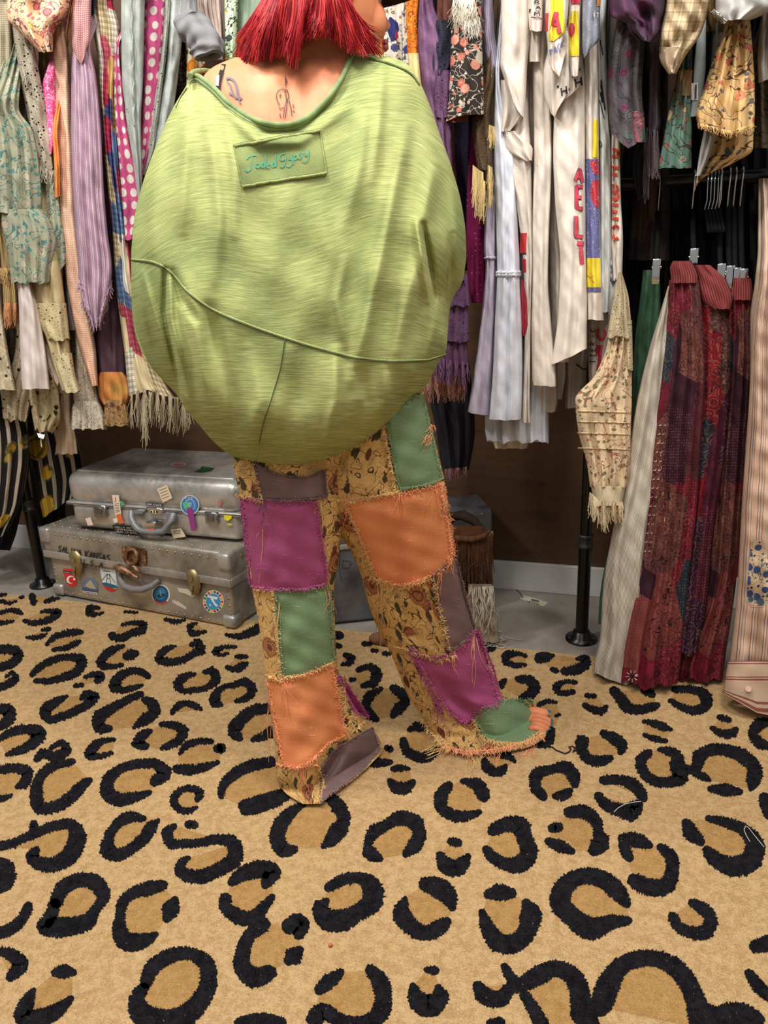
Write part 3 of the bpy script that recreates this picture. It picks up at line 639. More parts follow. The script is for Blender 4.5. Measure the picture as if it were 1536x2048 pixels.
    mb = MB(); lathe(mb, mat('plain', (206, 108, 84), .9), [(.001, 0), (.004, .001), (.003, .004), (.001, .005)], onZ(661, 1891, .005), 7); tag(mb.build('lint_crumb'), 'tiny orange lint crumb on bare tan rug', 'lint')
build_rug()
# ------------------------------------------------------------------ pipe rack
blackm = mat('plain', (14, 14, 15), .3, .2, .5); steel = mat('plain', (70, 68, 66), .45, .7)
chrome = mat('plain', (215, 218, 222), .12, 1.)
RY = 2.155
rack = empty('garment_rack', (-.093, RY, 0), 'black pipe clothes rack with round flange feet along the brown wall', 'clothes rack')
for x in (-2.06, -.093, 1.85):
    lean = 0.
    mb = MB(); mb.tube([(x, RY, .01), (x, RY, .316)], .0185, blackm, 16); mb.tube([(x, RY, .30), (x, RY, 1.95)], .0165, blackm, 16); up = mb.build('upright', rack)
    mb = MB(); lathe(mb, blackm, [(.047, .0), (.047, .007), (.028, .011), (.024, .03), (.0185, .031)], (x, RY, 0), 24)
    for k in range(4):
        a = k*math.pi/2+.4; lathe(mb, steel, [(.005, .007), (.005, .010), (.002, .011)], (x+.036*math.cos(a), RY+.036*math.sin(a), 0), 8)
    mb.build('flange_foot', rack)
    mb = MB(); lathe(mb, steel, [(.0185, .295), (.0225, .296), (.0225, .304), (.0205, .306), (.0205, .326), (.0225, .328), (.0225, .336), (.017, .337)], (x, RY, 0), 20); mb.build('coupling', rack)
mb = MB(); mb.tube([(-3.4, RY, 1.95), (1.9, RY, 1.95)], .0165, blackm, 16); mb.build('top_rail', rack)
mb = MB(); mb.tube([(-.093, RY, 1.262), (1.85, RY, 1.262)], .0165, blackm, 16); mb.build('lower_rail', rack)
mb = MB(); mb.tube([(-3.4, RY, 1.262), (-2.06, RY, 1.262)], .0165, blackm, 16); mb.build('lower_rail', rack)
# ------------------------------------------------------------------ metal cases
def frame(org, ang):
    ca, sa = math.cos(ang), math.sin(ang); o = np.array(org)
    return lambda x, y, z: o+np.array([x*ca-y*sa, x*sa+y*ca, z])
alu = m_alu(); alu2 = m_alu((176, 168, 154), .42, .34); aluD = m_alu((120, 122, 128), .35, .4)
brass = mat('plain', (160, 144, 104), .42, .8); rust = N('rusty iron', .55, .7)
_r = rust.noise(rust.obj(), 60, 5, .7).outputs[0]; rust = rust.done(rust.ramp(_r, [(.35, (84, 54, 38)), (.5, (140, 104, 76)), (.68, (190, 160, 132))], False), _r, .4, .002)
ink = mat('plain', (38, 34, 32), .8)
def front_place(fr, y0):
    """pixel -> point on the front plane y=y0 of a local frame, lifted ex towards the viewer"""
    o = fr(0, y0, 0); n = fr(0, y0-1, 0)-o
    def pl(px, py, ex):
        v = rayb(px, py); t = ((o-C0)@n)/(v@n); return C0+v*t[..., None]+n*np.asarray(ex, float)[..., None] if np.ndim(ex) else C0+v*t[..., None]+n*ex
    return pl
def disc(mb, m, cx, cy, rx, ry, place, ex, rot=0., n=28, a0=0, a1=2*math.pi):
    th = np.linspace(a0, a1, n+1)[:-1] if a1-a0 > 6.2 else np.linspace(a0, a1, n); x = rx*np.cos(th); y = ry*np.sin(th); c, s = math.cos(rot), math.sin(rot)
    mb.poly(place(cx+x*c-y*s, cy+x*s+y*c, ex)[::-1], None, m)
def quad(mb, m, pts, place, ex):
    p = np.array(pts, float); mb.poly(place(p[:, 0], p[:, 1], ex)[::-1], None, m)
C = lambda r, g, b: mat('plain', (r, g, b), .45)
# trunk -------------------------------------------------------------
TO = (-1.938, 2.083, 0.006); TA = -.137; fr = frame(TO, TA)
trunk = empty('travel_trunk', TO, 'battered aluminium trunk lettered SALINA KANSAS, under the smaller smooth suitcase', 'trunk')
L_, Dp, Ht, zl = .785, .37, .262, .158
mb = MB(); box(mb, alu2, (L_/2, Dp/2, .075), (L_, Dp, .15), TA, TO, .010); mb.build('base', trunk)
mb = MB(); box(mb, alu2, (L_/2, Dp/2, zl+(Ht-zl)/2-.006), (L_+.022, Dp+.02, Ht-zl+.012), TA, TO, .014); lid = mb.build('lid', trunk)
mb = MB(); mb_e = alu
for x0, x1, y, z in ((.0, L_, -.012, zl-.008),):
    box(mb, alu, (L_/2, -.0125, zl+.004), (L_+.024, .004, .026), TA, TO, .0015)
    box(mb, alu, (L_+.0125, Dp/2, zl+.004), (.004, Dp+.02, .026), TA, TO, .0015)
mb.build('lid_band', trunk)
for (cx, sx) in ((0, -1), (L_, 1)):
    for z, h in ((.022, .044), (Ht-.03, .058)):
        ox = .012 if z > .1 else .003
        mb = MB(); box(mb, alu, (cx-sx*.02+sx*ox, .018-ox, z), (.05, .05, h), TA, TO, .012); mb.build('corner_cap', trunk)
def rivets(rows, par, nm='rivet', rr=.0042, m=None, ang=TA):
    for (p0, p1, n, ax) in rows:
        for i in range(n):
            mb = MB(); p = np.array(p0)+(np.array(p1)-np.array(p0))*i/(n-1); q = fr(*p)
            if ax == 'z': lathe(mb, m or brass, [(rr, 0), (rr*.8, .0018), (rr*.3, .0026)], q, 8)
            else:
                d = fr(0, -1, 0)-fr(0, 0, 0) if ax == 'y' else fr(1, 0, 0)-fr(0, 0, 0)
                mb.tube([q, q+d*.0016, q+d*.0026], [rr, rr*.8, rr*.3], m or brass, 8)
            mb.build(nm, par)
rivets([((.03, -.010, Ht-.022), (.33, -.010, Ht-.022), 11, 'y'), ((.46, -.010, Ht-.022), (.75, -.010, Ht-.022), 10, 'y'), ((.05, 0, .014), (.75, 0, .014), 22, 'y'),
        ((.03, .02, Ht), (.75, .02, Ht), 20, 'z'), ((.012, .03, Ht), (.012, .34, Ht), 10, 'z'), ((.012, 0, .05), (.012, 0, .13), 4, 'y'), ((L_-.012, 0, .05), (L_-.012, 0, .13), 4, 'y'),
        ((L_+.012, .02, Ht-.03), (L_+.012, .35, Ht-.03), 10, 'x'), ((L_, .02, .014), (L_, .35, .014), 10, 'x')], trunk)
pT = front_place(fr, -.0115); pB = front_place(fr, -.0005)
# clasps
def clasp(par, cx, cy, w=22, h=52, m=brass, pl=pT, tilt=.12):
    mb = MB()
    def P(u, v, e): return pl(np.array([cx+u*w/2-v*h/2*tilt*-1]), np.array([cy+v*h/2+u*w*.12]), e)[0]
    outl = [(-.5, -1), (.3, -1), (1, -.55), (.9, .2), (.35, 1), (-.3, 1), (-.9, .1), (-1, -.6)]
    ring = []
    for e, s in ((.000, 1.), (.008, .92), (.012, .6)): ring.append(np.array([P(u*s, v*s, e) for u, v in outl]))
    Pm = np.stack(ring, 0); mb.grid(Pm[::-1], np.zeros((3, 8, 2)), m, True); mb.poly(ring[-1], None, m)
    o = mb.build('clasp', par)
    mb = MB()
    for a, b in ((-.5, .012), (.15, .014)):
        c = P(0, a, b); mb.tube([c, P(0, a+.3, b+.003)], .0045, m, 10)
    mb.tube([P(-.2, .2, .014), P(-.05, .9, .016)], .0035, m, 8); mb.build('hook', o)
clasp(trunk, 154, 1127, 24, 52); clasp(trunk, 389, 1164, 26, 52)
# big ring hasp and handle
mb = MB(); quad(mb, rust, [(244, 1093), (256, 1091), (286, 1098), (293, 1101), (294, 1128), (284, 1134), (250, 1125), (245, 1110)], pT, .003); quad(mb, rust, [(244, 1093), (256, 1091), (286, 1098), (293, 1101), (294, 1128), (284, 1134), (250, 1125), (245, 1110)], pT, .0005)
hp = mb.build('hasp_plate', trunk)
mb = MB(); th = np.linspace(0, 2*math.pi, 25); mb.tube(pT(268+11.5*np.cos(th), 1111+15*np.sin(th), .012), .0062, rust, 10, cap=False); mb.build('ring', trunk)
mb = MB(); xs = np.array([236, 244, 256, 268, 278, 284]); ys = np.array([1130, 1131, 1136, 1142, 1149, 1152]); mb.tube(pT(xs, ys, .018), [.006, .0125, .0135, .009, .006, .005], rust, 12)
mb.tube(pT(np.array([272, 281, 287]), np.array([1128, 1138, 1148]), .014), [.006, .0075, .006], rust, 10); mb.build('hasp_tongue', trunk)
mb = MB(); xs = np.array([243, 250, 262, 280, 298, 313, 321]); ys = np.array([1145, 1156, 1166, 1171, 1172, 1167, 1158]); mb.tube(pB(xs, ys, np.array([.006, .02, .03, .034, .03, .02, .006])), [.007, .010, .0115, .012, .0115, .010, .007], mat('plain', (128, 124, 122), .5, .1), 12); mb.build('carry_handle', trunk)
mb = MB(); text(mb, ink, 'SALINA', (117, 1091), (6.2, 1.1), (-.5, 11.5), 1.9, pT, .28, .0012); text(mb, ink, 'KANSAS', (171, 1101), (6.6, 1.2), (0, 12.5), 2., pT, .28, .0012)
text(mb, ink, 'U.S.A.', (164, 1116), (6.6, 1.2), (0, 11), 1.9, pT, .42, .0065); mb.build('painted_lettering', trunk)
def sticker(par, fn, nm='sticker'): mb = MB(); fn(mb); return mb.build(nm, par, smooth=False)
def s1(mb):
    quad(mb, C(214, 40, 44), [(126, 1137), (146, 1138), (154, 1160), (152, 1171), (145, 1174), (137, 1170), (131, 1160)], pB, .0008)
    quad(mb, C(60, 44, 36), [(126, 1141), (151, 1144), (151, 1149), (127, 1146)], pB, .0012)
    disc(mb, C(238, 232, 226), 142, 1159, 8.5, 8, pB, .0014); disc(mb, C(214, 40, 44), 144.5, 1159.5, 6.4, 6.2, pB, .0018); disc(mb, C(238, 232, 226), 149.5, 1158, 2.4, 2.4, pB, .002, n=10)
    text(mb, C(200, 190, 170), 'TURKIYE', (128, 1143.2), (2.2, .2), (0, 2.4), .6, pB, .35, .0016)
sticker(trunk, s1)
def s2(mb):
    disc(mb, C(108, 122, 146), 180, 1174, 16.5, 18, pB, .0008, .1, 20, math.pi, 2*math.pi); quad(mb, C(108, 122, 146), [(164, 1172), (196, 1177), (196, 1184), (165, 1180)], pB, .0009)
    quad(mb, C(176, 168, 138), [(167, 1176), (178, 1162), (182, 1160), (194, 1178)], pB, .0013); quad(mb, C(70, 86, 118), [(165, 1175), (172, 1173), (184, 1178), (196, 1179), (196, 1184), (165, 1180)], pB, .0017)
    quad(mb, C(206, 198, 184), [(166, 1181), (195, 1185), (194, 1190), (168, 1186)], pB, .001); text(mb, ink, 'SAROCA', (169, 1182), (3, .5), (0, 3.2), .7, pB, .35, .0015)
sticker(trunk, s2)
def s3(mb):
    quad(mb, C(214, 222, 224), [(200, 1136), (231, 1140), (235, 1175), (228, 1183), (220, 1183), (211, 1177), (205, 1165)], pB, .0008)
    quad(mb, C(206, 44, 44), [(205, 1167), (222, 1176), (234, 1178), (228, 1183), (220, 1183), (211, 1177)], pB, .0012); quad(mb, C(40, 104, 128), [(204, 1165), (214, 1165), (234, 1171), (235, 1176), (222, 1176), (207, 1170)], pB, .0014)
    for p in ([(215, 1147), (214, 1165)], [(219, 1147), (222, 1167)], [(213, 1148), (221, 1149)], [(214, 1156), (220, 1157)], [(203, 1162), (214, 1149)], [(220, 1149), (231, 1166)]): ribbon(mb, ink, p, .9, pB, .0018)
    ribbon(mb, ink, [(207, 1141), (221, 1143)], 1.2, pB, .0018)
sticker(trunk, s3)
def s4(mb):
    disc(mb, C(222, 214, 196), 322, 1189, 18.5, 20, pB, .0008); disc(mb, C(30, 84, 122), 321.5, 1188.5, 16, 17.5, pB, .0012); disc(mb, C(48, 132, 170), 321.5, 1187, 10.5, 12, pB, .0016)
    quad(mb, C(20, 70, 100), [(314, 1190), (330, 1186), (332, 1192), (318, 1196)], pB, .002); ribbon(mb, C(196, 60, 50), [(309, 1199), (315, 1205), (325, 1207), (334, 1202)], 3, pB, .002); ribbon(mb, C(225, 220, 205), [(321, 1180), (323, 1192)], 1, pB, .0024)
sticker(trunk, s4)
def s5(mb):
    disc(mb, C(228, 218, 196), 427, 1203, 21, 23, pB, .0008)
    for k in range(18):
        a = k/18*6.283; disc(mb, C(*[(200, 50, 44), (226, 170, 60), (60, 120, 80), (40, 70, 130)][k % 4]), 427+17.6*math.cos(a), 1203+19.4*math.sin(a), 2.6, 2.6, pB, .0014, n=8)
    disc(mb, C(64, 148, 200), 427, 1203, 14.5, 16, pB, .0018)
    for q in ([(420, 1193), (427, 1197), (431, 1205), (437, 1211), (433, 1213), (426, 1204)], [(419, 1207), (423, 1209), (421, 1213)], [(415, 1190), (437, 1194), (434, 1199), (417, 1194)]): quad(mb, C(232, 232, 226), q, pB, .0022)
sticker(trunk, s5)
sticker(trunk, lambda mb: (quad(mb, C(206, 196, 176), [(355, 1175), (375, 1178), (390, 1190), (386, 1194), (370, 1187), (358, 1184)], pB, .0008), quad(mb, C(206, 196, 176), [(345, 1199), (358, 1203), (374, 1215), (372, 1219), (354, 1210), (346, 1205)], pB, .0008)), 'torn_label')
# suitcase ------------------------------------------------------------
SA = -.03; SO = (-1.80, 2.062, .274); fr = frame(SO, SA); SL, SD, SH = .665, .38, .20
suit = empty('suitcase', SO, 'smooth rounded silver suitcase covered in travel stickers, on top of the riveted trunk', 'suitcase')
mb = MB(); box(mb, alu, (SL/2, SD/2, SH*.27), (SL, SD, SH*.54), SA, SO, .036, 7); mb.build('lower_shell', suit)
mb = MB(); box(mb, alu, (SL/2, SD/2, SH*.72), (SL+.004, SD+.004, SH*.56), SA, SO, .040, 7); box(mb, alu, (SL/2, SD/2, SH-.001), (SL-.06, SD-.06, .010), SA, SO, .004, 2); mb.build('upper_shell', suit)
zs = SH*.47; mb = MB()
box(mb, alu, (SL/2, SD/2, zs), (SL+.010, SD+.010, .012), SA, SO, .004); box(mb, mat('plain', (60, 58, 56), .5, .5), (SL/2, SD/2, zs), (SL+.0112, SD+.0112, .0018), SA, SO, 0); mb.build('closing_rim', suit)
pS = front_place(fr, -.006)
def slab(mb, m, pts, pl, e0, e1):
    p = np.array(pts, float); c = p.mean(0); q = c+(p-c)*.86
    A = pl(p[:, 0], p[:, 1], e0); B_ = pl(p[:, 0], p[:, 1], e1*.7); D_ = pl(q[:, 0], q[:, 1], e1)
    mb.grid(np.stack([A, B_, D_])[::-1], np.zeros((3, len(p), 2)), m, True); mb.poly(D_[::-1], None, m)
for cx, cy in ((201, 1021), (424, 1035)):
    mb = MB(); slab(mb, mat('plain', (150, 152, 156), .25, .9), [(cx-13, cy-12), (cx+12, cy-11), (cx+14, cy+12), (cx-10, cy+11)][::-1], pS, -.002, .010)
    slab(mb, mat('plain', (120, 124, 130), .25, .9), [(cx-8, cy-9), (cx+7, cy-8), (cx+8, cy+6), (cx-6, cy+5)][::-1], pS, .009, .014); mb.build('latch', suit)
gh = mat('plain', (128, 132, 134), .4, .2)
mb = MB(); P = pS(np.array([266, 270, 279, 288, 296, 318, 338, 345, 350, 349]), np.array([1022, 1032, 1044, 1052, 1055, 1058, 1056, 1048, 1036, 1027]), np.array([.006, .02, .028, .032, .034, .034, .032, .028, .02, .006])); mb.tube(P, [.011, .011, .011, .0105, .010, .010, .0105, .011, .012, .013], gh, 12)
slab(mb, gh, [(264, 1020), (292, 1018), (290, 1026), (270, 1027)][::-1], pS, -.002, .010); slab(mb, gh, [(332, 1024), (352, 1026), (350, 1032), (332, 1031)][::-1], pS, -.002, .010); mb.build('carry_handle', suit)
mb = MB(); slab(mb, chrome, [(294, 1013), (328, 1016), (327, 1028), (302, 1027)][::-1], pS, -.002, .010); slab(mb, C(230, 226, 215), [(304, 1018), (320, 1020), (319, 1025), (306, 1024)][::-1], pS, .009, .011)
for i in range(3): slab(mb, ink, [(306+5*i, 1019), (309+5*i, 1019.4), (309+5*i, 1024), (306+5*i, 1023.6)][::-1], pS, .0105, .012)
slab(mb, chrome, [(303, 1038), (325, 1040), (323, 1045), (306, 1044)][::-1], pS, .0, .035); mb.build('combination_lock', suit)
mb = MB(); quad(mb, C(70, 68, 66), [(291, 1004), (328, 1007), (327, 1013), (293, 1011)], pS, .0008); text(mb, C(215, 212, 205), 'CHICAGO', (294, 1006), (3.2, .3), (0, 3.6), .8, pS, .35, .0014); mb.build('name_strip', suit, False)
def st(fn, nm='sticker'): sticker(suit, fn, nm)
def f1(mb):
    quad(mb, C(226, 206, 186), [(224, 990), (238, 990), (243, 1030), (231, 1033)], pS, .0008); ribbon(mb, C(196, 70, 54), [(231, 994), (232, 1002), (229, 1003)], 1.6, pS, .0014)
    for k in range(6): ribbon(mb, ink, [(229+k*.4, 1008+k*3.2), (238+k*.4, 1007+k*3.2)], .8, pS, .0014)
    quad(mb, C(214, 112, 50), [(232, 1029), (242, 1027), (248, 1046), (239, 1048)], pS, .0012)
    quad(mb, C(92, 160, 118), [(238, 1000), (247, 1003), (250, 1009), (243, 1013)], pS, .001); quad(mb, C(225, 214, 196), [(226, 1038), (235, 1034), (236, 1045), (229, 1046)], pS, .001)
st(f1)
def f2(mb):
    quad(mb, C(224, 204, 178), [(314, 978), (334, 969), (345, 996), (326, 1005)], pS, .0008)
    for k in range(4): ribbon(mb, C(126, 96, 72), [(319+k*1.8, 981+k*5.5), (334+k*1.8, 975+k*5.5)], 1., pS, .0014)
st(f2, 'paper_label')
def f3(mb):
    disc(mb, C(206, 210, 206), 380, 1010, 19, 20, pS, .0008); disc(mb, C(62, 122, 182), 380, 1010, 17, 18, pS, .0012); disc(mb, C(206, 214, 216), 380, 1010, 11, 12, pS, .0016); disc(mb, C(70, 136, 196), 380, 1010, 10, 11, pS, .002)
    text(mb, C(225, 225, 220), 'PSD', (371, 994), (3.6, 0), (0, 4), 1., pS, .6, .0022); quad(mb, C(96, 186, 132), [(365, 1005), (378, 1003), (380, 1013), (370, 1018)], pS, .0022); ribbon(mb, C(230, 230, 225), [(378, 1006), (384, 1006), (380, 1013), (378, 1006)], 1., pS, .0024)
    quad(mb, C(142, 60, 124), [(374, 1016), (386, 1015), (394, 1060), (383, 1061)], pS, .0026)
st(f3)
def f4(mb):
    quad(mb, C(30, 28, 28), [(225, 1049), (279, 1052), (278, 1059), (276, 1068), (232, 1064), (232, 1061), (227, 1059)], pS, .0008)
    for k, s_ in enumerate(('SHELLY HUTTON', 'INDEPENDENCE', 'HEAD IN BOWL')): text(mb, C(200, 196, 186), s_, (229+k*2, 1052.+k*4.6), (2.4, .2), (0, 2.6), .6, pS, .5, .0014)
st(f4, 'embossed_tape')
st(lambda mb: (quad(mb, C(222, 206, 176), [(342, 1059), (362, 1056), (372, 1073), (347, 1077)], pS, .0008), [ribbon(mb, ink, [(346, 1062+k*3), (361, 1060+k*3)], 1., pS, .0014) for k in range(3)]), 'paper_label')
st(lambda mb: quad(mb, C(216, 108, 78), [(308, 1050), (322, 1049), (324, 1060), (314, 1061)], pS, .0395))
st(lambda mb: (quad(mb, C(232, 216, 30), [(448, 1030), (464, 1031), (463, 1037), (455, 1042), (449, 1038)], pS, .0008), quad(mb, C(232, 216, 30), [(455, 1047), (464, 1047), (463, 1050), (456, 1050)], pS, .0008)), 'sticker')
st(lambda mb: quad(mb, C(226, 204, 190), [(171, 1037), (181, 1034), (187, 1050), (176, 1051)], pS, .0008), 'paper_label')
st(lambda mb: quad(mb, C(188, 108, 106), [(436, 1003), (445, 1001), (442, 1012), (438, 1010)], pS, .0008))
def top_place(px, py, ex): return onZ(px, py, SO[2]+SH+.0045+ex)
st(lambda mb: (disc(mb, C(200, 150, 150), 357, 929, 15, 4, top_place, .0004), disc(mb, C(150, 110, 110), 357, 929, 11, 2.6, top_place, .0008)))
st(lambda mb: quad(mb, C(34, 74, 50), [(388, 944), (400, 938), (404, 932), (412, 934), (430, 936), (422, 942), (404, 945)], top_place, .0006), 'torn_label')
# second case behind the legs -----------------------------------------
TO2 = (-.985, 2.012, .006); TA2 = .455; fr = frame(TO2, TA2)
case = empty('metal_case', TO2, 'dull grey metal case standing behind the legs, between the trunk and the fringed bag', 'case')
cl = .66; cd = .16; chh = .345
mb = MB(); box(mb, aluD, (cl/2, cd/2, .13), (cl, cd, .26), TA2, TO2, .014, 4); mb.build('base', case)
mb = MB(); box(mb, aluD, (cl/2, cd/2, .305), (cl+.012, cd+.012, .085), TA2, TO2, .016, 4); mb.build('lid', case)
mb = MB(); box(mb, alu, (cl/2, -.005, .262), (cl+.012, .004, .016), TA2, TO2, .001); mb.build('lid_band', case)
rivets([((cl-.02, -.001, .03), (cl-.02, -.001, .24), 6, 'y'), ((.03, -.007, .33), (cl-.03, -.007, .33), 16, 'y')], case, ang=TA2)
pC = front_place(fr, -.001)
mb = MB(); ribbon(mb, ink, [(686, 1121), (700, 1123), (702, 1128), (698, 1136), (684, 1137), (686, 1121)], 1., pC, .001); ribbon(mb, ink, [(676, 1080), (680, 1100), (678, 1135), (682, 1160)], 1., pC, .001); mb.build('pen_scribble', case, False)
# ------------------------------------------------------------------ fringed suede bag with charm
suede = mat('solid', (104, 66, 40), crinkle=0, var=.4, c2=(76, 46, 28)); dsu = mat('solid', (44, 30, 22), crinkle=0)
bag = empty('fringed_bag', onZ(935, 1255, 0), 'brown suede bag with long fringe and a bead peace sign, on the concrete', 'bag')
BY = 2.10
B1 = Loft([(1052, 884, 968), (1075, 868, 974), (1150, 872, 985), (1245, 878, 990)], BY, .03, .05, fold=(.004, 5, 3), crumple=.003); mb = MB(); B1.add(mb, suede); mb.build('body', bag)
mb = MB()
for k in range(3): strands(mb, suede, [(872, 1075+k*6), (986, 1066+k*6)], 90, 150, 3, .0016, B1.pt, curl=1.5, out=.012, k=5)
mb.build('fringe', bag)
mb = MB(); xs = np.array([884, 890, 905, 925, 948, 962, 968]); ys = np.array([1080, 1050, 1033, 1030, 1042, 1060, 1085]); mb.tube(onY(xs, ys, BY), [.012, .014, .016, .016, .014, .012, .010], dsu, 10)
mb.tube(onY(np.array([876, 890, 915, 945, 968, 980]), np.array([1084, 1078, 1077, 1079, 1072, 1062]), BY-.035), [.006, .009, .010, .010, .008, .004], suede, 8); mb.build('strap', bag)
bead = mat('plain', (36, 30, 28), .3)
mb = MB(); cx, cy, R_ = 958, 1152, 23.5
def bpt(x, y): return onY(np.array([x]), np.array([y]), BY-.05)[0]
def beads(pts):
    for x, y in pts: 
        q = bpt(x, y); lathe(mb, bead, [(.0008, -.0022), (.0022, -.001), (.0022, .001), (.0008, .0022)], q, 7)
beads([(cx+R_*math.cos(a), cy+R_*1.15*math.sin(a)) for a in np.linspace(0, 6.283, 46)[:-1]]); beads([(cx+(i % 2), cy-26+i*3.2) for i in range(17)]); beads([(cx-i*2.4, cy+4+i*2.7) for i in range(8)]); beads([(cx+i*2.4, cy+4+i*2.5) for i in range(8)])
mb.build('peace_sign_charm', bag)
knit = mat('solid', (172, 158, 138), crinkle=30, c2=(120, 96, 76)); B2 = Loft([(1168, 937, 985), (1200, 935, 990), (1250, 942, 995), (1285, 952, 1000)], 2.05, .015, .015, fold=(.008, 4, 9), crumple=.006)
mb = MB(); B2.add(mb, knit); strands(mb, mat('plain', (196, 188, 172), .9), [(938, 1175), (988, 1172)], 26, 85, 9, .0016, B2.pt, curl=9, out=.014, k=10); mb.build('yarn_tassel', bag)
mb = MB()
rr2 = random.Random(5)
for i in range(60):
    x0 = 975+rr2.gauss(0, 12); y0 = 1272+rr2.gauss(0, 9); t = np.linspace(0, 1, 12); a = rr2.random()*6.28
    X = x0+14*np.sin(a+t*rr2.uniform(2, 7))+rr2.uniform(-4, 14)*t; Y = y0+6*np.cos(a+t*rr2.uniform(2, 7))+4*t; mb.tube(onZ(X, Y, .004+.012*rr2.random()), .0013, mat('plain', (180, 170, 154) if i % 4 else (98, 112, 104), .9), 4, 0, False)
mb.tube(onZ(np.array([985, 1003, 1015, 1030, 1045]), np.array([1268, 1274, 1275, 1279, 1279]), .003), .0011, mat('plain', (190, 182, 166), .9), 4); mb.build('loose_yarn', bag)
# price tag on concrete ------------------------------------------------
def flp(px, py, ex): return onZ(px, py, ex)
mb = MB(); slab(mb, C(206, 206, 176), [(1039, 1197), (1048, 1190), (1097, 1205), (1087, 1213)], flp, .0002, .0012); ribbon(mb, C(86, 100, 86), [(1062, 1199), (1078, 1203)], 4, flp, .0016); text(mb, ink, 'ISTHU', (1052, 1199.5), (4.4, 1.2), (-1.4, 2.4), .9, flp, .3, .0018)
tg = mb.build('price_tag', smooth=False); tag(tg, 'small pale price tag with a dark string lying on the concrete', 'tag')
mb = MB(); mb.tube(onZ(np.array([1015, 1022, 1031, 1040, 1046]), np.array([1173, 1175, 1178, 1185, 1195]), .003), [.003, .0018, .0012, .0012, .001], dsu, 5); mb.build('string', tg)
# shoe tip behind the right leg
sh = Loft([(1258, 742, 775), (1265, 738, 800), (1278, 735, 806), (1290, 745, 806), (1296, 760, 806)], lambda y: np.full(np.shape(y), 1.93), .02, .02, fold=(.0, 1, 1), crumple=0)
mb = MB()
xs = np.array([738, 745, 756, 770, 786, 802]); P = onZ(xs, np.array([1277, 1277, 1277, 1278, 1280, 1283]), .02); mb.tube(P, [.006, .015, .020, .023, .025, .025], mat('solid', (140, 96, 68), crinkle=0, c2=(110, 72, 50)), 14); so = mb.build('suede_shoe'); tag(so, 'rounded brown suede shoe tip on the rug behind the right trouser leg', 'shoe')
# ------------------------------------------------------------------ the person
RT = RM[:, 0]; fdir = .86*np.array([RT[0], RT[1], 0])+.5*HD; fdir /= np.linalg.norm(fdir); ldir = np.array([fdir[1], -fdir[0], 0.])
if ldir@HD > 0: ldir = -ldir            # towards the camera
ZUP = np.array([0, 0, 1.])
person = empty('person', onZ(690, 1545, 0), 'barefoot person with red hair seen from behind, striding in baggy green top and patchwork trousers', 'person')
skin = m_skin()
xlT = pch([98, 150, 165, 220, 300, 370, 430, 500, 560, 640, 730, 810, 870, 915, 937], [440, 385, 375, 345, 309, 285, 270, 262, 261, 268, 300, 345, 400, 470, 560])
xrT = pch([98, 108, 125, 165, 270, 340, 450, 500, 560, 600, 640, 705, 790, 860, 905, 937], [715, 760, 810, 840, 880, 905, 930, 933, 926, 903, 896, 893, 842, 780, 700, 610])
Tt = pch([90, 120, 200, 320, 480, 650, 800, 937], [.05, .075, .12, .165, .19, .205, .205, .17])
def seg_dist(x, y, pts):
    """distance to polyline and running position 0..1"""
    P = np.array(pts, float); best = np.full(x.shape, 1e9); tt = np.zeros(x.shape); L = np.r_[0, np.cumsum(np.linalg.norm(np.diff(P, axis=0), axis=1))]; side = np.zeros(x.shape)
    for i in range(len(P)-1):
        a, b = P[i], P[i+1]; d = b-a; l2 = d@d; u = np.clip(((x-a[0])*d[0]+(y-a[1])*d[1])/l2, 0, 1); dx = x-a[0]-u*d[0]; dy = y-a[1]-u*d[1]; r = np.hypot(dx, dy)
        m = r < best; best = np.where(m, r, best); tt = np.where(m, (L[i]+u*math.sqrt(l2))/L[-1], tt); side = np.where(m, np.sign(dx*-d[1]+dy*d[0]), side)
    return best, tt, side
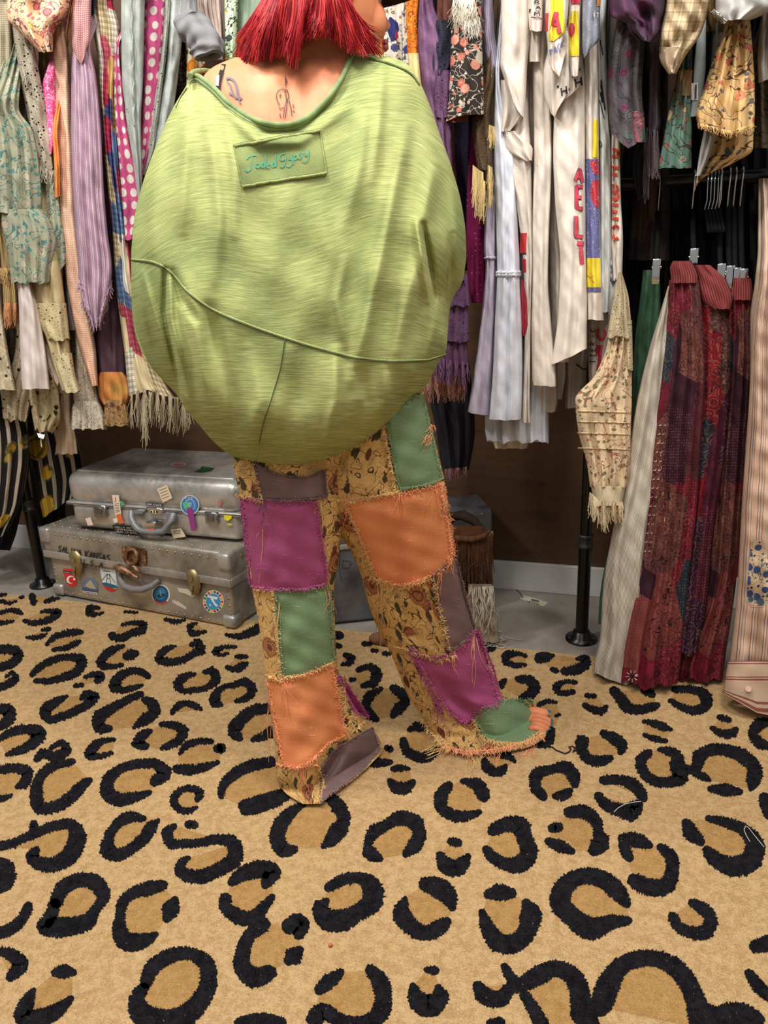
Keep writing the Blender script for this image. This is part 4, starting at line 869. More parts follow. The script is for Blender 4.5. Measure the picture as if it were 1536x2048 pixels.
FOLDS = [ # polyline, width px, height m
 ([(815, 250), (790, 370), (765, 500), (735, 640), (705, 760)], 15, .011), ([(870, 330), (850, 430), (835, 470)], 15, .009), ([(765, 130), (757, 250), (745, 360)], 12, .007),
 ([(735, 200), (720, 330), (690, 450)], 14, .005), ([(850, 470), (826, 560), (800, 660), (790, 715)], 18, .012), ([(405, 200), (425, 300), (440, 430), (430, 560)], 14, .007), ([(375, 200), (370, 320), (365, 460)], 13, .006),
 ([(450, 240), (470, 330), (470, 470)], 12, .006), ([(325, 250), (305, 380), (300, 500)], 16, .007), ([(285, 545), (312, 640), (345, 735)], 8, .010), ([(640, 400), (660, 520), (650, 640)], 20, .005),
 ([(370, 560), (395, 680), (410, 800), (440, 880)], 16, .010), ([(420, 620), (450, 740), (475, 860)], 16, -.008), ([(600, 690), (590, 800), (570, 900)], 20, -.006), ([(670, 700), (672, 800), (650, 900)], 12, .009), ([(720, 730), (730, 800), (700, 880)], 14, -.007),
 ([(770, 740), (775, 800), (740, 860)], 14, .008), ([(820, 730), (830, 760), (810, 800)], 12, .006), ([(500, 700), (520, 800), (500, 890)], 18, .007), ([(690, 520), (675, 600), (690, 690)], 10, .005), ([(878, 590), (872, 650), (860, 710)], 9, .008),
 ([(470, 215), (530, 262), (600, 262), (680, 190), (720, 130)], 10, -.007), ([(450, 220), (520, 285), (600, 282), (690, 220)], 12, .006), ([(905, 360), (915, 450), (905, 540)], 10, .006), ([(345, 545), (365, 600), (390, 640)], 9, -.010),
 ([(846, 450), (858, 520), (869, 600), (882, 660)], 7, -.022), ([(832, 440), (846, 520), (858, 600)], 9, .012), ([(330, 540), (331, 624), (350, 722), (367, 788)], 6, -.016), ([(338, 560), (342, 640), (362, 730), (380, 790)], 7, .010), ([(905, 470), (900, 540), (885, 590)], 8, -.010), ([(268, 530), (278, 600), (300, 690)], 8, .006)]
VAL = [(838, 455), (855, 520), (868, 600), (882, 660), (893, 700)]
OCC = [(328, 545), (331, 624), (352, 722), (367, 788), (418, 858)]
def DT(x, y):
    x = np.asarray(x, float); y = np.asarray(y, float); x, y = np.broadcast_arrays(x, y)
    xl, xr = xlT(y), xrT(y); e = np.clip(np.abs(2*(x-xl)/(xr-xl)-1), 0, 1); prof = (1-e**2.6)**(1/2.6)
    bt = botT(x); g = np.clip((bt-y)/120., 0, 1); prof = prof*(1-(1-g)**2.4)**(1/2.4)
    d = 1.47-Tt(y)*prof; soft = np.clip(prof*1.6, 0, 1)
    for p, w, hgt in FOLDS:
        r, t, _ = seg_dist(x, y, p); d = d-hgt*np.exp(-(r/w)**2)*np.sin(math.pi*np.clip(t*.9+.05, 0, 1))**.6*soft*1.9
    r, t, sd = seg_dist(x, y, VAL); reg = (y > 452)*(y < 712)*(x > np.interp(y, [q[1] for q in VAL], [q[0] for q in VAL])); a = np.clip((y-452)/170., 0, 1); d = d+.045*reg*np.clip(r/12., 0, 1)*a*a*(3-2*a)*np.clip(prof*2, 0, 1)
    reg = (y > 545)*(x < np.interp(y, [q[1] for q in OCC], [q[0] for q in OCC])); r, _, _ = seg_dist(x, y, OCC); a = np.clip((y-545)/150., 0, 1); d = d+.035*reg*np.clip(r/7., 0, 1)*a*a*(3-2*a)*np.clip(prof*2, 0, 1)
    d = d-soft*.0022*(np.sin(x/19.+y/47.)+np.sin(x/31.-y/23.+1.)+np.sin(x/11.+y/90.+2.)*.5)
    return d
topT = pch([262, 270, 285, 310, 345, 376, 385, 394, 408, 430, 460, 500, 535, 560, 590, 615, 645, 680, 698, 712, 740, 765, 810, 840, 865, 880, 905, 930, 933], [505, 428, 368, 297, 218, 166, 152, 150, 158, 176, 207, 233, 245, 248, 244, 233, 207, 160, 122, 98, 101, 109, 125, 165, 225, 270, 340, 450, 505])
botT = pch([262, 266, 275, 300, 330, 352, 372, 400, 430, 470, 510, 560, 620, 680, 730, 780, 820, 850, 880, 893, 897, 903, 925, 933], [590, 640, 682, 730, 765, 788, 820, 852, 886, 916, 932, 938, 936, 920, 897, 860, 815, 775, 720, 700, 640, 603, 562, 515])
gr = pch([262, 350, 430, 540, 640, 760, 820, 880, 933], [-70, -15, 0, -14, 8, 44, 40, 0, -60])
slub = m_slub()
tu = lambda x, y, ex: onD(np.asarray(x, float), np.asarray(y, float), DT(x, y)-ex)
nc, nr = 300, 300
th = np.linspace(0, 1, nc); xs = 262.3+670.2*((.5-.5*np.cos(math.pi*th))*.5+.5*th)
tt = np.linspace(0, 1, nr)[:, None]; ty, by = topT(xs), botT(xs); X = np.broadcast_to(xs, (nr, nc)); Yp = ty+(by-ty)*((.5-.5*np.cos(math.pi*tt))*.3+.7*tt)
Pf = onD(X, Yp, DT(X, Yp))
xl, xr = xlT(Yp), xrT(Yp); e = np.clip(np.abs(2*(X-xl)/(xr-xl)-1), 0, 1); pb = (1-e**2.2)**(1/2.2)*(1-(1-np.clip((by-Yp)/120, 0, 1))**2.4)**(1/2.4)
Pb = onD(X, Yp, 1.472+(.15+.03*np.sin(X/40.))*pb)
UV = np.stack([X*.001, -(Yp+gr(X)*np.clip((760-Yp)/200, 0, 1))*.001], -1)
mb = MB(); mb.grid(Pf, UV, slub); mb.grid(Pb[:, ::-1], UV[:, ::-1], slub)
mb.grid(np.stack([Pf[-1], Pb[-1]]), np.stack([UV[-1], UV[-1]]), slub)
for ii in (np.where(xs < 381)[0], np.where(xs > 715)[0]):
    mb.grid(np.stack([Pb[0][ii], Pf[0][ii]]), np.stack([UV[0][ii], UV[0][ii]]), slub)
tun = mb.build('tunic', person); tun['label'] = 'loose yellow-green slub jersey top with off-shoulder neckline'
seamc = mat('plain', (74, 88, 52), .9); thr = mat('solid', (130, 152, 102), crinkle=0)
def seamline(name, pts, r=.0013, ridge=True):
    P = np.array(pts, float); t = np.r_[0, np.cumsum(np.linalg.norm(np.diff(P, axis=0), axis=1))]; n = int(t[-1]/4)+4; q = np.linspace(0, t[-1], n); fx, fy = pch(t, P[:, 0]), pch(t, P[:, 1]); x, y = fx(q), fy(q)
    mb = MB(); mb.tube(tu(x, y, .0016), r*.8, seamc, 6); mb.tube(tu(x+.3, y-2.5, .0000), r*1.4, slub, 6); return mb.build(name, tun)
seamline('seam', [(263, 521), (300, 525), (318, 531), (340, 545), (375, 585), (420, 618), (480, 645), (560, 674), (640, 699), (720, 718), (790, 724), (850, 722), (890, 711)])
seamline('seam', [(570, 678), (562, 730), (545, 790), (526, 850), (512, 918)])
seamline('seam', [(736, 118), (770, 126), (800, 137), (824, 152), (839, 172)]); seamline('seam', [(374, 178), (360, 198), (352, 216)])
# rolled neckline
xs2 = np.linspace(380, 714, 110); ys2 = topT(xs2); mb = MB()
binding = mat('solid', (150, 164, 106), crinkle=0, c2=(122, 146, 106))
mb.tube(tu(xs2, ys2+2, .004), .0040, binding, 10); mb.tube(tu(xs2+np.linspace(-1, -3, 110), ys2+9.5, .0015), .0028, binding, 8); mb.tube(tu(xs2+np.linspace(-1, -4, 110), ys2+13.5, .0002), .0014, slub, 6)
# the collar turns over the left shoulder and runs on round the front
xk = np.array([380, 384, 394, 408, 420, 432]); yk = np.array([152, 146, 142, 141, 143, 147]); mb.tube(onD(xk, yk, np.array([1.40, 1.43, 1.47, 1.5, 1.53, 1.56])), .0042, binding, 8)
mb.build('neck_binding', tun)
# sewn-on name patch with script
mb = MB(); TL, TR, BR, BL = np.array([468, 293.]), np.array([640, 261.]), np.array([653, 346.]), np.array([485, 373.])
def pq(u, v): u = np.asarray(u)[..., None]; v = np.asarray(v)[..., None]; return (TL*(1-u)+TR*u)*(1-v)+(BL*(1-u)+BR*u)*v
u, v = np.meshgrid(np.linspace(0, 1, 40), np.linspace(0, 1, 24)); q = pq(u, v); edge = np.minimum(np.minimum(u, 1-u)*6, np.minimum(v, 1-v)*3).clip(0, 1)
mb.grid(tu(q[..., 0], q[..., 1], .0018+.0008*np.sin(u*13)*edge), np.stack([q[..., 0]*.001, -(q[..., 1]-.18*q[..., 0])*.001], -1), mat('solid', (140, 150, 92), crinkle=0, c2=(122, 136, 86), fine=700))
hemm = slub; rs = np.random.RandomState(2)
for a, b, rr in (((0, 0), (1, 0), .0024), ((0, 1), (1, 1), .0024), ((1, 0), (1, 1), .0012), ((0, 0), (0, 1), .0007)):
    t = np.linspace(0, 1, 50); q = pq(a[0]+(b[0]-a[0])*t, a[1]+(b[1]-a[1])*t); j = np.convolve(rs.randn(50), np.ones(4)/4, 'same')*1.3; mb.tube(tu(q[:, 0], q[:, 1]+j, .003), rr, hemm, 7); mb.tube(tu(q[:, 0], q[:, 1]+j-3, .0018), rr*.45, seamc, 5)
teal = mat('plain', (74, 152, 122), .9)
SC = [[(4, 22), (14, 14), (27, 12)], [(16, 13), (15, 30), (13, 46), (6, 50), (2, 45)], # J
      [(33, 32), (26, 31), (25, 40), (31, 42), (34, 33), (35, 42)], [(44, 30), (38, 32), (38, 41), (44, 40), (46, 14), (46, 42)], [(50, 36), (56, 34), (54, 29), (49, 34), (51, 42), (58, 40)], [(68, 29), (62, 31), (61, 40), (67, 39), (70, 10), (70, 40)],
      [(90, 10), (80, 12), (78, 22), (86, 26), (92, 18), (91, 30), (84, 42), (78, 38)], [(98, 14), (98, 24), (104, 24), (106, 14), (105, 34), (98, 42), (93, 38)], [(110, 14), (109, 36)], [(110, 16), (116, 13), (117, 22), (110, 25)], [(128, 8), (121, 10), (127, 17), (122, 23), (118, 20)], [(133, 4), (133, 14), (139, 14), (143, 2), (141, 22), (134, 30), (128, 27)]]
for st_ in SC:
    p = np.array(st_, float); t = np.arange(len(p)); qn = np.linspace(0, len(p)-1, len(p)*6); x = pch(t, p[:, 0])(qn); y = pch(t, p[:, 1])(qn)
    # script origin and direction follow the patch
    px_ = 489+x*.90; py_ = 300+y*.86-.02*x*.9; ribbon(mb, teal, list(zip(px_, py_)), 2.1, tu, .0036)
mb.build('sewn_name_patch', tun)
# cuff showing behind the right side
Lc = Loft([(566, 884, 903), (585, 880, 905), (608, 879, 884)], 1.50, .015, .015, 'D', (.002, 2, 4), .001); mb = MB(); Lc.add(mb, slub); mb.build('cuff', tun)
# ---------------------------------------------------------------- body
bb = MB()
def caploft(L):
    k = len(bb.v); L.add(bb, skin, 8, 6); P = bb.v[k]; n = None
    W = L.W/L.scale; nf = int(max(12, min(90, W/6))); nb = max(5, nf//3); n = nf+nb
    bb.poly(P[:n][::-1], None, skin); bb.poly(P[-n:], None, skin)
ang = fdir
torso = Loft([(60, 600, 695), (85, 575, 712), (100, 520, 735), (115, 470, 760), (135, 424, 780), (155, 405, 800), (200, 392, 815), (300, 395, 815), (450, 430, 800), (600, 450, 790), (700, 480, 790), (800, 500, 800), (900, 520, 830)], 1.47, pch([60, 100, 150, 200, 300, 600, 700, 800, 900], [.055, .062, .085, .10, .12, .115, .08, .04, .03]), .08, 'D', (.0, 1, 1), 0, 2.6)
def spine(q, y): return -.009*np.exp(-((q-.47)/.055)**2)*np.clip((y-90)/60, 0, 1)+.006*np.exp(-((q-.30)/.09)**2)*np.clip((y-120)/60, 0, 1)+.006*np.exp(-((q-.66)/.09)**2)*np.clip((y-120)/60, 0, 1)
torso.extra = spine
caploft(torso)
def P1(x, y, d): return onD(np.array([float(x)]), np.array([float(y)]), np.array([float(d)]))[0]
def tubes(pts, rad, n=14):
    P = np.array(pts); t = np.r_[0, np.cumsum(np.linalg.norm(np.diff(P, axis=0), axis=1))]; q = np.linspace(0, t[-1], 6*len(P)); Pq = np.stack([pch(t, P[:, i])(q) for i in range(3)], 1); R_ = pch(t, rad)(q)
    e = np.sqrt(np.clip(1-np.abs(np.linspace(-1, 1, len(q)))**14, .02, 1)); bb.tube(Pq, R_*e, skin, n)
Hc = P1(654, -14, 1.51)
tubes([P1(650, 110, 1.49), P1(655, 60, 1.49), Hc-ZUP*.03], [.062, .053, .055])
def ell(c, rf, rl, ru, n=20, m=14):
    th = np.linspace(0, math.pi, m); ph = np.arange(n)*2*math.pi/n; Pp = c+rf*np.sin(th)[:, None, None]*np.cos(ph)[None, :, None]*fdir+rl*np.sin(th)[:, None, None]*np.sin(ph)[None, :, None]*ldir+ru*np.cos(th)[:, None, None]*ZUP
    Pp = Pp[::-1]; Pp[0] += 0; bb.grid(Pp, np.zeros((m, n, 2)), skin, True)
ell(Hc, .098, .076, .115); ell(Hc+fdir*.035-ZUP*.065, .056, .054, .055); ell(Hc+fdir*.052-ZUP*.095, .034, .034, .028)
ell(Hc+fdir*.070+ldir*.030-ZUP*.040, .024, .024, .03)
tubes([Hc+fdir*.088+ZUP*.006, Hc+fdir*.104-ZUP*.028, Hc+fdir*.1165-ZUP*.046], [.009, .0105, .0125], 12)
tubes([Hc+fdir*.092+ldir*.012-ZUP*.050, Hc+fdir*.104+ldir*.011-ZUP*.050], [.009, .009], 10); tubes([Hc+fdir*.092-ldir*.012-ZUP*.050, Hc+fdir*.104-ldir*.011-ZUP*.050], [.009, .009], 10)
tubes([Hc+fdir*.085-ZUP*.060, Hc+fdir*.096-ZUP*.072, Hc+fdir*.090-ZUP*.084], [.016, .014, .016], 12)
for sg in (1,): # eye sockets, ears
    ell(Hc+fdir*.080+ldir*.030+ZUP*.004, .016, .015, .013); ell(Hc+fdir*.080-ldir*.030+ZUP*.004, .016, .015, .013); ell(Hc+ldir*.078-fdir*.004-ZUP*.005, .018, .010, .030); ell(Hc-ldir*.078-fdir*.004-ZUP*.005, .018, .010, .030)
# arms, hands on the front of the hips, inside the sleeves
def arm(pts, rad, hd, palmn):
    tubes(pts, rad); w = np.array(pts[-1]); hd = hd/np.linalg.norm(hd); side = np.cross(hd, palmn); side /= np.linalg.norm(side); tubes([w, w+hd*.05, w+hd*.085], [.024, .032, .030])
    for i, (o_, l_) in enumerate(((-.026, .062), (-.009, .075), (.009, .070), (.026, .055))):
        b = w+hd*.08+side*o_; tubes([b, b+hd*l_*.5+palmn*.006, b+hd*l_*.85+palmn*.02], [.0095, .0085, .0070], 8)
    b = w+hd*.035-side*.03; tubes([b, b+hd*.025-side*.02+palmn*.008, b+hd*.05-side*.024+palmn*.014], [.011, .0095, .008], 8)
arm([P1(462, 196, 1.475), P1(405, 280, 1.50), P1(355, 420, 1.53), P1(345, 540, 1.55), P1(385, 640, 1.58), P1(440, 740, 1.59)], [.045, .042, .036, .034, .034, .024], P1(520, 790, 1.60)-P1(430, 740, 1.60), HD*.0+np.array([0, 0, -1.]))
arm([P1(755, 188, 1.475), P1(790, 270, 1.50), P1(825, 400, 1.53), P1(848, 490, 1.55), P1(820, 600, 1.58), P1(770, 700, 1.59)], [.045, .042, .036, .032, .032, .024], P1(700, 760, 1.62)-P1(780, 700, 1.62), np.array([0, 0, -1.]))
# legs and feet
tubes([P1(575, 900, 1.50), P1(580, 1050, 1.49), P1(590, 1220, 1.49), P1(615, 1400, 1.51), P1(650, 1480, 1.535)], [.07, .058, .044, .036, .027])
ankL = onZ(652, 1520, .035); tubes([P1(650, 1470, 1.535), ankL, onZ(690, 1504, .025), onZ(722, 1486, .02)], [.027, .027, .024, .018])
tubes([P1(755, 900, 1.50), P1(790, 1050, 1.53), P1(830, 1200, 1.58), P1(890, 1330, 1.65), P1(940, 1405, 1.69)], [.07, .06, .046, .034, .026])
heel = onZ(930, 1440, .028); ball = onZ(1072, 1438, .012); tubes([P1(940, 1400, 1.69), heel+ZUP*.02, heel+(ball-heel)*.5+ZUP*.008, ball], [.026, .026, .020, .011])
tdir = onZ(1105, 1440, .012)-onZ(1060, 1444, .012); 
TOE = [((1068, 1423), (1096, 1430), .0125), ((1074, 1433), (1103, 1445), .0085), ((1076, 1441), (1102, 1453), .0080), ((1076, 1449), (1098, 1461), .0078), ((1072, 1456), (1092, 1467), .0075)]
for a, b, r in TOE:
    A_, B_ = onZ(a[0], a[1], .022), onZ(b[0], b[1], r*.95); tubes([onZ(a[0]-14, a[1]+1, .016), A_, (A_+B_)/2+ZUP*.003, B_], [.009, r, r*.95, r*.95], 12)
me = bpy.data.meshes.new('tmp'); me.from_pydata(np.concatenate(bb.v).tolist(), [], bb.f); tmp = bpy.data.objects.new('tmp', me); S.collection.objects.link(tmp)
md = tmp.modifiers.new('r', 'REMESH'); md.mode = 'VOXEL'; md.voxel_size = .0036; md.use_smooth_shade = True
ms = tmp.modifiers.new('s', 'SMOOTH'); ms.factor = .5; ms.iterations = 3
dg = bpy.context.evaluated_depsgraph_get(); me2 = bpy.data.meshes.new_from_object(tmp.evaluated_get(dg)); bpy.data.objects.remove(tmp); bpy.data.meshes.remove(me)
me2.name = 'body'; me2.materials.clear(); me2.materials.append(skin); me2.polygons.foreach_set('use_smooth', [True]*len(me2.polygons))
me2.transform(Matrix.Translation(-person.location)); body = bpy.data.objects.new('body', me2); S.collection.objects.link(body); body.parent = person; body['_abs'] = list(person.location)
# toe nails
mb = MB(); nail = mat('plain', (22, 112, 140), .18, 0, .6)
for i, (a, b, r) in enumerate(TOE):
    A_, B_ = onZ(a[0], a[1], .02), onZ(b[0], b[1], r); d = (B_-A_); d /= np.linalg.norm(d); c = B_+ZUP*(r*.78)-d*r*.1; sd = np.cross(d, ZUP); sd /= np.linalg.norm(sd)
    if i == 0: c = c+sd*(-.002)
    t_ = np.arange(10)*.6283; ring = c+np.cos(t_)[:, None]*d*r*.75+np.sin(t_)[:, None]*sd*r*.62; ring2 = c+ZUP*.0014+(ring-c)*.6; mb.grid(np.stack([ring, ring2]), np.zeros((2, 10, 2)), nail, True); mb.poly(ring2, None, nail)
tn = mb.build('toenails', body); tn['label'] = 'teal nail polish'
# lips, tattoos, strap
mb = MB(); lipm = mat('plain', (150, 50, 54), .35); 
for dz, rr in ((-.066, .0055), (-.074, .006)):
    mb.tube([Hc+fdir*.098+ldir*.018+ZUP*(dz-.001), Hc+fdir*.107+ldir*.008+ZUP*dz, Hc+fdir*.108+ZUP*dz, Hc+fdir*.106-ldir*.010+ZUP*dz], [rr*.4, rr, rr, rr*.4], lipm, 8)
mb.build('lips', body)
tb = lambda x, y, ex: torso.pt(x, y, ex)
tat = mat('plain', (70, 62, 66), .6); tat2 = mat('plain', (104, 100, 112), .6)
def crv(mb, m, pts, w): 
    p = np.array(pts, float); t = np.arange(len(p)); q = np.linspace(0, len(p)-1, len(p)*5); ribbon(mb, m, list(zip(pch(t, p[:, 0])(q), pch(t, p[:, 1])(q))), w, tb, .0022)
mb = MB()
for p, w in (([(452, 158), (458, 156), (468, 162), (473, 174), (476, 190), (480, 200)], 4.5), ([(454, 162), (460, 170), (463, 180), (470, 195)], 3), ([(458, 186), (466, 190), (474, 196), (484, 196)], 4), ([(474, 186), (478, 200), (481, 208)], 3)): crv(mb, tat2, p, w)
mb.build('tattoo', body)
mb = MB()
for p in ([(571, 152), (571, 172)], [(573, 158), (574, 166)], [(563, 178), (556, 182), (553, 192), (556, 204), (560, 210)], [(563, 178), (572, 179), (577, 188), (578, 198)], [(570, 180), (573, 200), (569, 218), (567, 236)], [(576, 196), (574, 212), (571, 236)], [(578, 200), (582, 216), (584, 232)], [(558, 214), (562, 218), (568, 214)], [(560, 226), (562, 236)], [(586, 208), (588, 216)], [(561, 187), (561, 195)], [(558, 191), (564, 191)], [(585, 220), (590, 224)]): crv(mb, tat, p, 1.6)
mb.build('tattoo', body)
mb = MB(); xx = np.array([452, 447, 442, 440, 442]); yy = np.array([128, 146, 164, 182, 200]); 
P = torso.pt(np.stack([xx-9, xx], 1), np.stack([yy, yy], 1), .0035); mb.grid(P, np.zeros((5, 2, 2)), mat('plain', (18, 18, 22), .8)); quad(mb, C(225, 225, 220), [(432, 152), (439, 150), (437, 172), (431, 170)], lambda x, y, e: torso.pt(x, y, e), .0042); mb.build('bra_strap', person)
# ---------------------------------------------------------------- hair
BQ = [(478, 110), (492, 119), (512, 118), (530, 112), (552, 101), (575, 114), (592, 127), (600, 100), (606, 76), (618, 66), (640, 70), (665, 80), (700, 93), (735, 105), (768, 108)]
bq = np.linspace(0, 1, len(BQ)); BX, BYY = [b[0] for b in BQ], [b[1] for b in BQ]
def DH(x, y, lift=0.): 
    xl = np.interp(y, [-130, -60, 0, 30, 60, 110], [600, 545, 518, 496, 484, 474]); xr = np.interp(y, [-130, -60, 0, 30, 60, 110], [700, 735, 735, 745, 757, 772]); e = np.clip(np.abs(2*(x-xl)/(xr-xl)-1), 0, 1)
    return 1.475-(.115+.006*np.sin(x/9.)+.004*np.sin(x/4.3+1))*(1-e**2.4)**(1/2.4)*np.interp(y, [-140, -80, 0, 60, 125], [.25, .8, 1., .98, .90])-lift
def hpath(q, t, jx=0., jy=0., ln=1.):
    xb = np.interp(q, bq, BX)+jx; yb = np.interp(q, bq, BYY)*ln+jy; x0 = 522+q*178; xt = 585+q*75
    P0, P1_, P2 = np.array([xt, -128.]), np.array([x0, 0.]), np.array([xb, yb]); t = np.asarray(t)[:, None]
    a = P0*(1-t)**2+(2*P1_-.5*P0-.5*P2)*2*t*(1-t)+P2*t**2; return a[:, 0], a[:, 1]
hm = m_hair(); mb = MB(); rows = []
T_ = np.linspace(0, .84, 30)
for q in np.linspace(0, 1, 70): x, y = hpath(q, T_); rows.append(np.stack([onD(x, y, DH(x, y)+.006), onD(x, y, DH(x, y)+.03)], 0))
rows = np.array(rows); G = rows[:, 0].transpose(1, 0, 2); mb.grid(G, np.full(G.shape[:2]+(2,), .12), hm); G = rows[:, 1].transpose(1, 0, 2); mb.grid(G[:, ::-1], np.full(G.shape[:2]+(2,), .1), hm)
hr = random.Random(12)
for i in range(2600):
    q = hr.random(); lay = hr.random()**1.5; ln = 1.09-.5*hr.random()**1.5; n = 12; t = np.linspace(hr.uniform(0, .35), 1, n)
    cl = round(q*34)/34; q2 = q+(cl-q)*hr.uniform(.1, .8)
    x, y = hpath(min(max(q2, 0), 1), t, hr.gauss(0, 3.5), hr.gauss(0, 3.), ln); ph = hr.random()*6.28; x = x+6*np.sin(q*14+t*4.2)*t+hr.uniform(0, 4)*np.sin(ph+t*5.5)*t+(cl-q)*50*t**4; y = y+4*np.sin(q*31)*t**3
    lift = .012*(1-lay)*(1-.3*t)*np.ones(n)+.005*np.sin(q*23+t*5)+.002*np.sin(ph+t*4)
    P = onD(x, y, DH(x, y, lift)); mb.tube(P, np.linspace(.0013, .0004, n)*hr.uniform(.6, 1.3), hm, 4, min(1, max(0, hr.gauss(.46+.16*math.sin(cl*57), .2))), False)
# flyaways over the neck
for i in range(26):
    q = hr.uniform(.5, 1.); t = np.linspace(.2, 1, 12); x, y = hpath(q, t, hr.gauss(0, 12), hr.uniform(-4, 14)); mb.tube(onD(x, y, DH(x, y, .008)), .0004, hm, 3, .6, False)
hair = mb.build('hair', person); hair['label'] = 'chin-length bright red hair'
# brown leather cap, its peak beyond the nose
capm = mat('solid', (52, 34, 22), crinkle=0, var=.3); mb = MB(); cc = Hc+ZUP*.055; th = np.linspace(0, math.pi/2, 10); ph = np.arange(28)*2*math.pi/28
Pc = cc+.112*np.cos(th)[:, None, None]*np.cos(ph)[None, :, None]*fdir+.098*np.cos(th)[:, None, None]*np.sin(ph)[None, :, None]*ldir+.095*np.sin(th)[:, None, None]*ZUP; mb.grid(Pc, np.zeros((10, 28, 2)), capm, True)
u, v = np.meshgrid(np.linspace(-1, 1, 17), np.linspace(0, 1, 7)); 
def peak(u, v, dz): a = u*.95; r = .100+v*.075*(1-.35*u*u); return cc+(r*np.cos(a))[..., None]*fdir+(.095*np.sin(a)*(1-.1*v))[..., None]*ldir+(-.012-.030*v-.018*u*u+dz)[..., None]*ZUP
A_, B_ = peak(u, v, 0*u+.002), peak(u, v, 0*u-.002); mb.grid(A_, np.zeros((7, 17, 2)), capm); mb.grid(B_[::-1], np.zeros((7, 17, 2)), capm); mb.grid(np.stack([A_[-1], B_[-1]]), np.zeros((2, 17, 2)), capm); mb.build('cap', person)
# ---------------------------------------------------------------- trousers
tap = m_tapestry(); tap2 = m_tapestry((196, 142, 78), 1)
legL = Loft([(840, 468, 700), (930, 467, 695), (990, 480, 692), (1060, 488, 684), (1130, 497, 675), (1180, 505, 668), (1250, 518, 670), (1340, 530, 676), (1400, 538, 702), (1440, 543, 730), (1475, 547, 757), (1500, 550, 764), (1525, 551, 745), (1555, 553, 712), (1585, 570, 672), (1608, 606, 640)],
            pch([840, 1300, 1608], [1.49, 1.47, 1.43]), pch([840, 1130, 1200, 1350, 1450, 1520, 1608], [.10, .075, .065, .07, .08, .08, .03]), .07, 'D', (.004, 2.2, 5), .003, 2.3, base2=pch([840, 1200, 1350, 1450, 1500, 1608], [1.49, 1.48, 1.50, 1.58, 1.60, 1.46]), scale=.00095, wave=0)
legR = Loft([(790, 740, 846), (850, 690, 862), (930, 640, 882), (985, 632, 894), (1040, 656, 898), (1100, 700, 908), (1150, 722, 916), (1200, 735, 928), (1250, 752, 944), (1300, 778, 962), (1340, 795, 982), (1390, 815, 1010), (1415, 832, 1056), (1440, 848, 1084), (1470, 866, 1092), (1492, 884, 1066), (1508, 925, 985)],
            pch([790, 1000, 1200, 1300, 1400, 1508], [1.49, 1.51, 1.56, 1.60, 1.64, 1.62]), pch([790, 950, 1150, 1300, 1400, 1460, 1508], [.09, .10, .075, .065, .078, .075, .02]), .07, 'D', (.004, 2.2, 8), .003, 2.3, base2=pch([790, 1000, 1200, 1300, 1400, 1440, 1508], [1.48, 1.51, 1.58, 1.62, 1.68, 1.70, 1.64]), scale=.00105, wave=0)
def lt(q, y): return .012*np.exp(-((q-.62)/.10)**2)*np.clip((y-1300)/60, 0, 1)-.014*np.exp(-((q-.44)/.08)**2)*np.clip((y-1340)/60, 0, 1)
legR.extra = lt
def ll(q, y): return -.020*np.exp(-((q-.60)/.06)**2)*np.clip((y-1450)/60, 0, 1)+.010*np.exp(-((q-.35)/.12)**2)*np.clip((y-1380)/60, 0, 1)
legL.extra = ll
mb = MB(); legL.add(mb, tap, 5, 3.5); legR.add(mb, tap, 5, 3.5)
seat = Loft([(780, 520, 846), (860, 466, 862), (930, 467, 882), (985, 490, 890), (1012, 600, 760)], 1.50, pch([780, 900, 1012], [.085, .085, .03]), .09, 'D', (.002, 2, 3), .002, 2.4, scale=.00095); seat.add(mb, tap, 6, 5)
tr = mb.build('trousers', person); tr['label'] = 'frayed patchwork trousers of tapestry, purple, peach, green and mauve panels'
def hs(c, c2): return m_homespun(c, c2)
pur, pea, grn, mau = hs((172, 84, 126), (156, 70, 114)), hs((232, 150, 98), (222, 134, 86)), hs((124, 148, 108), (110, 136, 100)), hs((128, 102, 100), (112, 88, 88))
tcol = {'p': (176, 84, 130), 'o': (238, 158, 112), 'g': (128, 148, 110), 'm': (132, 106, 104), 't': (222, 184, 122)}
fz = random.Random(31)
def seg_out(mb, pl, line, col, n, ln, rad=.0007, both=True):
    L = np.array(line, float); s_ = np.linalg.norm(np.diff(L, axis=0), axis=1); cs = np.r_[0, np.cumsum(s_)]; m = mat('plain', tcol[col], .95); m2 = mat('plain', tuple(min(255, int(v*1.12+12)) for v in tcol[col]), .95)
    # bound ridge under the fringe
    nn = int(cs[-1]/4)+3; d = np.linspace(0, cs[-1], nn); x = np.interp(d, cs, L[:, 0])+np.array([fz.gauss(0, .7) for _ in range(nn)]); y = np.interp(d, cs, L[:, 1])+np.array([fz.gauss(0, .7) for _ in range(nn)]); mb.tube(pl(x, y, .003), .0018, m, 6)
    for i in range(n):
        d = fz.random()*cs[-1]; x = np.interp(d, cs, L[:, 0]); y = np.interp(d, cs, L[:, 1]); j = min(len(s_)-1, max(0, int(np.searchsorted(cs, d)-1))); tx, ty = (L[j+1]-L[j])/max(s_[j], 1e-6)
        sg = 1 if (not both or fz.random() < .75) else -1; l = ln*fz.uniform(.25, 1.0)*.85; nx, ny = -ty*sg+tx*fz.gauss(0, .6), tx*sg+ty*fz.gauss(0, .6)
        t = np.linspace(0, 1, 4); P = pl(x+nx*l*t, y+ny*l*t+1.5*t*t, .003+.005*np.sin(t*2.6)); mb.tube(P, [rad, rad, rad*.8, rad*.5], m if fz.random() < .7 else m2, 3, 0, False)
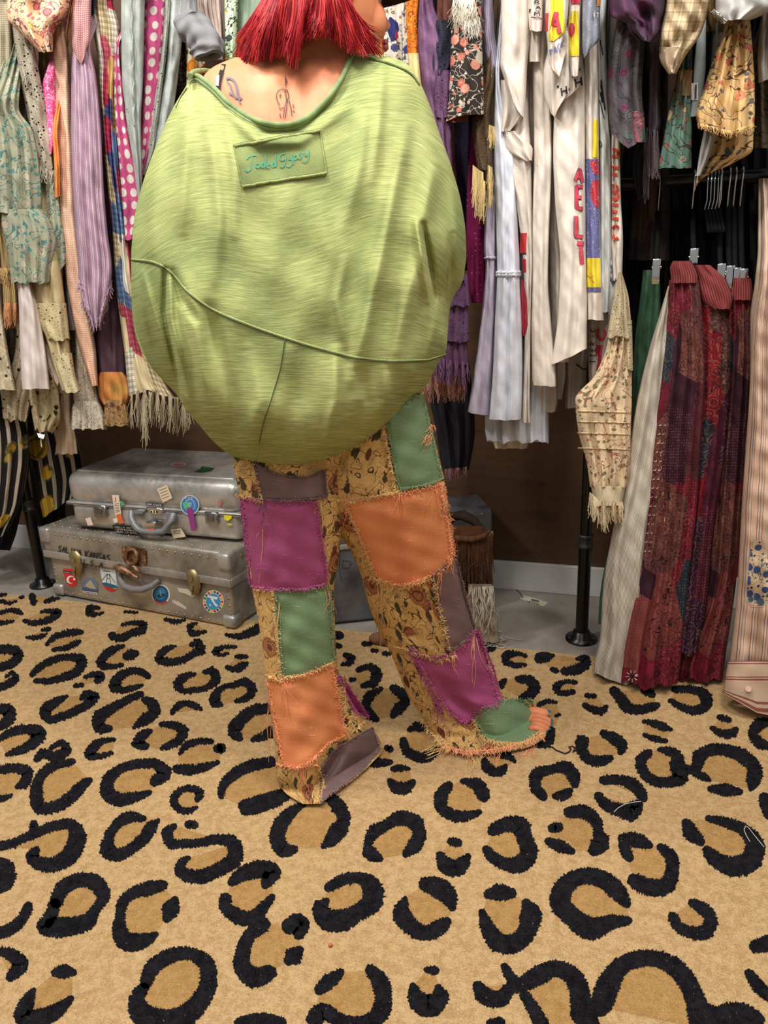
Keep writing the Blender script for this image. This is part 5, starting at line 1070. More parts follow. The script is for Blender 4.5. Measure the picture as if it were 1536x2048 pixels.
def patch(L, m, top, bot, name, cols='o', sag=None, ln=7, bottomcol=None, dens=1.1, left=None, right=None):
    """panel between a top and a bottom pixel polyline, sewn on with frayed edges"""
    a, b = np.array(top, float), np.array(bot, float)
    def rs_(p, n):
        s_ = np.r_[0, np.cumsum(np.linalg.norm(np.diff(p, axis=0), axis=1))]; q = np.linspace(0, s_[-1], n); return np.stack([pch(s_, p[:, 0])(q), pch(s_, p[:, 1])(q)], 1)
    n = 34; A_, B_ = rs_(a, n), rs_(b, n); k = 38; t = np.linspace(0, 1, k)[:, None, None]; G = A_[None]*(1-t)+B_[None]*t
    e = np.minimum(np.minimum(np.linspace(0, 1, n), np.linspace(1, 0, n))[None, :]*n, np.minimum(t[:, 0, 0], 1-t[:, 0, 0])[:, None]*k); puff = np.clip(e/3., 0, 1)
    ex = .0022+.0022*puff+.0012*np.sin(G[..., 0]/11.+G[..., 1]/17.)*puff; P = L.pt(G[..., 0], G[..., 1], ex)
    mb = MB(); mb.grid(P, np.stack([G[..., 0]*.001, -G[..., 1]*.001], -1), m)
    pl = L.pt; bc = bottomcol or cols
    def cnt(l): return int(np.linalg.norm(np.diff(np.array(l), axis=0), axis=1).sum()*dens)
    seg_out(mb, pl, B_[::3][::1], bc, cnt(B_), ln); seg_out(mb, pl, A_[::3][::-1], cols, cnt(A_), ln)
    l_, r_ = G[::4, 0], G[::4, -1]; seg_out(mb, pl, l_, cols, cnt(l_), ln*.8); seg_out(mb, pl, r_[::-1], cols, cnt(r_), ln)
    o = mb.build(name, tr); return o
def lab(o, s): o['label'] = s
lab(patch(legL, mau, [(508, 925), (560, 950), (610, 955), (648, 940)], [(520, 998), (570, 1001), (620, 998), (655, 993)], 'patch', 'm', ln=5), 'mauve patch')
lab(patch(legL, pur, [(482, 996), (530, 1003), (580, 1006), (632, 1004)], [(502, 1173), (550, 1178), (600, 1178), (655, 1166)], 'patch', 'p', bottomcol='p', ln=9), 'purple patch')
lab(patch(legL, grn, [(550, 1182), (590, 1183), (630, 1180), (660, 1174)], [(566, 1354), (600, 1352), (640, 1338), (668, 1323)], 'patch', 'g', bottomcol='t', ln=8), 'green patch')
lab(patch(legL, pea, [(534, 1358), (570, 1362), (620, 1346), (664, 1330)], [(566, 1528), (590, 1536), (630, 1515), (655, 1488), (690, 1470)], 'patch', 'o', ln=9), 'peach patch')
lab(patch(legL, mau, [(645, 1535), (670, 1500), (705, 1478), (745, 1455)], [(640, 1606), (668, 1582), (715, 1548), (760, 1498)], 'patch', 'm', ln=4), 'mauve patch')
lab(patch(legL, pur, [(676, 1352), (682, 1354), (690, 1362)], [(712, 1425), (726, 1428), (738, 1436)], 'patch', 'p', ln=7), 'purple patch')
lab(patch(legR, grn, [(772, 832), (795, 812), (825, 796), (846, 790)], [(798, 978), (830, 974), (860, 967), (884, 958)], 'patch', 'g', ln=6), 'green patch')
lab(patch(legR, pea, [(688, 1003), (750, 996), (820, 986), (882, 968)], [(756, 1158), (800, 1170), (860, 1152), (886, 1138), (906, 1112)], 'patch', 'o', bottomcol='o', ln=10), 'peach patch')
lab(patch(legR, mau, [(866, 1153), (890, 1132), (911, 1118)], [(897, 1302), (925, 1285), (950, 1258)], 'patch', 'm', ln=6), 'mauve patch')
lab(patch(legR, pur, [(820, 1296), (860, 1318), (905, 1310), (955, 1262)], [(900, 1424), (930, 1444), (950, 1432), (965, 1415), (1000, 1408)], 'patch', 'p', ln=10), 'purple patch')
lab(patch(legR, grn, [(950, 1432), (985, 1412), (1015, 1401), (1062, 1400)], [(972, 1478), (1005, 1486), (1045, 1484), (1084, 1460)], 'patch', 'g', bottomcol='t', ln=9), 'green patch')
mb = MB()
def bor(L, pts, c, n, ln, r=.0008): seg_out(mb, L.pt, pts, c, n, ln, r)
bor(legL, [(482, 905), (510, 940), (524, 1002)], 't', 90, 7); bor(legL, [(470, 990), (500, 996), (524, 1002)], 't', 60, 8); bor(legL, [(548, 1180), (556, 1270), (566, 1356)], 't', 150, 9); bor(legL, [(530, 1350), (565, 1362)], 't', 50, 9); bor(legL, [(506, 1178), (548, 1182)], 't', 40, 7)
bor(legL, [(553, 1528), (590, 1534), (636, 1528)], 'o', 80, 10); bor(legL, [(690, 1350), (690, 1420), (712, 1462), (730, 1440)], 't', 120, 10); bor(legL, [(636, 1530), (648, 1565), (640, 1606)], 't', 60, 7)
bor(legR, [(632, 990), (690, 1003), (745, 996), (800, 980)], 't', 180, 9); bor(legR, [(766, 850), (778, 910), (792, 980)], 't', 130, 8); bor(legR, [(690, 1003), (720, 1075), (752, 1160)], 't', 200, 9); bor(legR, [(740, 1155), (800, 1176), (866, 1155)], 't', 150, 9)
bor(legR, [(866, 1155), (882, 1225), (900, 1300)], 't', 130, 8); bor(legR, [(778, 1292), (800, 1295), (840, 1308), (880, 1322), (912, 1308)], 't', 200, 9); bor(legR, [(886, 968), (900, 1040), (910, 1112)], 'o', 170, 12); bor(legR, [(955, 1260), (985, 1330), (1005, 1400)], 'p', 120, 10)
bor(legR, [(820, 1300), (850, 1360), (885, 1420)], 'p', 150, 10); bor(legR, [(884, 1492), (930, 1503), (985, 1500), (1040, 1488), (1088, 1468)], 'o', 260, 13); bor(legR, [(846, 1440), (870, 1475), (900, 1500)], 't', 120, 12); bor(legR, [(1052, 1402), (1078, 1425), (1086, 1455), (1080, 1475)], 't', 120, 9); bor(legR, [(948, 1436), (958, 1462), (972, 1482)], 't', 70, 9)
mb.build('frayed_seams', tr)
for L, pt_, c, n, ln in ((legR, (800, 982), 'o', 7, 60), (legR, (692, 1008), 'o', 5, 42), (legR, (870, 978), 'o', 5, 50), (legR, (760, 1160), 't', 7, 120), (legR, (880, 1140), 'o', 6, 60), (legR, (905, 1310), 'o', 4, 40), (legR, (875, 1400), 'p', 10, 60), (legL, (524, 1004), 'm', 6, 50), (legL, (528, 1010), 't', 2, 150), (legL, (640, 1005), 't', 6, 50),
     (legL, (655, 1165), 'o', 3, 60), (legL, (560, 1200), 't', 3, 130), (legL, (570, 1362), 'o', 5, 70), (legL, (540, 1380), 'o', 6, 120), (legL, (605, 1535), 'o', 8, 50), (legR, (660, 1010), 't', 6, 40), (legR, (950, 1270), 't', 5, 90), (legR, (900, 1110), 'o', 10, 40), (legR, (890, 1000), 'g', 4, 40), (legR, (865, 850), 'o', 10, 28), (legR, (858, 870), 'o', 10, 26)):
    mb = MB(); strands(mb, mat('plain', tcol[c], .95), [(pt_[0]-5, pt_[1]-2), (pt_[0]+5, pt_[1]+2)], n, ln, 9, .0008, L.pt, fz, 5, .012, k=9); mb.build('loose_thread', tr)
for x0, y0, dx in ((885, 1488, -35), (905, 1496, -50), (930, 1500, 8), (945, 1502, 12), (975, 1498, -25), (1010, 1492, -30), (1060, 1478, -20), (1075, 1474, -12)):
    mb = MB()
    for i in range(6):
        t = np.linspace(0, 1, 8); X = x0+fz.gauss(0, 5)+dx*t*fz.uniform(.5, 1.2)+3*np.sin(t*6+i); Y = y0+(26+fz.uniform(-8, 14))*t**1.3-(14 if dx < -30 else 0)*t; mb.tube(onZ(X, Y, .004+.006*(1-t)), .0009, mat('plain', tcol['t' if x0 < 1000 else 'o'], .95), 4, 0, False)
    mb.build('loose_thread', tr)

# ------------------------------------------------------------------ hanging clothes
LAY = [1.93, 1.975, 2.02, 2.065, 2.11, 2.16]
GN = [100]
CAT = {'shirt': 'shirt', 'dress': 'dress', 'skirt': 'skirt', 'blouse': 'blouse', 'jacket': 'jacket', 'scarf': 'scarf', 'trousers': 'trousers', 'cardigan': 'cardigan', 'tunic': 'tunic', 'top': 'top'}
def top_row(rows, Y, ztop=1.925, k=.35, rail=RY):
    y, a, b = rows[0][:3]; c = onY(np.array([(a+b)/2.]), np.array([float(y)]), Y)[0]; w = min(.05, (b-a)*.0016*k)
    p0 = proj((c[0]-w/2, rail, ztop)); p1 = proj((c[0]+w/2, rail, ztop)); return ((p0[1]+p1[1])/2, p0[0], p1[0])
def mkloft(rows, lay, T=.028, Tb=.02, fold=None, ext=True, rail=RY, ztop=1.925, **k):
    GN[0] += 1; rows = sorted(rows); Y = LAY[lay] if isinstance(lay, int) else lay; base = Y
    if ext:
        tr_ = top_row(rows, Y, ztop, rail=rail); y0 = rows[0][0]
        if tr_[0] < y0-20:
            mid = y0-min(70, (y0-tr_[0])*.35); w = (rows[0][2]-rows[0][1]); c = (rows[0][1]+rows[0][2])/2; tc = (tr_[1]+tr_[2])/2; f = (y0-mid)/(y0-tr_[0]); mc = c+(tc-c)*f
            rows = [tr_, (mid, mc-w*.36, mc+w*.36)]+rows
            ya = [tr_[0], y0-20.]; base = (lambda q, ya=ya, Y=Y, rail=rail: np.interp(q, ya, [rail, Y]))
    W = max(r_[2]-r_[1] for r_ in rows)
    fo = fold if fold else (.008+W*.00008, max(1.3, W/26.), 0)
    return Loft(rows, base, T, Tb, 'Y', (fo[0], fo[1], GN[0]), k.pop('crumple', .003), k.pop('p', 2.3), scale=.0016, **k)
def G(name, label, m, rows, lay=1, parts=(), group=None, cat=None, deco=None, **k):
    L = mkloft(rows, lay, **k); mb = MB()
    if not parts and deco is None:
        L.add(mb, m); o = mb.build(name); tag(o, label, cat or CAT[name], group); return o, L
    org = onY(np.array([float(rows[-1][1]+rows[-1][2])/2]), np.array([float(rows[-1][0])]), LAY[lay] if isinstance(lay, int) else lay)[0]
    e = empty(name, org, label, cat or CAT[name], group); L.add(mb, m); mb.build('cloth', e)
    for pt in parts:
        mb = MB(); pn, pm, pr = pt[:3]; kk = dict(ext=False); kk.update(pt[3] if len(pt) > 3 else {})
        fr_ = kk.pop('fringe', None); base_l = (LAY[lay] if isinstance(lay, int) else lay)-.012
        PL = mkloft(pr, kk.pop('Y', base_l), **kk); PL.add(mb, pm)
        if fr_: strands(mb, fr_[0], fr_[1], fr_[2], fr_[3], fr_[4], fr_[5], PL.pt, GR, 2.5, .006, k=6, clump=fr_[6] if len(fr_) > 6 else 0)
        mb.build(pn, e)
    if deco:
        for pn, fn in deco: mb = MB(); fn(mb, L); mb.build(pn, e)
    return e, L
GR = random.Random(99)
def frg(c, line, n, ln, sp=3, r=.0011, clump=0):
    m = mat('plain', c, .95); return lambda mb, L: strands(mb, m, line, n, ln, sp, r, L.pt, GR, 2.5, .006, k=6, clump=clump)
def prints(fnlist):
    def f(mb, L):
        for q in fnlist: q(mb, L)
    return f
def LET(s, c, org, ux, uy, w, gap=.35, o=None):
    m = mat('plain', c, .9)
    def f(mb, L):
        if o: text(mb, mat('plain', o, .9), s, org, ux, uy, w+2.2, L.pt, gap, .002)
        text(mb, m, s, org, ux, uy, w, L.pt, gap, .0045)
    return f
def BLK(c, pts, ex=.0018, sub=14):
    """printed area between two edges given as [(xl,xr,y)...]"""
    m = mat('solid', c, crinkle=0) if isinstance(c, tuple) else c
    def f(mb, L):
        y = np.linspace(pts[0][2], pts[-1][2], sub*2); a = np.interp(y, [p[2] for p in pts], [p[0] for p in pts]); b = np.interp(y, [p[2] for p in pts], [p[1] for p in pts]); t = np.linspace(0, 1, sub)[None]
        X = a[:, None]*(1-t)+b[:, None]*t; Yv = np.broadcast_to(y[:, None], X.shape); mb.grid(L.pt(X, Yv, ex), np.stack([X, -Yv], -1)*.0016, m)
    return f
def CUR(c, pts, w, ex=.003):
    m = mat('plain', c, .9); return lambda mb, L: ribbon(mb, m, pts, w, L.pt, ex)
cream = (226, 214, 196); lacec = mat('lace', (206, 192, 158)); lacedark = mat('lace', (150, 138, 118))
# ---- far left ------------------------------------------------------
gz1 = m_gauze((196, 186, 160), (150, 136, 110)); G('shirt', 'olive beige crinkled gauze shirt at the far left edge', gz1, [(0, -30, 22), (120, -30, 24), (230, -30, 20)], 1)
G('shirt', 'tan crinkle shirt hanging second from the left edge', mat('stripes', .012, ((0, (186, 172, 142)), (.6, (150, 134, 108))), crinkle=30), [(0, 6, 40), (100, 14, 44), (235, 18, 50)], 2)
G('shirt', 'pink-taupe striped shirt behind the grey crochet', mat('stripes', .010, ((0, (214, 186, 178)), (.7, (170, 140, 138))), crinkle=26), [(80, 76, 112), (200, 84, 112), (330, 92, 110)], 4)
teal_f = mat('floral', (158, 158, 134), ((186, 176, 152), (174, 164, 140)), (86, 136, 128), (72, 118, 112), 20, .46)
G('dress', 'tiered teal and beige floral eyelet dress, leftmost of the rack', teal_f, [(215, -40, 38), (262, -40, 66), (340, -40, 80), (400, -40, 84), (425, -40, 82)], 0, T=.045, hem=[(0, -4), (1, 6)],
  parts=[('tier', teal_f, [(418, 4, 84), (440, 2, 100), (480, 10, 112), (530, 18, 104), (566, 22, 100)], dict(T=.045, fold=(.014, 4.5, 0), wave=4)), ('tier', teal_f, [(340, 90, 112), (430, 92, 122), (500, 96, 132), (556, 98, 134)], dict(Y=1.96, fold=(.012, 2, 0), hem=[(0, 12), (1, -34)]))])
G('cardigan', 'grey-beige open crochet lace piece beside the teal floral dress', mat('lace', (178, 168, 148), 60, .34), [(30, 24, 58), (120, 34, 74), (220, 52, 92), (345, 74, 108)], .0+1.955, fold=(.014, 2.2, 0), crumple=.006, deco=[('frayed_edge', frg((186, 178, 160), [(74, 330), (108, 345)], 40, 30)), ('frayed_edge', frg((186, 178, 160), [(40, 120), (56, 160)], 24, 24))])
pf = mat('floral', (240, 200, 160), ((236, 130, 130), (244, 160, 120), (250, 214, 130)), (196, 110, 130), (90, 70, 80), 24)
G('blouse', 'peach and pink floral blouse with rolled sleeve, top left', pf, [(-10, 20, 142), (14, 14, 140), (34, 14, 132), (60, 36, 110), (85, 60, 106), (104, 78, 106)], 0, T=.07, fold=(.02, 2, 0), crumple=.007, cat='blouse')
G('top', 'hot pink embroidered top peeking left of the peach gauze shirt', mat('floral', (232, 84, 150), ((246, 180, 205), (238, 110, 165)), (250, 200, 214), (246, 190, 210), 60, .4), [(178, 84, 112), (230, 86, 114), (290, 92, 112), (308, 98, 106)], 1.965, crumple=.006)
G('scarf', 'narrow orange crinkled scarf beside the peach gauze shirt', mat('solid', (222, 144, 78), crinkle=40), [(268, 104, 116), (330, 108, 120), (394, 110, 120)], 1.95)
G('shirt', 'long peach gauze shirt with a pointed hem', m_gauze((240, 204, 178), (222, 170, 140), .006), [(0, 104, 142), (56, 106, 130), (110, 107, 138), (200, 108, 142), (330, 112, 152), (440, 118, 158), (560, 132, 168), (640, 146, 182), (700, 160, 192), (772, 184, 196)], 1, T=.03)
lt_ = m_stripes(.034, [(0, (172, 138, 160)), (.22, (176, 140, 165)), (.34, (214, 200, 196)), (.40, (150, 120, 142)), (.46, (206, 190, 190)), (.56, (172, 136, 160)), (.86, (214, 204, 196)), (.92, (176, 142, 166))], grid=(.004, (215, 205, 212)))
G('shirt', 'mauve striped gauze shirt with pink checked yoke and frayed pointed tail', lt_, [(96, 146, 182), (150, 142, 192), (260, 142, 202), (380, 146, 208), (470, 152, 216), (540, 156, 224), (570, 158, 222), (610, 168, 214), (655, 184, 200)], 0, T=.035,
  parts=[('yoke', m_gauze((214, 164, 158), (168, 112, 118), .007), [(-10, 146, 184), (40, 144, 182), (90, 143, 182), (122, 150, 176)], dict(T=.035, Y=1.92, ext=True, hem=[(0, -12), (.5, 8), (1, -30)]))], deco=[('frayed_hem', frg((192, 164, 182), [(156, 556), (168, 600), (190, 650), (206, 610), (224, 560)], 150, 24, 4, .001))])
G('top', 'dark plum crinkled top with an orange silk cuff', mat('solid', (92, 66, 76), crinkle=26, c2=(76, 56, 66)), [(320, 202, 220), (460, 196, 228), (560, 190, 238), (660, 186, 248), (748, 194, 252)], 2, T=.04, parts=[('cuff', mat('solid', (206, 116, 66), c2=(190, 148, 76), crinkle=10), [(744, 200, 246), (758, 195, 256), (790, 197, 260), (808, 206, 254)], dict(T=.05, fold=(.012, 3, 0), crumple=.008)), ('ruffle', mat('floral', (168, 132, 86), ((110, 74, 50), (190, 150, 100)), (120, 96, 60), (70, 50, 36), 40), [(800, 210, 250), (830, 208, 258), (852, 206, 262)], dict(Y=1.98, fold=(.012, 5, 0), wave=4))])
pw = [(216, 200, 160), (186, 52, 84), (220, 214, 196), (104, 130, 170), (226, 206, 168), (60, 76, 128), (196, 160, 100), (196, 90, 110)]
def patchplaid():
    n = N('patchwork plaid'); uv = n.uv(); w = n.sc(uv, 1, .55, .12); V = n.vor(w, 15, .8, 'F1', 'CHEBYCHEV'); r, g = n.sep(V.outputs['Color']); col = n.ramp(r, [(i/8, c) for i, c in enumerate(pw)])
    x, y = n.sep(n.warp(n.sc(uv, 1, 1, .1), 20, .004)); a = n.ramp(n.math('FRACT', n.math('MULTIPLY', x, 62.)), [(0, (255, 255, 255)), (.6, (180, 176, 180)), (.8, (255, 250, 240)), (.9, (110, 100, 110))]); b = n.ramp(n.math('FRACT', n.math('MULTIPLY', y, 52.)), [(0, (255, 255, 255)), (.55, (190, 180, 180)), (.8, (252, 246, 236)), (.92, (110, 100, 116))])
    p = n.mix(1., a, b, 'MULTIPLY'); col = n.mix(n.math('MULTIPLY', n.step(g, .3, .01), .8), col, p, 'MULTIPLY'); return fin(n, col, None, 18)
ppl = patchplaid()
G('tunic', 'long patchwork tunic of plaid and blue leaf scraps with raggedy fringe hem', ppl, [(0, 182, 226), (60, 186, 240), (120, 196, 240), (200, 200, 232), (300, 208, 236), (400, 218, 246), (480, 226, 258), (560, 230, 266), (640, 240, 285), (700, 248, 305), (760, 254, 330), (792, 258, 352)], 1, T=.04, hem=[(0, 0), (.4, -12), (1, 8)],
  deco=[('fringe', frg((178, 164, 136), [(262, 785), (300, 776), (330, 790), (380, 800)], 260, 62, 5, .0012, 9)), ('fringe', frg((190, 178, 150), [(284, 800), (292, 806)], 20, 88, 4, .0012))])
sage = mat('solid', (152, 160, 154), crinkle=16, c2=(172, 178, 170))
G('shirt', 'sage grey distressed shirt with a puckered front seam', sage, [(0, 242, 290), (80, 242, 288), (160, 244, 286), (240, 254, 282), (340, 268, 284), (400, 276, 284)], 0, T=.03, deco=[('seam', lambda mb, L: mb.tube(L.pt(np.linspace(262, 268, 40)+np.sin(np.arange(40))*1.2, np.linspace(-20, 250, 40), .002), .003, sage, 6))])
dots = mat('dots', (180, 74, 118), (206, 198, 188), 30, .36); lac2 = mat('lace', (176, 178, 166), 70, .25, None, True)
G('dress', 'magenta polka dot dress edged with grey lace, narrow front strip', dots, [(100, 230, 240), (160, 228, 246), (230, 230, 252), (300, 236, 264), (400, 244, 284), (480, 250, 270)], 1.945, T=.02, parts=[('lace_trim', lac2, [(110, 244, 254), (220, 250, 262), (300, 262, 274), (380, 276, 286)], dict(T=.02))])
G('dress', 'magenta polka dot dress edged with grey lace, wide strip behind sage shirts', dots, [(0, 288, 334), (100, 282, 328), (200, 277, 314), (300, 274, 300), (360, 272, 286)], 1, T=.03, parts=[('lace_trim', lac2, [(0, 330, 342), (100, 323, 334), (200, 308, 322), (300, 294, 308), (350, 282, 290)], dict(T=.02))])
G('shirt', 'silvery sage washed satin shirt right of the polka dots', mat('solid', (156, 162, 158), crinkle=9, c2=(190, 194, 190)), [(0, 338, 372), (100, 334, 362), (200, 320, 350), (300, 304, 332), (400, 282, 296)], 1)
G('jacket', 'charcoal printed jacket behind the grey rolled sleeve', mat('floral', (62, 58, 66), ((96, 84, 86), (54, 62, 96)), (84, 92, 84), (128, 118, 112), 26), [(0, 352, 392), (120, 348, 380), (220, 338, 366), (330, 320, 345)], 3)
wf = mat('floral', (232, 216, 186), ((214, 70, 52), (232, 150, 50), (236, 196, 70)), (96, 120, 140), (160, 90, 60), 15, .46)
G('dress', 'cream dress splashed with red, orange and yellow flowers, below rolled sleeve', wf, [(70, 370, 420), (120, 372, 412), (190, 372, 400), (260, 372, 410)], 2)
G('shirt', 'pale pink shirt with fine plum pinstripes, behind the red hair', m_stripes(.013, [(0, (226, 202, 190)), (.72, (120, 84, 104)), (.84, (226, 206, 194))]), [(0, 384, 442), (60, 400, 446), (120, 420, 448)], 2)
gs = mat('solid', (134, 134, 136), crinkle=8, c2=(152, 152, 154), fine=500)
def rolled(pts, rads, seed=1, Y=1.90):
    """thick turned-up sleeve: a crumpled fat tube with an open mouth"""
    def f(mb, L, m):
        p = np.array(pts, float); t = np.arange(len(p)); q = np.linspace(0, len(p)-1, 46); x, y, r = pch(t, p[:, 0])(q), pch(t, p[:, 1])(q), pch(t, rads)(q); C_ = onY(x, y, Y); tg = np.gradient(C_, axis=0); tg /= np.linalg.norm(tg, axis=1)[:, None]; a = np.cross(tg, [0, 1., 0]); a /= np.linalg.norm(a, axis=1)[:, None]; b = np.cross(tg, a); th = np.arange(40)*2*math.pi/40
        rr = r[:, None]*(1+.10*np.sin(3*th[None]+q[:, None]*1.3+seed)+.07*np.sin(5*th[None]-q[:, None]*2.1)+.06*np.sin(q[:, None]*7+2*th[None])); P = C_[:, None]+rr[..., None]*(np.cos(th)[None, :, None]*a[:, None]+np.sin(th)[None, :, None]*b[:, None])
        U = np.stack([np.broadcast_to(th*.02, rr.shape), np.broadcast_to(q[:, None]*.02, rr.shape)], -1); mb.grid(P, U, m, True); In = C_[-1]+(P[-1]-C_[-1])*.72; In2 = C_[-6]+(P[-6]-C_[-6])*.7; mb.grid(np.stack([P[-1], In+tg[-1]*.004, In2]), np.zeros((3, 40, 2)), m, True)
    return f
G('shirt', 'grey sweatshirt with a thick rolled-up sleeve', gs, [(-30, 366, 392), (30, 362, 396)], 1.93, T=.03, cat='sweatshirt', deco=[('rolled_sleeve', lambda mb, L: rolled([(368, 32), (376, 48), (396, 66), (414, 90), (420, 112)], [.022, .036, .038, .040, .034])(mb, L, gs))])
mint = mat('floral', (206, 226, 190), ((240, 204, 90), (70, 80, 80), (236, 150, 80)), (90, 120, 90), (40, 40, 44), 26)
G('dress', 'mint and yellow novelty print dress left of the hair', mint, [(0, 448, 476), (80, 450, 474), (170, 448, 470), (240, 446, 470)], 1)
G('shirt', 'soft sage shirt next to the red hair', mat('solid', (150, 166, 146)), [(0, 474, 530), (120, 470, 530), (260, 468, 530)], 2)
# ---- lower left ----------------------------------------------------
cord = (190, 156, 104)
G('scarf', 'golden corded tassel scarf at the far left', mat('stripes', .006, ((0, (186, 160, 110)), (.6, (130, 106, 66)))), [(430, -6, 10), (520, 2, 20), (600, 6, 34), (608, 6, 34)], 1, T=.02, deco=[('tassel', frg(cord, [(0, 536), (20, 536)], 60, 30)), ('tassel', frg((196, 140, 96), [(8, 606), (34, 606)], 90, 46, 3))])
G('jacket', 'dark brown lace jacket at the far left', mat('lace', (84, 70, 62), 60, .25, None, True), [(560, 2, 36), (680, 4, 44), (800, 20, 56)], 3)
G('skirt', 'cream eyelet skirt panel at the left edge', mat('lace', (214, 200, 170), 22, .2, None, True), [(600, -40, 2), (700, -40, 16), (780, -40, 32)], 1)
G('skirt', 'plain white cotton skirt below the teal floral dress', mat('solid', (222, 208, 202), crinkle=6), [(540, 34, 60), (620, 38, 78), (700, 40, 92), (778, 44, 100)], 1.94, T=.05, fold=(.012, 2., 0))
G('skirt', 'white cotton underskirt right of the plain white skirt', mat('solid', (208, 194, 190), crinkle=6), [(560, 60, 90), (700, 84, 118), (788, 96, 130)], 3, T=.04)
G('blouse', 'blush cotton blouse with a raw wavy front edge', mat('solid', (222, 204, 190), crinkle=12), [(560, 56, 78), (650, 58, 96), (730, 86, 112), (768, 108, 122)], 1.985, fold=(.014, 3, 0), wave=8, crumple=.007)
G('blouse', 'beige blouse with tiers of scalloped lace on the sleeve', mat('solid', (204, 186, 140), crinkle=8, c2=(190, 172, 128)), [(556, 60, 124), (620, 72, 132), (680, 92, 138), (740, 110, 146), (780, 124, 152)], 1.95, T=.045,
  parts=[('lace_band', mat('lace', (214, 198, 152), 60, .26, None, True), [(606, 72, 132), (640, 76, 136), (680, 94, 140)], dict(T=.05, wave=5)), ('lace_band', mat('lace', (216, 202, 158), 60, .26, None, True), [(706, 102, 144), (745, 114, 150), (784, 128, 162)], dict(T=.05, wave=5))])
G('blouse', 'grey and sand lace blouse behind the peach gauze shirt', mat('lace', (160, 148, 122), 50, .25, None, True), [(520, 124, 146), (640, 130, 156), (760, 146, 176)], 3)
G('top', 'dove grey top tucked behind the peach gauze shirt', mat('solid', (168, 154, 162)), [(540, 128, 142), (600, 130, 150), (660, 134, 152)], 2)
G('blouse', 'white blouse with tiny flower print and a gathered ruffle cuff', mat('floral', (216, 204, 184), ((150, 96, 70), (120, 110, 80)), (140, 130, 96), (150, 120, 90), 90, .2), [(700, 150, 176), (770, 146, 190), (806, 148, 200)], 2, T=.04,
  parts=[('ruffle_cuff', mat('floral', (224, 214, 196), ((150, 96, 70), (120, 110, 80)), (140, 130, 96), (150, 120, 90), 90, .2), [(802, 150, 196), (815, 144, 204), (840, 142, 212), (858, 141, 214)], dict(T=.055, fold=(.016, 6, 0), wave=4))])
G('skirt', 'crochet doily lace skirt hem at the left', mat('lace', (190, 172, 142), 40, .28), [(700, 30, 90), (780, 8, 70), (810, 4, 62), (840, 6, 56)], 2, fold=(.014, 4, 0), wave=8)
G('skirt', 'pale crochet skirt hem of large open wheels, with a paper tag', mat('lace', (204, 188, 148), 26, .34), [(700, 60, 110), (780, 58, 118), (830, 64, 122), (862, 70, 104)], 1.99, fold=(.014, 3, 0), wave=10, deco=[('paper_tag', lambda mb, L: (quad(mb, C(222, 222, 222), [(74, 866), (90, 869), (87, 878), (77, 875)], L.pt, .004), mb.tube(L.pt(np.array([82., 82, 83]), np.array([876., 884, 894]), .004), .0012, mat('plain', (220, 214, 205)), 5)))])
G('blouse', 'small taupe blouse with a flared frill cuff near the floor', mat('solid', (186, 160, 132), crinkle=30), [(760, 118, 140), (840, 116, 142), (866, 114, 150), (908, 110, 156)], 3, T=.03, fold=(.012, 5, 0), wave=3)
bws = N('striped floral cotton'); _x, _y = bws.sep(bws.warp(bws.uv(), 6, .01)); _c = stripef(bws, _x, 30., [(0, (24, 22, 22)), (.62, (170, 158, 140))]); _f = floral(bws, bws.uv(), (0, 0, 0), [(186, 150, 48), (150, 130, 70)], (62, 82, 56), (46, 60, 44), 9, .5)
_v = bws.vor(bws.warp(bws.uv(), 5, .06), 9, .9).outputs['Distance']; bws = fin(bws, bws.mix(bws.step(bws.math('MULTIPLY', _v, -1.), -.34, .02), _c, _f), None, 8)
G('dress', 'black and cream striped dress with yellow and green flowers, left of pole', bws, [(800, -60, 40), (900, -60, 58), (1000, -60, 44), (1064, -60, 14)], 2.08, T=.04, hem=[(0, 60), (1, 0)], fold=(.014, 5, 0), ztop=1.25)
G('dress', 'black and cream striped dress with yellow roses, right of the black pole', bws, [(800, 52, 120), (900, 60, 158), (960, 72, 166), (1012, 86, 152)], 2.20, T=.03, hem=[(0, 24), (1, -22)], fold=(.014, 5, 0), ztop=1.25, rail=2.2)
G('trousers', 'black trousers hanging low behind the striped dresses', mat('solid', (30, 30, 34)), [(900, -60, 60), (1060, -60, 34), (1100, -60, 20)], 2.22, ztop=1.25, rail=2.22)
G('trousers', 'black long skirt in the shade beside the pole', mat('solid', (24, 24, 26)), [(900, 56, 130), (1000, 66, 130), (1052, 74, 132)], 2.30, ztop=1.25, rail=2.3, cat='skirt')
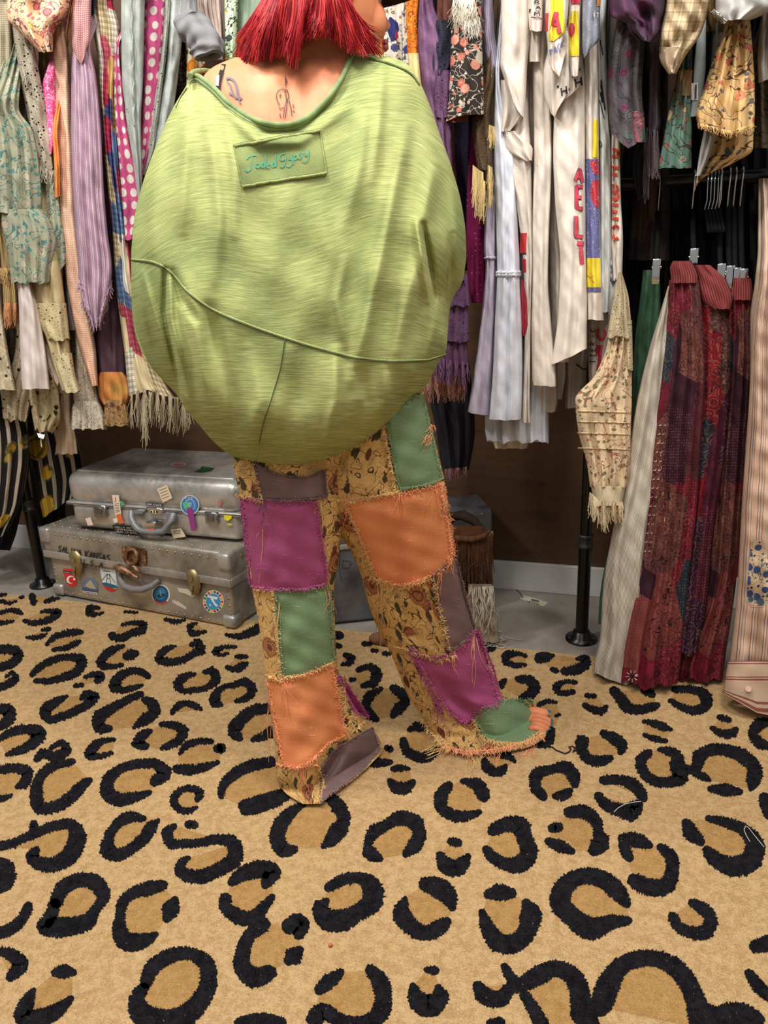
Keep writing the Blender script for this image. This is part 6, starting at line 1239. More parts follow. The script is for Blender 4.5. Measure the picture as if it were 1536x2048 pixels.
# ---- between the head and the purple -------------------------------
ani = mat('floral', (216, 206, 190), ((46, 52, 110), (140, 104, 76), (196, 190, 180)), (150, 116, 84), (96, 84, 78), 22, .46)
G('dress', 'cream dress with blue bird and brown feather print, just past the nose', ani, [(0, 752, 806), (60, 756, 806), (160, 762, 808)], 2, deco=[('printed_bird', prints([BLK((38, 44, 104), [(779, 782, 34), (776, 796, 46), (774, 798, 60), (778, 792, 72), (782, 788, 82)]), BLK((168, 40, 60), [(792, 794, 60), (790, 797, 72), (792, 794, 80)])]))])
G('dress', 'white dress with an orange bordered panel beside the purple dress', mat('floral', (222, 212, 196), ((60, 66, 130), (180, 190, 196)), (120, 130, 140), (90, 90, 100), 20), [(0, 802, 822), (90, 804, 824), (190, 806, 830)], 2)
G('scarf', 'orange paisley scarf with a pale yellow gathered end', mat('floral', (228, 128, 34), ((240, 168, 60), (200, 80, 30)), (180, 60, 30), (110, 50, 24), 40), [(0, 812, 838), (30, 812, 836), (108, 815, 838)], 1, parts=[('gathered_end', mat('solid', (222, 200, 140), crinkle=26), [(106, 815, 838), (170, 822, 844), (260, 850, 868)], {})])
pp = mat('solid', (132, 96, 128), crinkle=10, c2=(104, 72, 104)); pe = mat('lace', (112, 76, 108), 55, .22, (70, 46, 70), True)
G('dress', 'long purple cotton dress with eyelet tiers and a navy torn lace inset', pp, [(0, 838, 866), (90, 834, 900), (160, 840, 905), (240, 858, 905), (340, 876, 905), (460, 888, 925), (560, 890, 930)], 1, T=.04,
  parts=[('lace_inset', mat('lace', (46, 46, 62), 50, .3, (30, 30, 44), True), [(40, 872, 900), (80, 866, 905), (120, 862, 905), (150, 866, 890)], dict(T=.04, crumple=.008, fold=(.012, 2, 0))), ('eyelet_panel', pe, [(140, 866, 905), (220, 866, 902), (235, 870, 902)], dict(T=.04)),
         ('tier', pe, [(548, 884, 936), (580, 880, 938), (612, 882, 940)], dict(Y=1.99, fold=(.012, 4, 0), wave=4)), ('tier', pe, [(600, 872, 936), (650, 868, 938), (684, 866, 940)], dict(Y=2.0, fold=(.012, 4, 0), wave=4)), ('tier', mat('solid', (96, 62, 88), crinkle=20), [(680, 870, 934), (720, 866, 936), (730, 866, 936)], dict(Y=2.01, fold=(.012, 5, 0), fringe=(mat('plain', (116, 80, 110), .95), [(866, 715), (936, 725)], 160, 44, 4, .0013, 6)))])
G('top', 'dark indigo torn lace top in the gap below the block print sleeve', mat('lace', (40, 34, 56), 50, .25, None, True), [(220, 898, 945), (400, 905, 945), (540, 912, 940)], 4)
G('scarf', 'dusty pink fringed shawl hem below the purple dress', mat('solid', (150, 96, 84), crinkle=30), [(640, 850, 930), (722, 852, 928), (745, 852, 928)], 3, T=.03, deco=[('fringe', frg((178, 124, 104), [(852, 742), (928, 742)], 200, 54, 4, .0013, 7)), ('fringe', frg((206, 186, 176), [(846, 745), (862, 748)], 30, 30, 4, .001))])
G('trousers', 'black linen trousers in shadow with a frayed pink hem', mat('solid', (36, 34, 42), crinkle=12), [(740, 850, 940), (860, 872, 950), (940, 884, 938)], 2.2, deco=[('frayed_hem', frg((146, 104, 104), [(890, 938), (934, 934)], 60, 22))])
bpf = mat('floral', (48, 42, 40), ((206, 112, 92), (214, 138, 116), (200, 190, 172)), (206, 196, 178), (190, 176, 156), 25, .52)
G('jacket', 'black block print jacket sleeve with coral and cream flowers', bpf, [(-10, 902, 962), (60, 902, 964), (140, 900, 966), (200, 896, 968), (234, 892, 968)], 0, T=.05, hem=[(0, 8), (.5, -4), (1, -6)], fold=(.008, 1.5, 0),
  parts=[('lining_cuff', mat('solid', (112, 68, 46)), [(228, 893, 938), (244, 894, 938)], dict(T=.03, Y=1.935))], deco=[('knotted_fringe', prints([frg((216, 208, 192), [(906, 0), (950, 0)], 80, 40, 9, .0010), frg((190, 180, 160), [(905, 20), (955, 14)], 80, 36, 9, .0010), frg((206, 200, 188), [(930, 40), (958, 36)], 70, 36, 5, .0010)]))])
G('blouse', 'lilac grey pleated blouse with a gathered cuff', mat('stripes', .007, ((0, (150, 140, 156)), (.72, (104, 94, 114))), crinkle=30), [(0, 958, 986), (80, 960, 992), (120, 964, 1000), (132, 968, 998), (156, 968, 990)], 1, T=.035)
tass = (204, 180, 122)
G('scarf', 'black and gold mesh scarf ending in long straw-coloured tassels', mat('lace', (92, 72, 48), 90, .3, (40, 32, 26), True), [(160, 966, 990), (240, 944, 980), (290, 948, 984), (340, 956, 986)], 1.955, T=.03, fold=(.012, 2, 0), deco=[('tassel', frg(tass, [(946, 330), (958, 340), (966, 345)], 110, 82, 3, .0012)), ('tassel', frg(tass, [(976, 330), (984, 335)], 60, 70, 2, .0012)), ('tassel', frg(tass, [(978, 250), (990, 254)], 46, 40, 2, .0012)), ('tassel', frg(tass, [(960, 360), (970, 362)], 30, 72, 2, .001))])
G('skirt', 'magenta silk skirt flecked with pale stitching', mat('dots', (122, 20, 74), (186, 130, 150), 70, .12), [(300, 940, 968), (380, 934, 970), (480, 932, 970), (560, 936, 970), (606, 942, 970)], 3)
lil = mat('solid', (196, 186, 202), crinkle=14, c2=(182, 172, 190))
G('dress', 'pale lilac tiered dress left of the white tiered dress', lil, [(240, 990, 1004), (400, 972, 996), (510, 968, 996), (522, 972, 994), (600, 966, 994), (700, 954, 990), (830, 936, 984)], 2, T=.04, hem=[(0, -6), (1, 4)], deco=[('gathered_seam', lambda mb, L: mb.tube(L.pt(np.linspace(970, 996, 14), 516+np.sin(np.arange(14)*2)*1.5, .002), .0035, lil, 6))])
wh = mat('solid', (228, 230, 238), crinkle=14, c2=(216, 220, 232))
G('dress', 'bright white tiered cotton dress with a gathered frill seam', wh, [(150, 988, 1002), (300, 986, 1034), (440, 992, 1036), (540, 994, 1040), (550, 994, 1040), (640, 990, 1044), (740, 986, 1046), (840, 978, 1044)], 1, T=.04, fold=(.012, 2.4, 0), deco=[('frill', lambda mb, L: [mb.tube(L.pt(np.linspace(994, 1040, 24), y_+np.sin(np.arange(24)*2.2)*1.6, .002), .004, wh, 6) for y_ in (545, 550)])])
G('skirt', 'white ruffled underskirt hem lowest of the white group', wh, [(760, 972, 1098), (860, 970, 1098), (884, 974, 1098)], 3, T=.05, fold=(.02, 5, 0), wave=6)
G('skirt', 'cream petticoat hem below the white ruffled underskirt', mat('solid', cream), [(800, 985, 1060), (880, 986, 1058), (897, 990, 1054)], 4)
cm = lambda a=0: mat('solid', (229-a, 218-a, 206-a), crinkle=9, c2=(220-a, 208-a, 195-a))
G('shirt', 'cream jersey shirt with a wide open sleeve folding at its edge', cm(), [(0, 1002, 1062), (80, 1002, 1060), (140, 1000, 1054), (180, 1008, 1052), (230, 1020, 1050)], 0, T=.04, fold=(.010, 1.3, 0), hem=[(0, -40), (.5, -10), (1, 8)],
  parts=[('sleeve_flap', cm(8), [(160, 1001, 1022), (200, 1002, 1046), (222, 1002, 1050), (262, 1002, 1022)], dict(Y=1.95, fold=(.014, 1.2, 0))), ('lower_flap', cm(14), [(262, 1004, 1034), (300, 1012, 1066), (322, 1050, 1064)], dict(Y=1.955, fold=(.012, 1.4, 0)))])
G('shirt', 'long cream shirt with red lettering peeking along its side', cm(4), [(300, 1010, 1062), (420, 1034, 1064), (520, 1046, 1066), (620, 1050, 1062), (800, 1046, 1060), (846, 1044, 1062)], 1.965, T=.025,
  deco=[('red_print', prints([BLK((190, 52, 56), [(1041, 1054, 466), (1040, 1052, 506)]), BLK((40, 36, 50), [(1041, 1053, 506), (1041, 1052, 509)]), BLK((178, 44, 56), [(1044, 1052, 518), (1047, 1052, 545)]), BLK((184, 56, 70), [(1042, 1046, 560), (1043, 1054, 600), (1044, 1056, 650), (1046, 1050, 672)])]))])
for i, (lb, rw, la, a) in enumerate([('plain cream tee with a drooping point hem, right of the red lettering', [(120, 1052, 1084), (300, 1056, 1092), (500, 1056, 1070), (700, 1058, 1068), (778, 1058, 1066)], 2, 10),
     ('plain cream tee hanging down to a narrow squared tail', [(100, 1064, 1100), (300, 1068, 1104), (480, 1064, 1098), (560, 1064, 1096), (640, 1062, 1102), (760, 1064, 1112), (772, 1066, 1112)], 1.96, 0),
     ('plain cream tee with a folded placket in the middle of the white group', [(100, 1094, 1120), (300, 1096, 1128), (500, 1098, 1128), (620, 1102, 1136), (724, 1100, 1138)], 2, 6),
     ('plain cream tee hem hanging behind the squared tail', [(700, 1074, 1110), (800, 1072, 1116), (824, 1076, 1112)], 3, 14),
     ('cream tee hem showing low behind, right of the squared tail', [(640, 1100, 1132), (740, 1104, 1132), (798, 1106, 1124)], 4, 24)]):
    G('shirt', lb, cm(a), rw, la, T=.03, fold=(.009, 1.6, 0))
ink2 = (40, 38, 44)
G('shirt', 'cream tee sleeve printed with small black capitals RAM', cm(), [(-20, 1056, 1086), (52, 1058, 1085), (62, 1060, 1084)], 1.90, T=.04, deco=[('lettering', prints([LET('R', ink2, (1070, 0), (9, 1), (0, 7), 2), LET('A', ink2, (1072, 11), (9, 1), (0, 7), 2), LET('M', ink2, (1069, 23), (10, 1), (0, 8), 2), CUR(ink2, [(1062, 34), (1084, 37)], 1.6), BLK(ink2, [(1058, 1062, 18), (1058, 1060, 26)])]))])
G('shirt', 'cream tee with plain folded short sleeve under the RAM sleeve', cm(6), [(50, 1056, 1086), (110, 1056, 1082), (124, 1058, 1082)], 1.94, T=.03)
red, yel, blu = (196, 66, 78), (234, 210, 62), (112, 112, 160)
G('shirt', 'cream tee with a red A on yellow over a curved PACK print', cm(), [(-20, 1092, 1140), (40, 1090, 1136), (90, 1094, 1130), (120, 1096, 1124), (148, 1098, 1132)], 1.89, T=.05, hem=[(0, -20), (.6, 6), (1, -44)],
  deco=[('yellow_print', prints([BLK(yel, [(1101, 1126, -20), (1100, 1128, 30), (1098, 1131, 64), (1097, 1108, 82)]), LET('A', red, (1104, 22), (17, 4), (-2, 40), 6.5, o=(120, 60, 90))])), ('lettering', prints([LET('PACK', blu, (1099, 100), (5.4, -3.6), (2.0, 11.5), 2.2, gap=.42), BLK(red, [(1091, 1097, 26), (1089, 1095, 62)])]))])
G('shirt', 'cream tee with a yellow panel and red dot beside the PACK print', cm(3), [(-20, 1136, 1166), (60, 1134, 1162), (110, 1136, 1162), (152, 1142, 1158)], 1.915, T=.04, deco=[('yellow_print', prints([BLK(yel, [(1144, 1156, 22), (1138, 1157, 40), (1134, 1158, 112)]), BLK(red, [(1140, 1146, 46), (1138, 1150, 56), (1138, 1149, 66), (1140, 1144, 74)], .003), BLK((190, 60, 76), [(1140, 1162, -18), (1142, 1160, 8)])]))])
G('shirt', 'cream tee sleeve lettered H. H in black', cm(2), [(90, 1096, 1164), (150, 1086, 1166), (190, 1088, 1166), (228, 1102, 1124)], 1.935, T=.045, hem=[(0, 0), (.35, 6), (1, -34)],
  deco=[('lettering', prints([LET('H', ink2, (1122, 176), (10, -4), (2, 16), 3), BLK(ink2, [(1137, 1140, 177), (1137, 1140, 180)]), LET('H', ink2, (1150, 158), (12, -4), (2, 17), 3.4), LET('G', ink2, (1154, 131), (6, -1), (1, 11), 2.4), BLK(ink2, [(1114, 1118, 171), (1114, 1117, 176)])]))])
def flk(c, n, x0, x1, y0, y1): # cracked print flecks
    m = mat('plain', c, .9); r_ = random.Random(n)
    def f(mb, L):
        for _ in range(n): x, y = r_.uniform(x0, x1), r_.uniform(y0, y1); ribbon(mb, m, [(x, y), (x+r_.uniform(-1.6, 1.6), y+r_.uniform(-2, 2))], .7, L.pt, .0034, 2)
    return f
G('shirt', 'long cream tee with big distressed red capitals reading down its side', cm(), [(170, 1112, 1170), (300, 1106, 1170), (400, 1110, 1171), (520, 1120, 1172), (620, 1116, 1174), (700, 1104, 1174), (712, 1102, 1174)], 1.945, T=.03, hem=[(0, 18), (1, -14)], fold=(.009, 1.6, 0),
  deco=[('red_lettering', prints([LET('A', red, (1152, 336), (15, 3), (-2, 26), 6, o=(110, 90, 130)), LET('E', red, (1153, 372), (14, 2), (0, 44), 6.5, o=(110, 90, 130)), LET('L', red, (1152, 432), (16, 3), (0, 40), 7, o=(110, 90, 130)), LET('T', red, (1154, 486), (14, 2), (3, 42), 7, o=(110, 90, 130)), flk((226, 210, 200), 90, 1150, 1170, 336, 530)]))])
G('shirt', 'cream tee with a violet panel, red print and yellow block', cm(3), [(60, 1168, 1196), (200, 1168, 1198), (320, 1170, 1198), (500, 1172, 1202), (640, 1174, 1208)], 1.96, T=.025,
  deco=[('violet_print', prints([BLK(yel, [(1186, 1196, 240), (1184, 1197, 315)]), BLK(blu, [(1170, 1198, 318), (1171, 1200, 520)]), BLK(red, [(1182, 1197, 320), (1180, 1197, 330), (1190, 1198, 350)], .0026), BLK(red, [(1186, 1198, 360), (1180, 1199, 385), (1183, 1199, 400), (1192, 1199, 416)], .0026), BLK(yel, [(1172, 1200, 516), (1173, 1202, 575)], .0028), BLK(blu, [(1174, 1202, 575), (1176, 1202, 584)]), CUR(red, [(1173, 550), (1180, 556), (1188, 566)], 1.5), CUR(red, [(1180, 556), (1190, 550)], 1.5), flk((230, 226, 230), 110, 1172, 1199, 322, 510)]))])
G('shirt', 'slate blue starred tee with rolled sleeve hems', mat('solid', (126, 130, 144), crinkle=8, c2=(140, 143, 155)), [(-20, 1166, 1202), (60, 1164, 1200), (90, 1164, 1200), (118, 1168, 1182)], 1.88, T=.05, hem=[(0, 0), (1, -22)], deco=[('print', prints([LET('IT', (222, 220, 214), (1186, 24), (5, 1), (0, 9), 1.6), BLK((206, 140, 80), [(1192, 1200, -10), (1194, 1200, 12)]), flk((222, 222, 222), 40, 1166, 1196, 0, 110)]))])
gw = mat('solid', (196, 196, 190), crinkle=9, c2=(184, 186, 182))
G('shirt', 'pale grey tee with black brush marks and a small black D', gw, [(60, 1192, 1212), (200, 1196, 1216), (350, 1198, 1222), (500, 1198, 1222), (624, 1204, 1218)], 1.975, T=.025, deco=[('black_print', prints([LET('D', ink2, (1199, 283), (4.5, 0), (0, 12), 1.5), CUR(ink2, [(1200, 80), (1206, 110)], 2.), CUR(ink2, [(1198, 170), (1206, 205)], 5), CUR(ink2, [(1202, 160), (1210, 220)], 3), CUR(ink2, [(1199, 200), (1208, 236)], 2)]))])
G('shirt', 'pale grey tee with grey capitals TON near its hem', gw, [(380, 1208, 1240), (500, 1212, 1244), (600, 1212, 1238), (628, 1212, 1234)], 2.0, T=.025, deco=[('lettering', prints([LET('T', (90, 96, 108), (1217, 512), (6, 5), (-3, 12), 3), LET('O', (90, 96, 108), (1219, 528), (9, 5), (-4, 14), 3), LET('N', (90, 96, 108), (1219, 550), (12, 6), (-4, 13), 3), CUR((150, 70, 60), [(1228, 490), (1236, 506), (1232, 520)], 2.6)]))])
G('shirt', 'cream tee with rust and orange outlined capitals down its edge', cm(10), [(290, 1222, 1240), (400, 1222, 1242), (480, 1222, 1246), (560, 1226, 1244)], 1.985, T=.02, deco=[('rust_lettering', prints([LET(c, (178, 62, 56), (1224, y_), (14, 2), (0, 28), 5, o=(226, 150, 70)) for c, y_ in (('P', 298), ('F', 334), ('B', 370), ('E', 408), ('C', 450))]))])
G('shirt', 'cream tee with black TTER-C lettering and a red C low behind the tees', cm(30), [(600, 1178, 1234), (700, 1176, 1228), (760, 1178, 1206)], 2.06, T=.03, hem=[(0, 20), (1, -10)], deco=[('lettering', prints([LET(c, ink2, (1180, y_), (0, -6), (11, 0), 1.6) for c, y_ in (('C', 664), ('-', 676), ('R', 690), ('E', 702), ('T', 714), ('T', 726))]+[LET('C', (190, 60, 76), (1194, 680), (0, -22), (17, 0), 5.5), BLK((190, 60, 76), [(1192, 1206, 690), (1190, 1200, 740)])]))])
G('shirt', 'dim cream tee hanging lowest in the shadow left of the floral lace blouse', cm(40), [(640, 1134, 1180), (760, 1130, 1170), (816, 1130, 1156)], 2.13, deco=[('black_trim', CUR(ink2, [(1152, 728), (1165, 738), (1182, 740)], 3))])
# ---- right bay, short garments --------------------------------------
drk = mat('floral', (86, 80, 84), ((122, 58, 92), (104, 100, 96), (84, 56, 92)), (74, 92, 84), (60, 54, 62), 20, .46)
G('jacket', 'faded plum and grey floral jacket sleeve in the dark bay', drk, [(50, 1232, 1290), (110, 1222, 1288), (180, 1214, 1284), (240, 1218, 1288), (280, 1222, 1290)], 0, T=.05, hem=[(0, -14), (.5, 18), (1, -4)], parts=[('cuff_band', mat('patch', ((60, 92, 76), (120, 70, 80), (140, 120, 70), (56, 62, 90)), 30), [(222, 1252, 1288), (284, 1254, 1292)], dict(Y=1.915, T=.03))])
G('jacket', 'charcoal denim jacket with a purple lining and rolled cuffs', mat('solid', (58, 56, 66), crinkle=10, c2=(92, 48, 78)), [(-20, 1216, 1330), (10, 1218, 1330), (34, 1222, 1326), (44, 1250, 1322), (66, 1260, 1318), (82, 1278, 1306)], 1.88, T=.07, fold=(.02, 2, 0), crumple=.018)
G('scarf', 'twisted charcoal scarf with knotted feather ends', mat('solid', (72, 62, 68), crinkle=26), [(90, 1296, 1322), (180, 1298, 1318), (250, 1296, 1322), (262, 1296, 1318)], 1, T=.025, fold=(.01, 1.5, 0), deco=[('frayed_ends', prints([frg((92, 80, 88), [(1294, 255), (1316, 262)], 140, 84, 4, .0014, 3), frg((56, 48, 54), [(1288, 300), (1296, 300)], 40, 90, 3, .0012)]))])
G('top', 'dark lace top hanging behind the twisted scarf', mat('lace', (44, 40, 44), 50, .26, None, True), [(140, 1280, 1300), (220, 1278, 1330), (330, 1262, 1282), (400, 1276, 1282)], 3)
plb = mat('plaid', .03, ((0, (190, 170, 134)), (.5, (160, 136, 108)), (.7, (206, 190, 158)), (.9, (170, 120, 90))), ((0, (190, 170, 136)), (.6, (150, 128, 100)), (.8, (206, 186, 150))))
G('shirt', 'beige plaid shirt with rolled patterned cuff', plb, [(-20, 1336, 1422), (20, 1330, 1416), (70, 1320, 1400), (110, 1318, 1372), (146, 1336, 1352)], 1.88, T=.07, fold=(.018, 2, 0), crumple=.018, parts=[('cuff', mat('dots', (158, 136, 110), (196, 176, 150), 60, .2), [(94, 1317, 1368), (120, 1320, 1364), (148, 1336, 1350)], dict(T=.075, Y=1.872))])
G('blouse', 'teal blouse sleeve printed with large brown outlined flowers', mat('floral', (92, 122, 108), ((200, 176, 142), (168, 96, 76)), (168, 90, 70), (66, 48, 40), 13, .40), [(150, 1354, 1384), (200, 1342, 1384), (260, 1330, 1384), (300, 1322, 1384), (336, 1314, 1384)], 1, T=.035, parts=[('tan_band', mat('solid', (140, 104, 66), crinkle=30), [(140, 1356, 1386), (192, 1350, 1382)], {})])
G('scarf', 'pale blue and cream hang tag cloth with a barcode sticker', mat('solid', (150, 160, 158), crinkle=0), [(128, 1388, 1412), (200, 1384, 1404), (232, 1380, 1398)], 1.96, T=.006, Tb=.004, crumple=0, fold=(.0, 1, 0), cat='tag', deco=[('barcode', prints([BLK((216, 216, 212), [(1383, 1396, 166), (1383, 1396, 200)])]+[CUR(ink2, [(1390+i*.9, 168), (1389+i*.9, 198)], .6, .004) for i in range(5)]))]) 
yf = mat('floral', (222, 184, 126), ((206, 100, 92), (226, 140, 108), (196, 120, 84)), (96, 104, 110), (92, 70, 56), 17, .36)
G('blouse', 'mustard and coral floral gathered blouse with raw frayed edges', yf, [(60, 1448, 1502), (110, 1430, 1506), (180, 1408, 1510), (240, 1392, 1510), (262, 1396, 1508)], 0, T=.06, fold=(.02, 4, 0), wave=6, hem=[(0, -14), (.6, 8), (1, -16)],
  parts=[('back_panel', yf, [(230, 1428, 1508), (300, 1416, 1506), (330, 1400, 1470), (390, 1386, 1404)], dict(Y=1.99, hem=[(0, 0), (1, -60)]))], deco=[('frayed_hem', frg((214, 178, 120), [(1396, 246), (1460, 262), (1508, 248)], 120, 12, 3, .001))])
G('cardigan', 'white knit cardigan with a rolled frayed cuff, top right', mat('solid', (190, 188, 184), crinkle=16, c2=(170, 168, 164)), [(-30, 1436, 1560), (10, 1430, 1560), (28, 1432, 1530), (40, 1446, 1500)], 1.87, T=.07, fold=(.016, 2, 0), crumple=.008, deco=[('frayed_edge', frg((206, 204, 198), [(1428, 18), (1450, 38)], 60, 12))])
G('scarf', 'thin grey twisted sash below the mustard floral blouse', mat('solid', (160, 156, 150), crinkle=20), [(250, 1410, 1436), (300, 1400, 1424), (352, 1392, 1402)], 1.95, T=.02)
G('shirt', 'grey washed shirt hem at the right edge', mat('solid', (128, 122, 112), crinkle=10), [(50, 1520, 1580), (120, 1514, 1580), (160, 1516, 1580)], 0, hem=[(0, 6), (1, -20)])
G('shirt', 'olive brown shirt behind the mustard floral blouse', mat('solid', (110, 86, 52), crinkle=14), [(0, 1404, 1450), (40, 1400, 1466), (64, 1410, 1462)], 2)
G('dress', 'dim brown floral dress at the far right', mat('floral', (96, 84, 66), ((140, 110, 70), (120, 80, 60)), (80, 84, 60), (50, 44, 36), 20), [(100, 1506, 1590), (220, 1508, 1590), (296, 1506, 1590)], 3)
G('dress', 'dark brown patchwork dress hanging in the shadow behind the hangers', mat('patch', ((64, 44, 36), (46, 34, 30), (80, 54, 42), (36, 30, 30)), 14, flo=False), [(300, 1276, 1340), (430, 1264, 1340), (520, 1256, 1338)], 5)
for lb, rw, la in (('black garment filling the dark gap behind the empty hooks', [(300, 1340, 1440), (500, 1336, 1440), (640, 1330, 1436)], 2.27), ('black garment filling the right edge of the dark gap', [(300, 1440, 1580), (500, 1440, 1580), (760, 1430, 1580)], 2.29), ('black garment filling the dark behind the patterned tees and the green trousers', [(330, 1244, 1300), (520, 1244, 1330), (700, 1236, 1320)], 2.30)):
    G('jacket', lb, mat('solid', (16, 15, 17), crinkle=6), rw, la, T=.03, rail=la, cat='garment')  # black garments added at the back to fill the dark bay
# ---- lower right: long garments on the low rail ------------------------
LW = dict(ztop=1.255)
lf = mat('floral', (222, 198, 162), ((196, 110, 100), (206, 128, 112)), (118, 116, 84), (150, 100, 78), 21, .22)
lcr = mat('lace', (206, 188, 152), 80, .27)
G('blouse', 'cream rosebud blouse with crochet lace yoke, hanging beside the black pole', lf, [(545, 1236, 1244), (600, 1228, 1258), (690, 1214, 1264), (750, 1190, 1264), (800, 1150, 1264), (860, 1156, 1262), (930, 1174, 1262), (975, 1180, 1256)], 0, T=.05, fold=(.018, 4, 0), ext=False,
  parts=[('crochet_yoke', lcr, [(544, 1237, 1243), (600, 1226, 1256), (660, 1216, 1262), (674, 1214, 1264)], dict(T=.055, wave=5, fold=(.014, 2.5, 0))), ('crochet_side', lcr, [(640, 1240, 1264), (740, 1242, 1266)], dict(Y=1.912)), ('smocked_cuff', mat('solid', (214, 196, 164), crinkle=40), [(972, 1182, 1252), (1000, 1186, 1246), (1012, 1180, 1244)], dict(T=.045, fold=(.012, 8, 0)))], deco=[('pintucks', lambda mb, L: [mb.tube(L.pt(np.linspace(1156, 1260, 60), np.linspace(y_, y_+3, 60), .0012), .0018, lf, 6) for y_ in (822, 843, 866, 896)]), ('frayed_frill', prints([frg((222, 206, 172), [(1180, 985), (1212, 1012)], 110, 46, 5, .0015), frg((206, 186, 148), [(1200, 1002), (1246, 1004)], 140, 38, 5, .0015)]))])
grn_ = mat('solid', (58, 92, 66), crinkle=12, c2=(46, 78, 56))
G('trousers', 'dark green trousers clipped to a hanger between the cream garments', grn_, [(540, 1286, 1312), (560, 1284, 1320), (700, 1268, 1322), (900, 1262, 1300), (1190, 1200, 1240), (1248, 1196, 1236)], 2.07, T=.04, fold=(.014, 3, 0), ext=False)
rib = mat('stripes', .0042, ((0, (214, 205, 190)), (.62, (140, 128, 112))), warp=.001, crinkle=5, dirn='u')
G('trousers', 'cream ribbed wide-leg trousers, their hem just above the rug', rib, [(572, 1336, 1342), (620, 1322, 1340), (700, 1298, 1338), (800, 1274, 1334), (950, 1250, 1320), (1060, 1226, 1300), (1180, 1206, 1290), (1280, 1200, 1272), (1345, 1187, 1262), (1352, 1187, 1262)], 1.945, T=.05, fold=(.016, 1.7, 0), hem=[(0, -6), (1, 22)], ext=False)
redp = mat('patch', ((104, 22, 38), (128, 60, 58), (88, 36, 44), (60, 26, 40), (106, 58, 52), (92, 14, 30), (120, 26, 46), (74, 48, 44), (30, 46, 56), (100, 56, 60)), 10, (40, 22, 30), True, (176, 120, 92))
redp2 = mat('patch', ((120, 20, 32), (96, 60, 46), (80, 24, 44), (56, 24, 52), (128, 40, 40), (84, 52, 48), (40, 44, 56), (138, 20, 34)), 8, (40, 22, 28), True, (190, 140, 96), sx=1.1)
wb = mat('stripes', .008, ((0, (142, 64, 62)), (.62, (86, 34, 40))), warp=.001, crinkle=30)
G('skirt', 'long red and plum patchwork skirt with gathered waistband, front one', redp, [(560, 1338, 1398), (620, 1334, 1404), (760, 1322, 1410), (900, 1304, 1402), (1040, 1294, 1392), (1180, 1272, 1376), (1290, 1250, 1366), (1366, 1240, 1356)], 1.92, T=.05, ext=False, fold=(.020, 4, 0), wave=8, hem=[(0, -4), (.5, 12), (1, -2)],
  parts=[('waistband', wb, [(522, 1346, 1378), (536, 1340, 1390), (556, 1342, 1396), (566, 1342, 1396)], dict(T=.05, fold=(.006, 9, 0)))], deco=[('embroidery', prints([CUR((206, 190, 180), [(1264+6*math.cos(a), 1352+6*math.sin(a)), (1264+13*math.cos(a), 1352+12*math.sin(a))], 1.6) for a in np.linspace(0, 6.0, 9)]+[CUR((190, 150, 90), [(1320+i*1.5, 880+i*26), (1320+i*1.5, 887+i*26)], 1.6) for i in range(8)]+[CUR((206, 178, 168), [(1318-i*2.2+j*9, 850+i*18), (1322-i*2.2+j*9, 852+i*18), (1322-i*2.2+j*9, 848+i*18)], 1.4) for i in range(15) for j in (0, 1)]))])
G('skirt', 'long red and brown patchwork skirt, middle of the three', redp2, [(580, 1396, 1450), (700, 1400, 1462), (900, 1388, 1450), (1080, 1372, 1426), (1200, 1358, 1416), (1310, 1344, 1396)], 1.955, T=.045, fold=(.018, 3.5, 0), wave=8,
  parts=[('waistband', wb, [(530, 1386, 1420), (560, 1390, 1452), (600, 1400, 1466), (618, 1420, 1462)], dict(T=.04, fold=(.006, 9, 0), Y=1.935))], deco=[('embroidery', prints([CUR((210, 196, 170), [(1398-i*1.4, 860+i*9), (1402-i*1.4, 864+i*9), (1397-i*1.4, 868+i*9)], 1.5) for i in range(7)]))], ext=False)
G('skirt', 'long red bandana patchwork skirt, rightmost of the three', redp, [(560, 1452, 1500), (620, 1448, 1506), (760, 1448, 1506), (900, 1436, 1498), (1060, 1424, 1484), (1200, 1406, 1468), (1340, 1352, 1448), (1362, 1350, 1446)], 1.99, T=.045, fold=(.018, 3.5, 0), wave=8,
  parts=[('waistband', wb, [(556, 1462, 1502), (590, 1458, 1506), (600, 1458, 1506)], dict(T=.045, fold=(.006, 7, 0), Y=1.975))], ext=False)
sp = m_stripes(.042, [(0, (206, 176, 152)), (.40, (150, 92, 88)), (.48, (206, 178, 154)), (.62, (118, 124, 132)), (.68, (204, 172, 150)), (.86, (166, 110, 100)), (.92, (208, 180, 156))], warp=.012, crinkle=44)
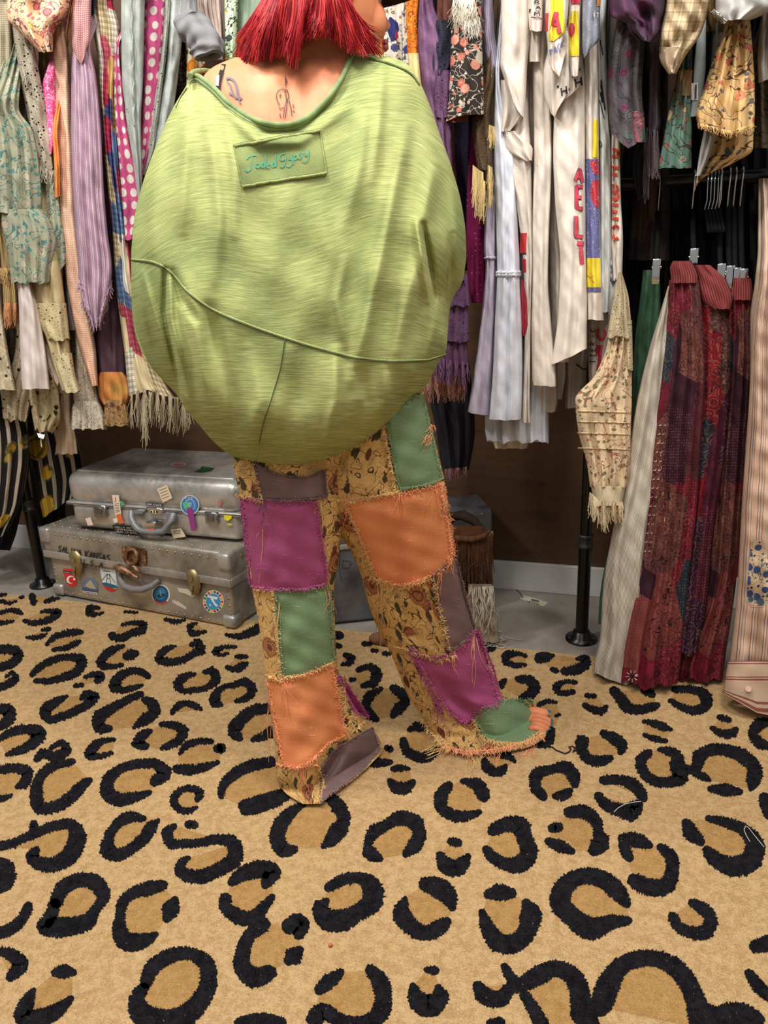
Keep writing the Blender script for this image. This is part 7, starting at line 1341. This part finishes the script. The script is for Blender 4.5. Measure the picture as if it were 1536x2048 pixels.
G('shirt', 'striped pink-tan shirt with blue floral patch and buttoned cuff, far right', sp, [(560, 1520, 1600), (640, 1506, 1620), (800, 1498, 1640), (1000, 1484, 1660), (1180, 1474, 1660), (1300, 1462, 1660), (1330, 1458, 1660)], 1.87, T=.06, fold=(.018, 3, 0), crumple=.006, **LW,
  parts=[('cuff', m_stripes(.05, [(0, (208, 180, 154)), (.50, (148, 82, 80)), (.58, (206, 178, 152)), (.66, (148, 82, 80)), (.72, (208, 182, 158))], dirn='v'), [(1322, 1456, 1640), (1345, 1452, 1640), (1392, 1445, 1640)], dict(T=.065, Y=1.86, hem=[(0, -8), (.35, 34), (1, 60)], fold=(.006, 1, 0)))],
  deco=[('floral_patch', BLK((214, 190, 160), [(1502, 1522, 1080), (1498, 1536, 1120), (1494, 1560, 1160), (1492, 1540, 1200), (1502, 1526, 1214)])), ('floral_print', prints([BLK(mat('floral', (210, 184, 150), ((48, 58, 108), (60, 76, 120), (84, 104, 116)), (48, 58, 106), (70, 90, 108), 34, .5), [(1503, 1521, 1083), (1499, 1535, 1120), (1495, 1558, 1160), (1494, 1538, 1198), (1503, 1525, 1211)], .0032)])), ('button', lambda mb, L: (disc(mb, C(214, 176, 160), 1497, 1378, 6.5, 7.5, lambda x, y, e: onY(x, y, 1.80-e), .0), mb.tube([onY(np.array([1497.]), np.array([1378.]), 1.802)[0], onY(np.array([1497.]), np.array([1378.]), 1.795)[0]], .007, C(206, 166, 150), 14)))])
G('blouse', 'beige gauze blouse behind the striped shirt on the right', mat('stripes', .02, ((0, (168, 150, 128)), (.7, (130, 112, 98)))), [(560, 1510, 1570), (640, 1500, 1560), (760, 1500, 1560), (900, 1490, 1540)], 1.93, **LW)
# hangers on the low rail ------------------------------------------------
velvet = mat('plain', (12, 12, 13), .8, 0, .1)
def hanger(x, label, Y=1.96, z=1.10, grp='velvet clip hangers on the low rail', clips=(0,), w=.19, body=True):
    e = empty('clip_hanger', (x, RY, 1.262), label, 'hanger', grp)
    mb = MB(); a = np.linspace(-.5, math.pi+.1, 12); mb.tube([(x, RY-.024*math.cos(t)*-1, 1.262+.024*math.sin(t)) for t in a]+[(x, RY-.020, 1.235), (x, RY-.012, 1.19)], .0022, chrome, 8); mb.build('hook', e)
    if body:
        mb = MB(); yy = [RY-.012, RY-.09, RY-.19]; 
        mb.tube([(x, RY+.17, z+.01), (x, RY+.14, z+.04), (x, RY+.02, 1.19), (x, RY-.03, 1.19), (x, RY-.16, z+.04), (x, RY-.20, z+.01), (x, RY-.17, z), (x, RY+.14, z)], .006, velvet, 8); mb.build('frame', e)
    for c in clips:
        mb = MB(); yc = RY-.20+c
        box(mb, chrome, (x, yc, z-.004), (.016, .006, .05), bev=.0015, seg=2); box(mb, chrome, (x, yc-.012, z+.002), (.018, .004, .05), bev=.0015, seg=2); mb.tube([(x-.010, yc-.006, z+.008), (x+.010, yc-.006, z+.008)], .004, chrome, 8); mb.tube([(x, yc, z+.012), (x, yc+.04, z+.012)], .0015, chrome, 6); mb.build('clip', e)
def xw(px, py, Y): return float(onY(np.array([float(px)]), np.array([float(py)]), Y)[0][0])
def zw(px, py, Y): return float(onY(np.array([float(px)]), np.array([float(py)]), Y)[0][2])
hanger(xw(1388, 520, 1.93), 'black velvet hanger with a shiny clip on the front patchwork skirt', z=zw(1388, 522, 1.93), grp=None)
hanger(xw(1312, 545, 1.96), 'black velvet hanger clipped to the dark green trousers', z=zw(1312, 542, 1.96), grp=None)
for i, (px, py) in enumerate(((1440, 552), (1458, 556), (1470, 560), (1484, 562))): hanger(xw(px, py, 1.96), 'black velvet hanger with shiny clip, %s of the four behind the front skirt' % ('leftmost', 'second', 'third', 'rightmost')[i], z=zw(px, py, 1.96), w=.1)
for i, px in enumerate((1414, 1421, 1428, 1435, 1442)):
    x = xw(px, 380, RY-.02); e = empty('wire_hanger', (x, RY, 1.262), 'thin wire hanger, %s of the five empty hooks under the low rail' % ('leftmost', 'second', 'middle', 'fourth', 'rightmost')[i], 'hanger', 'empty wire hooks on the low rail'); mb = MB()
    mb.tube([(x, RY+.022, 1.255), (x, RY+.016, 1.278), (x, RY, 1.284), (x, RY-.018, 1.276), (x, RY-.023, 1.25), (x+.002, RY-.020, 1.215), (x-.002, RY-.018, 1.19)], .0016, chrome, 7); mb.build('hook', e)
    mb = MB(); mb.tube([(x, RY+.16, 1.14), (x, RY-.018, 1.19), (x, RY-.17, 1.14)], .004, velvet, 7); mb.build('bar', e)
for o in bpy.data.objects:
    if '_abs' in o: del o['_abs']
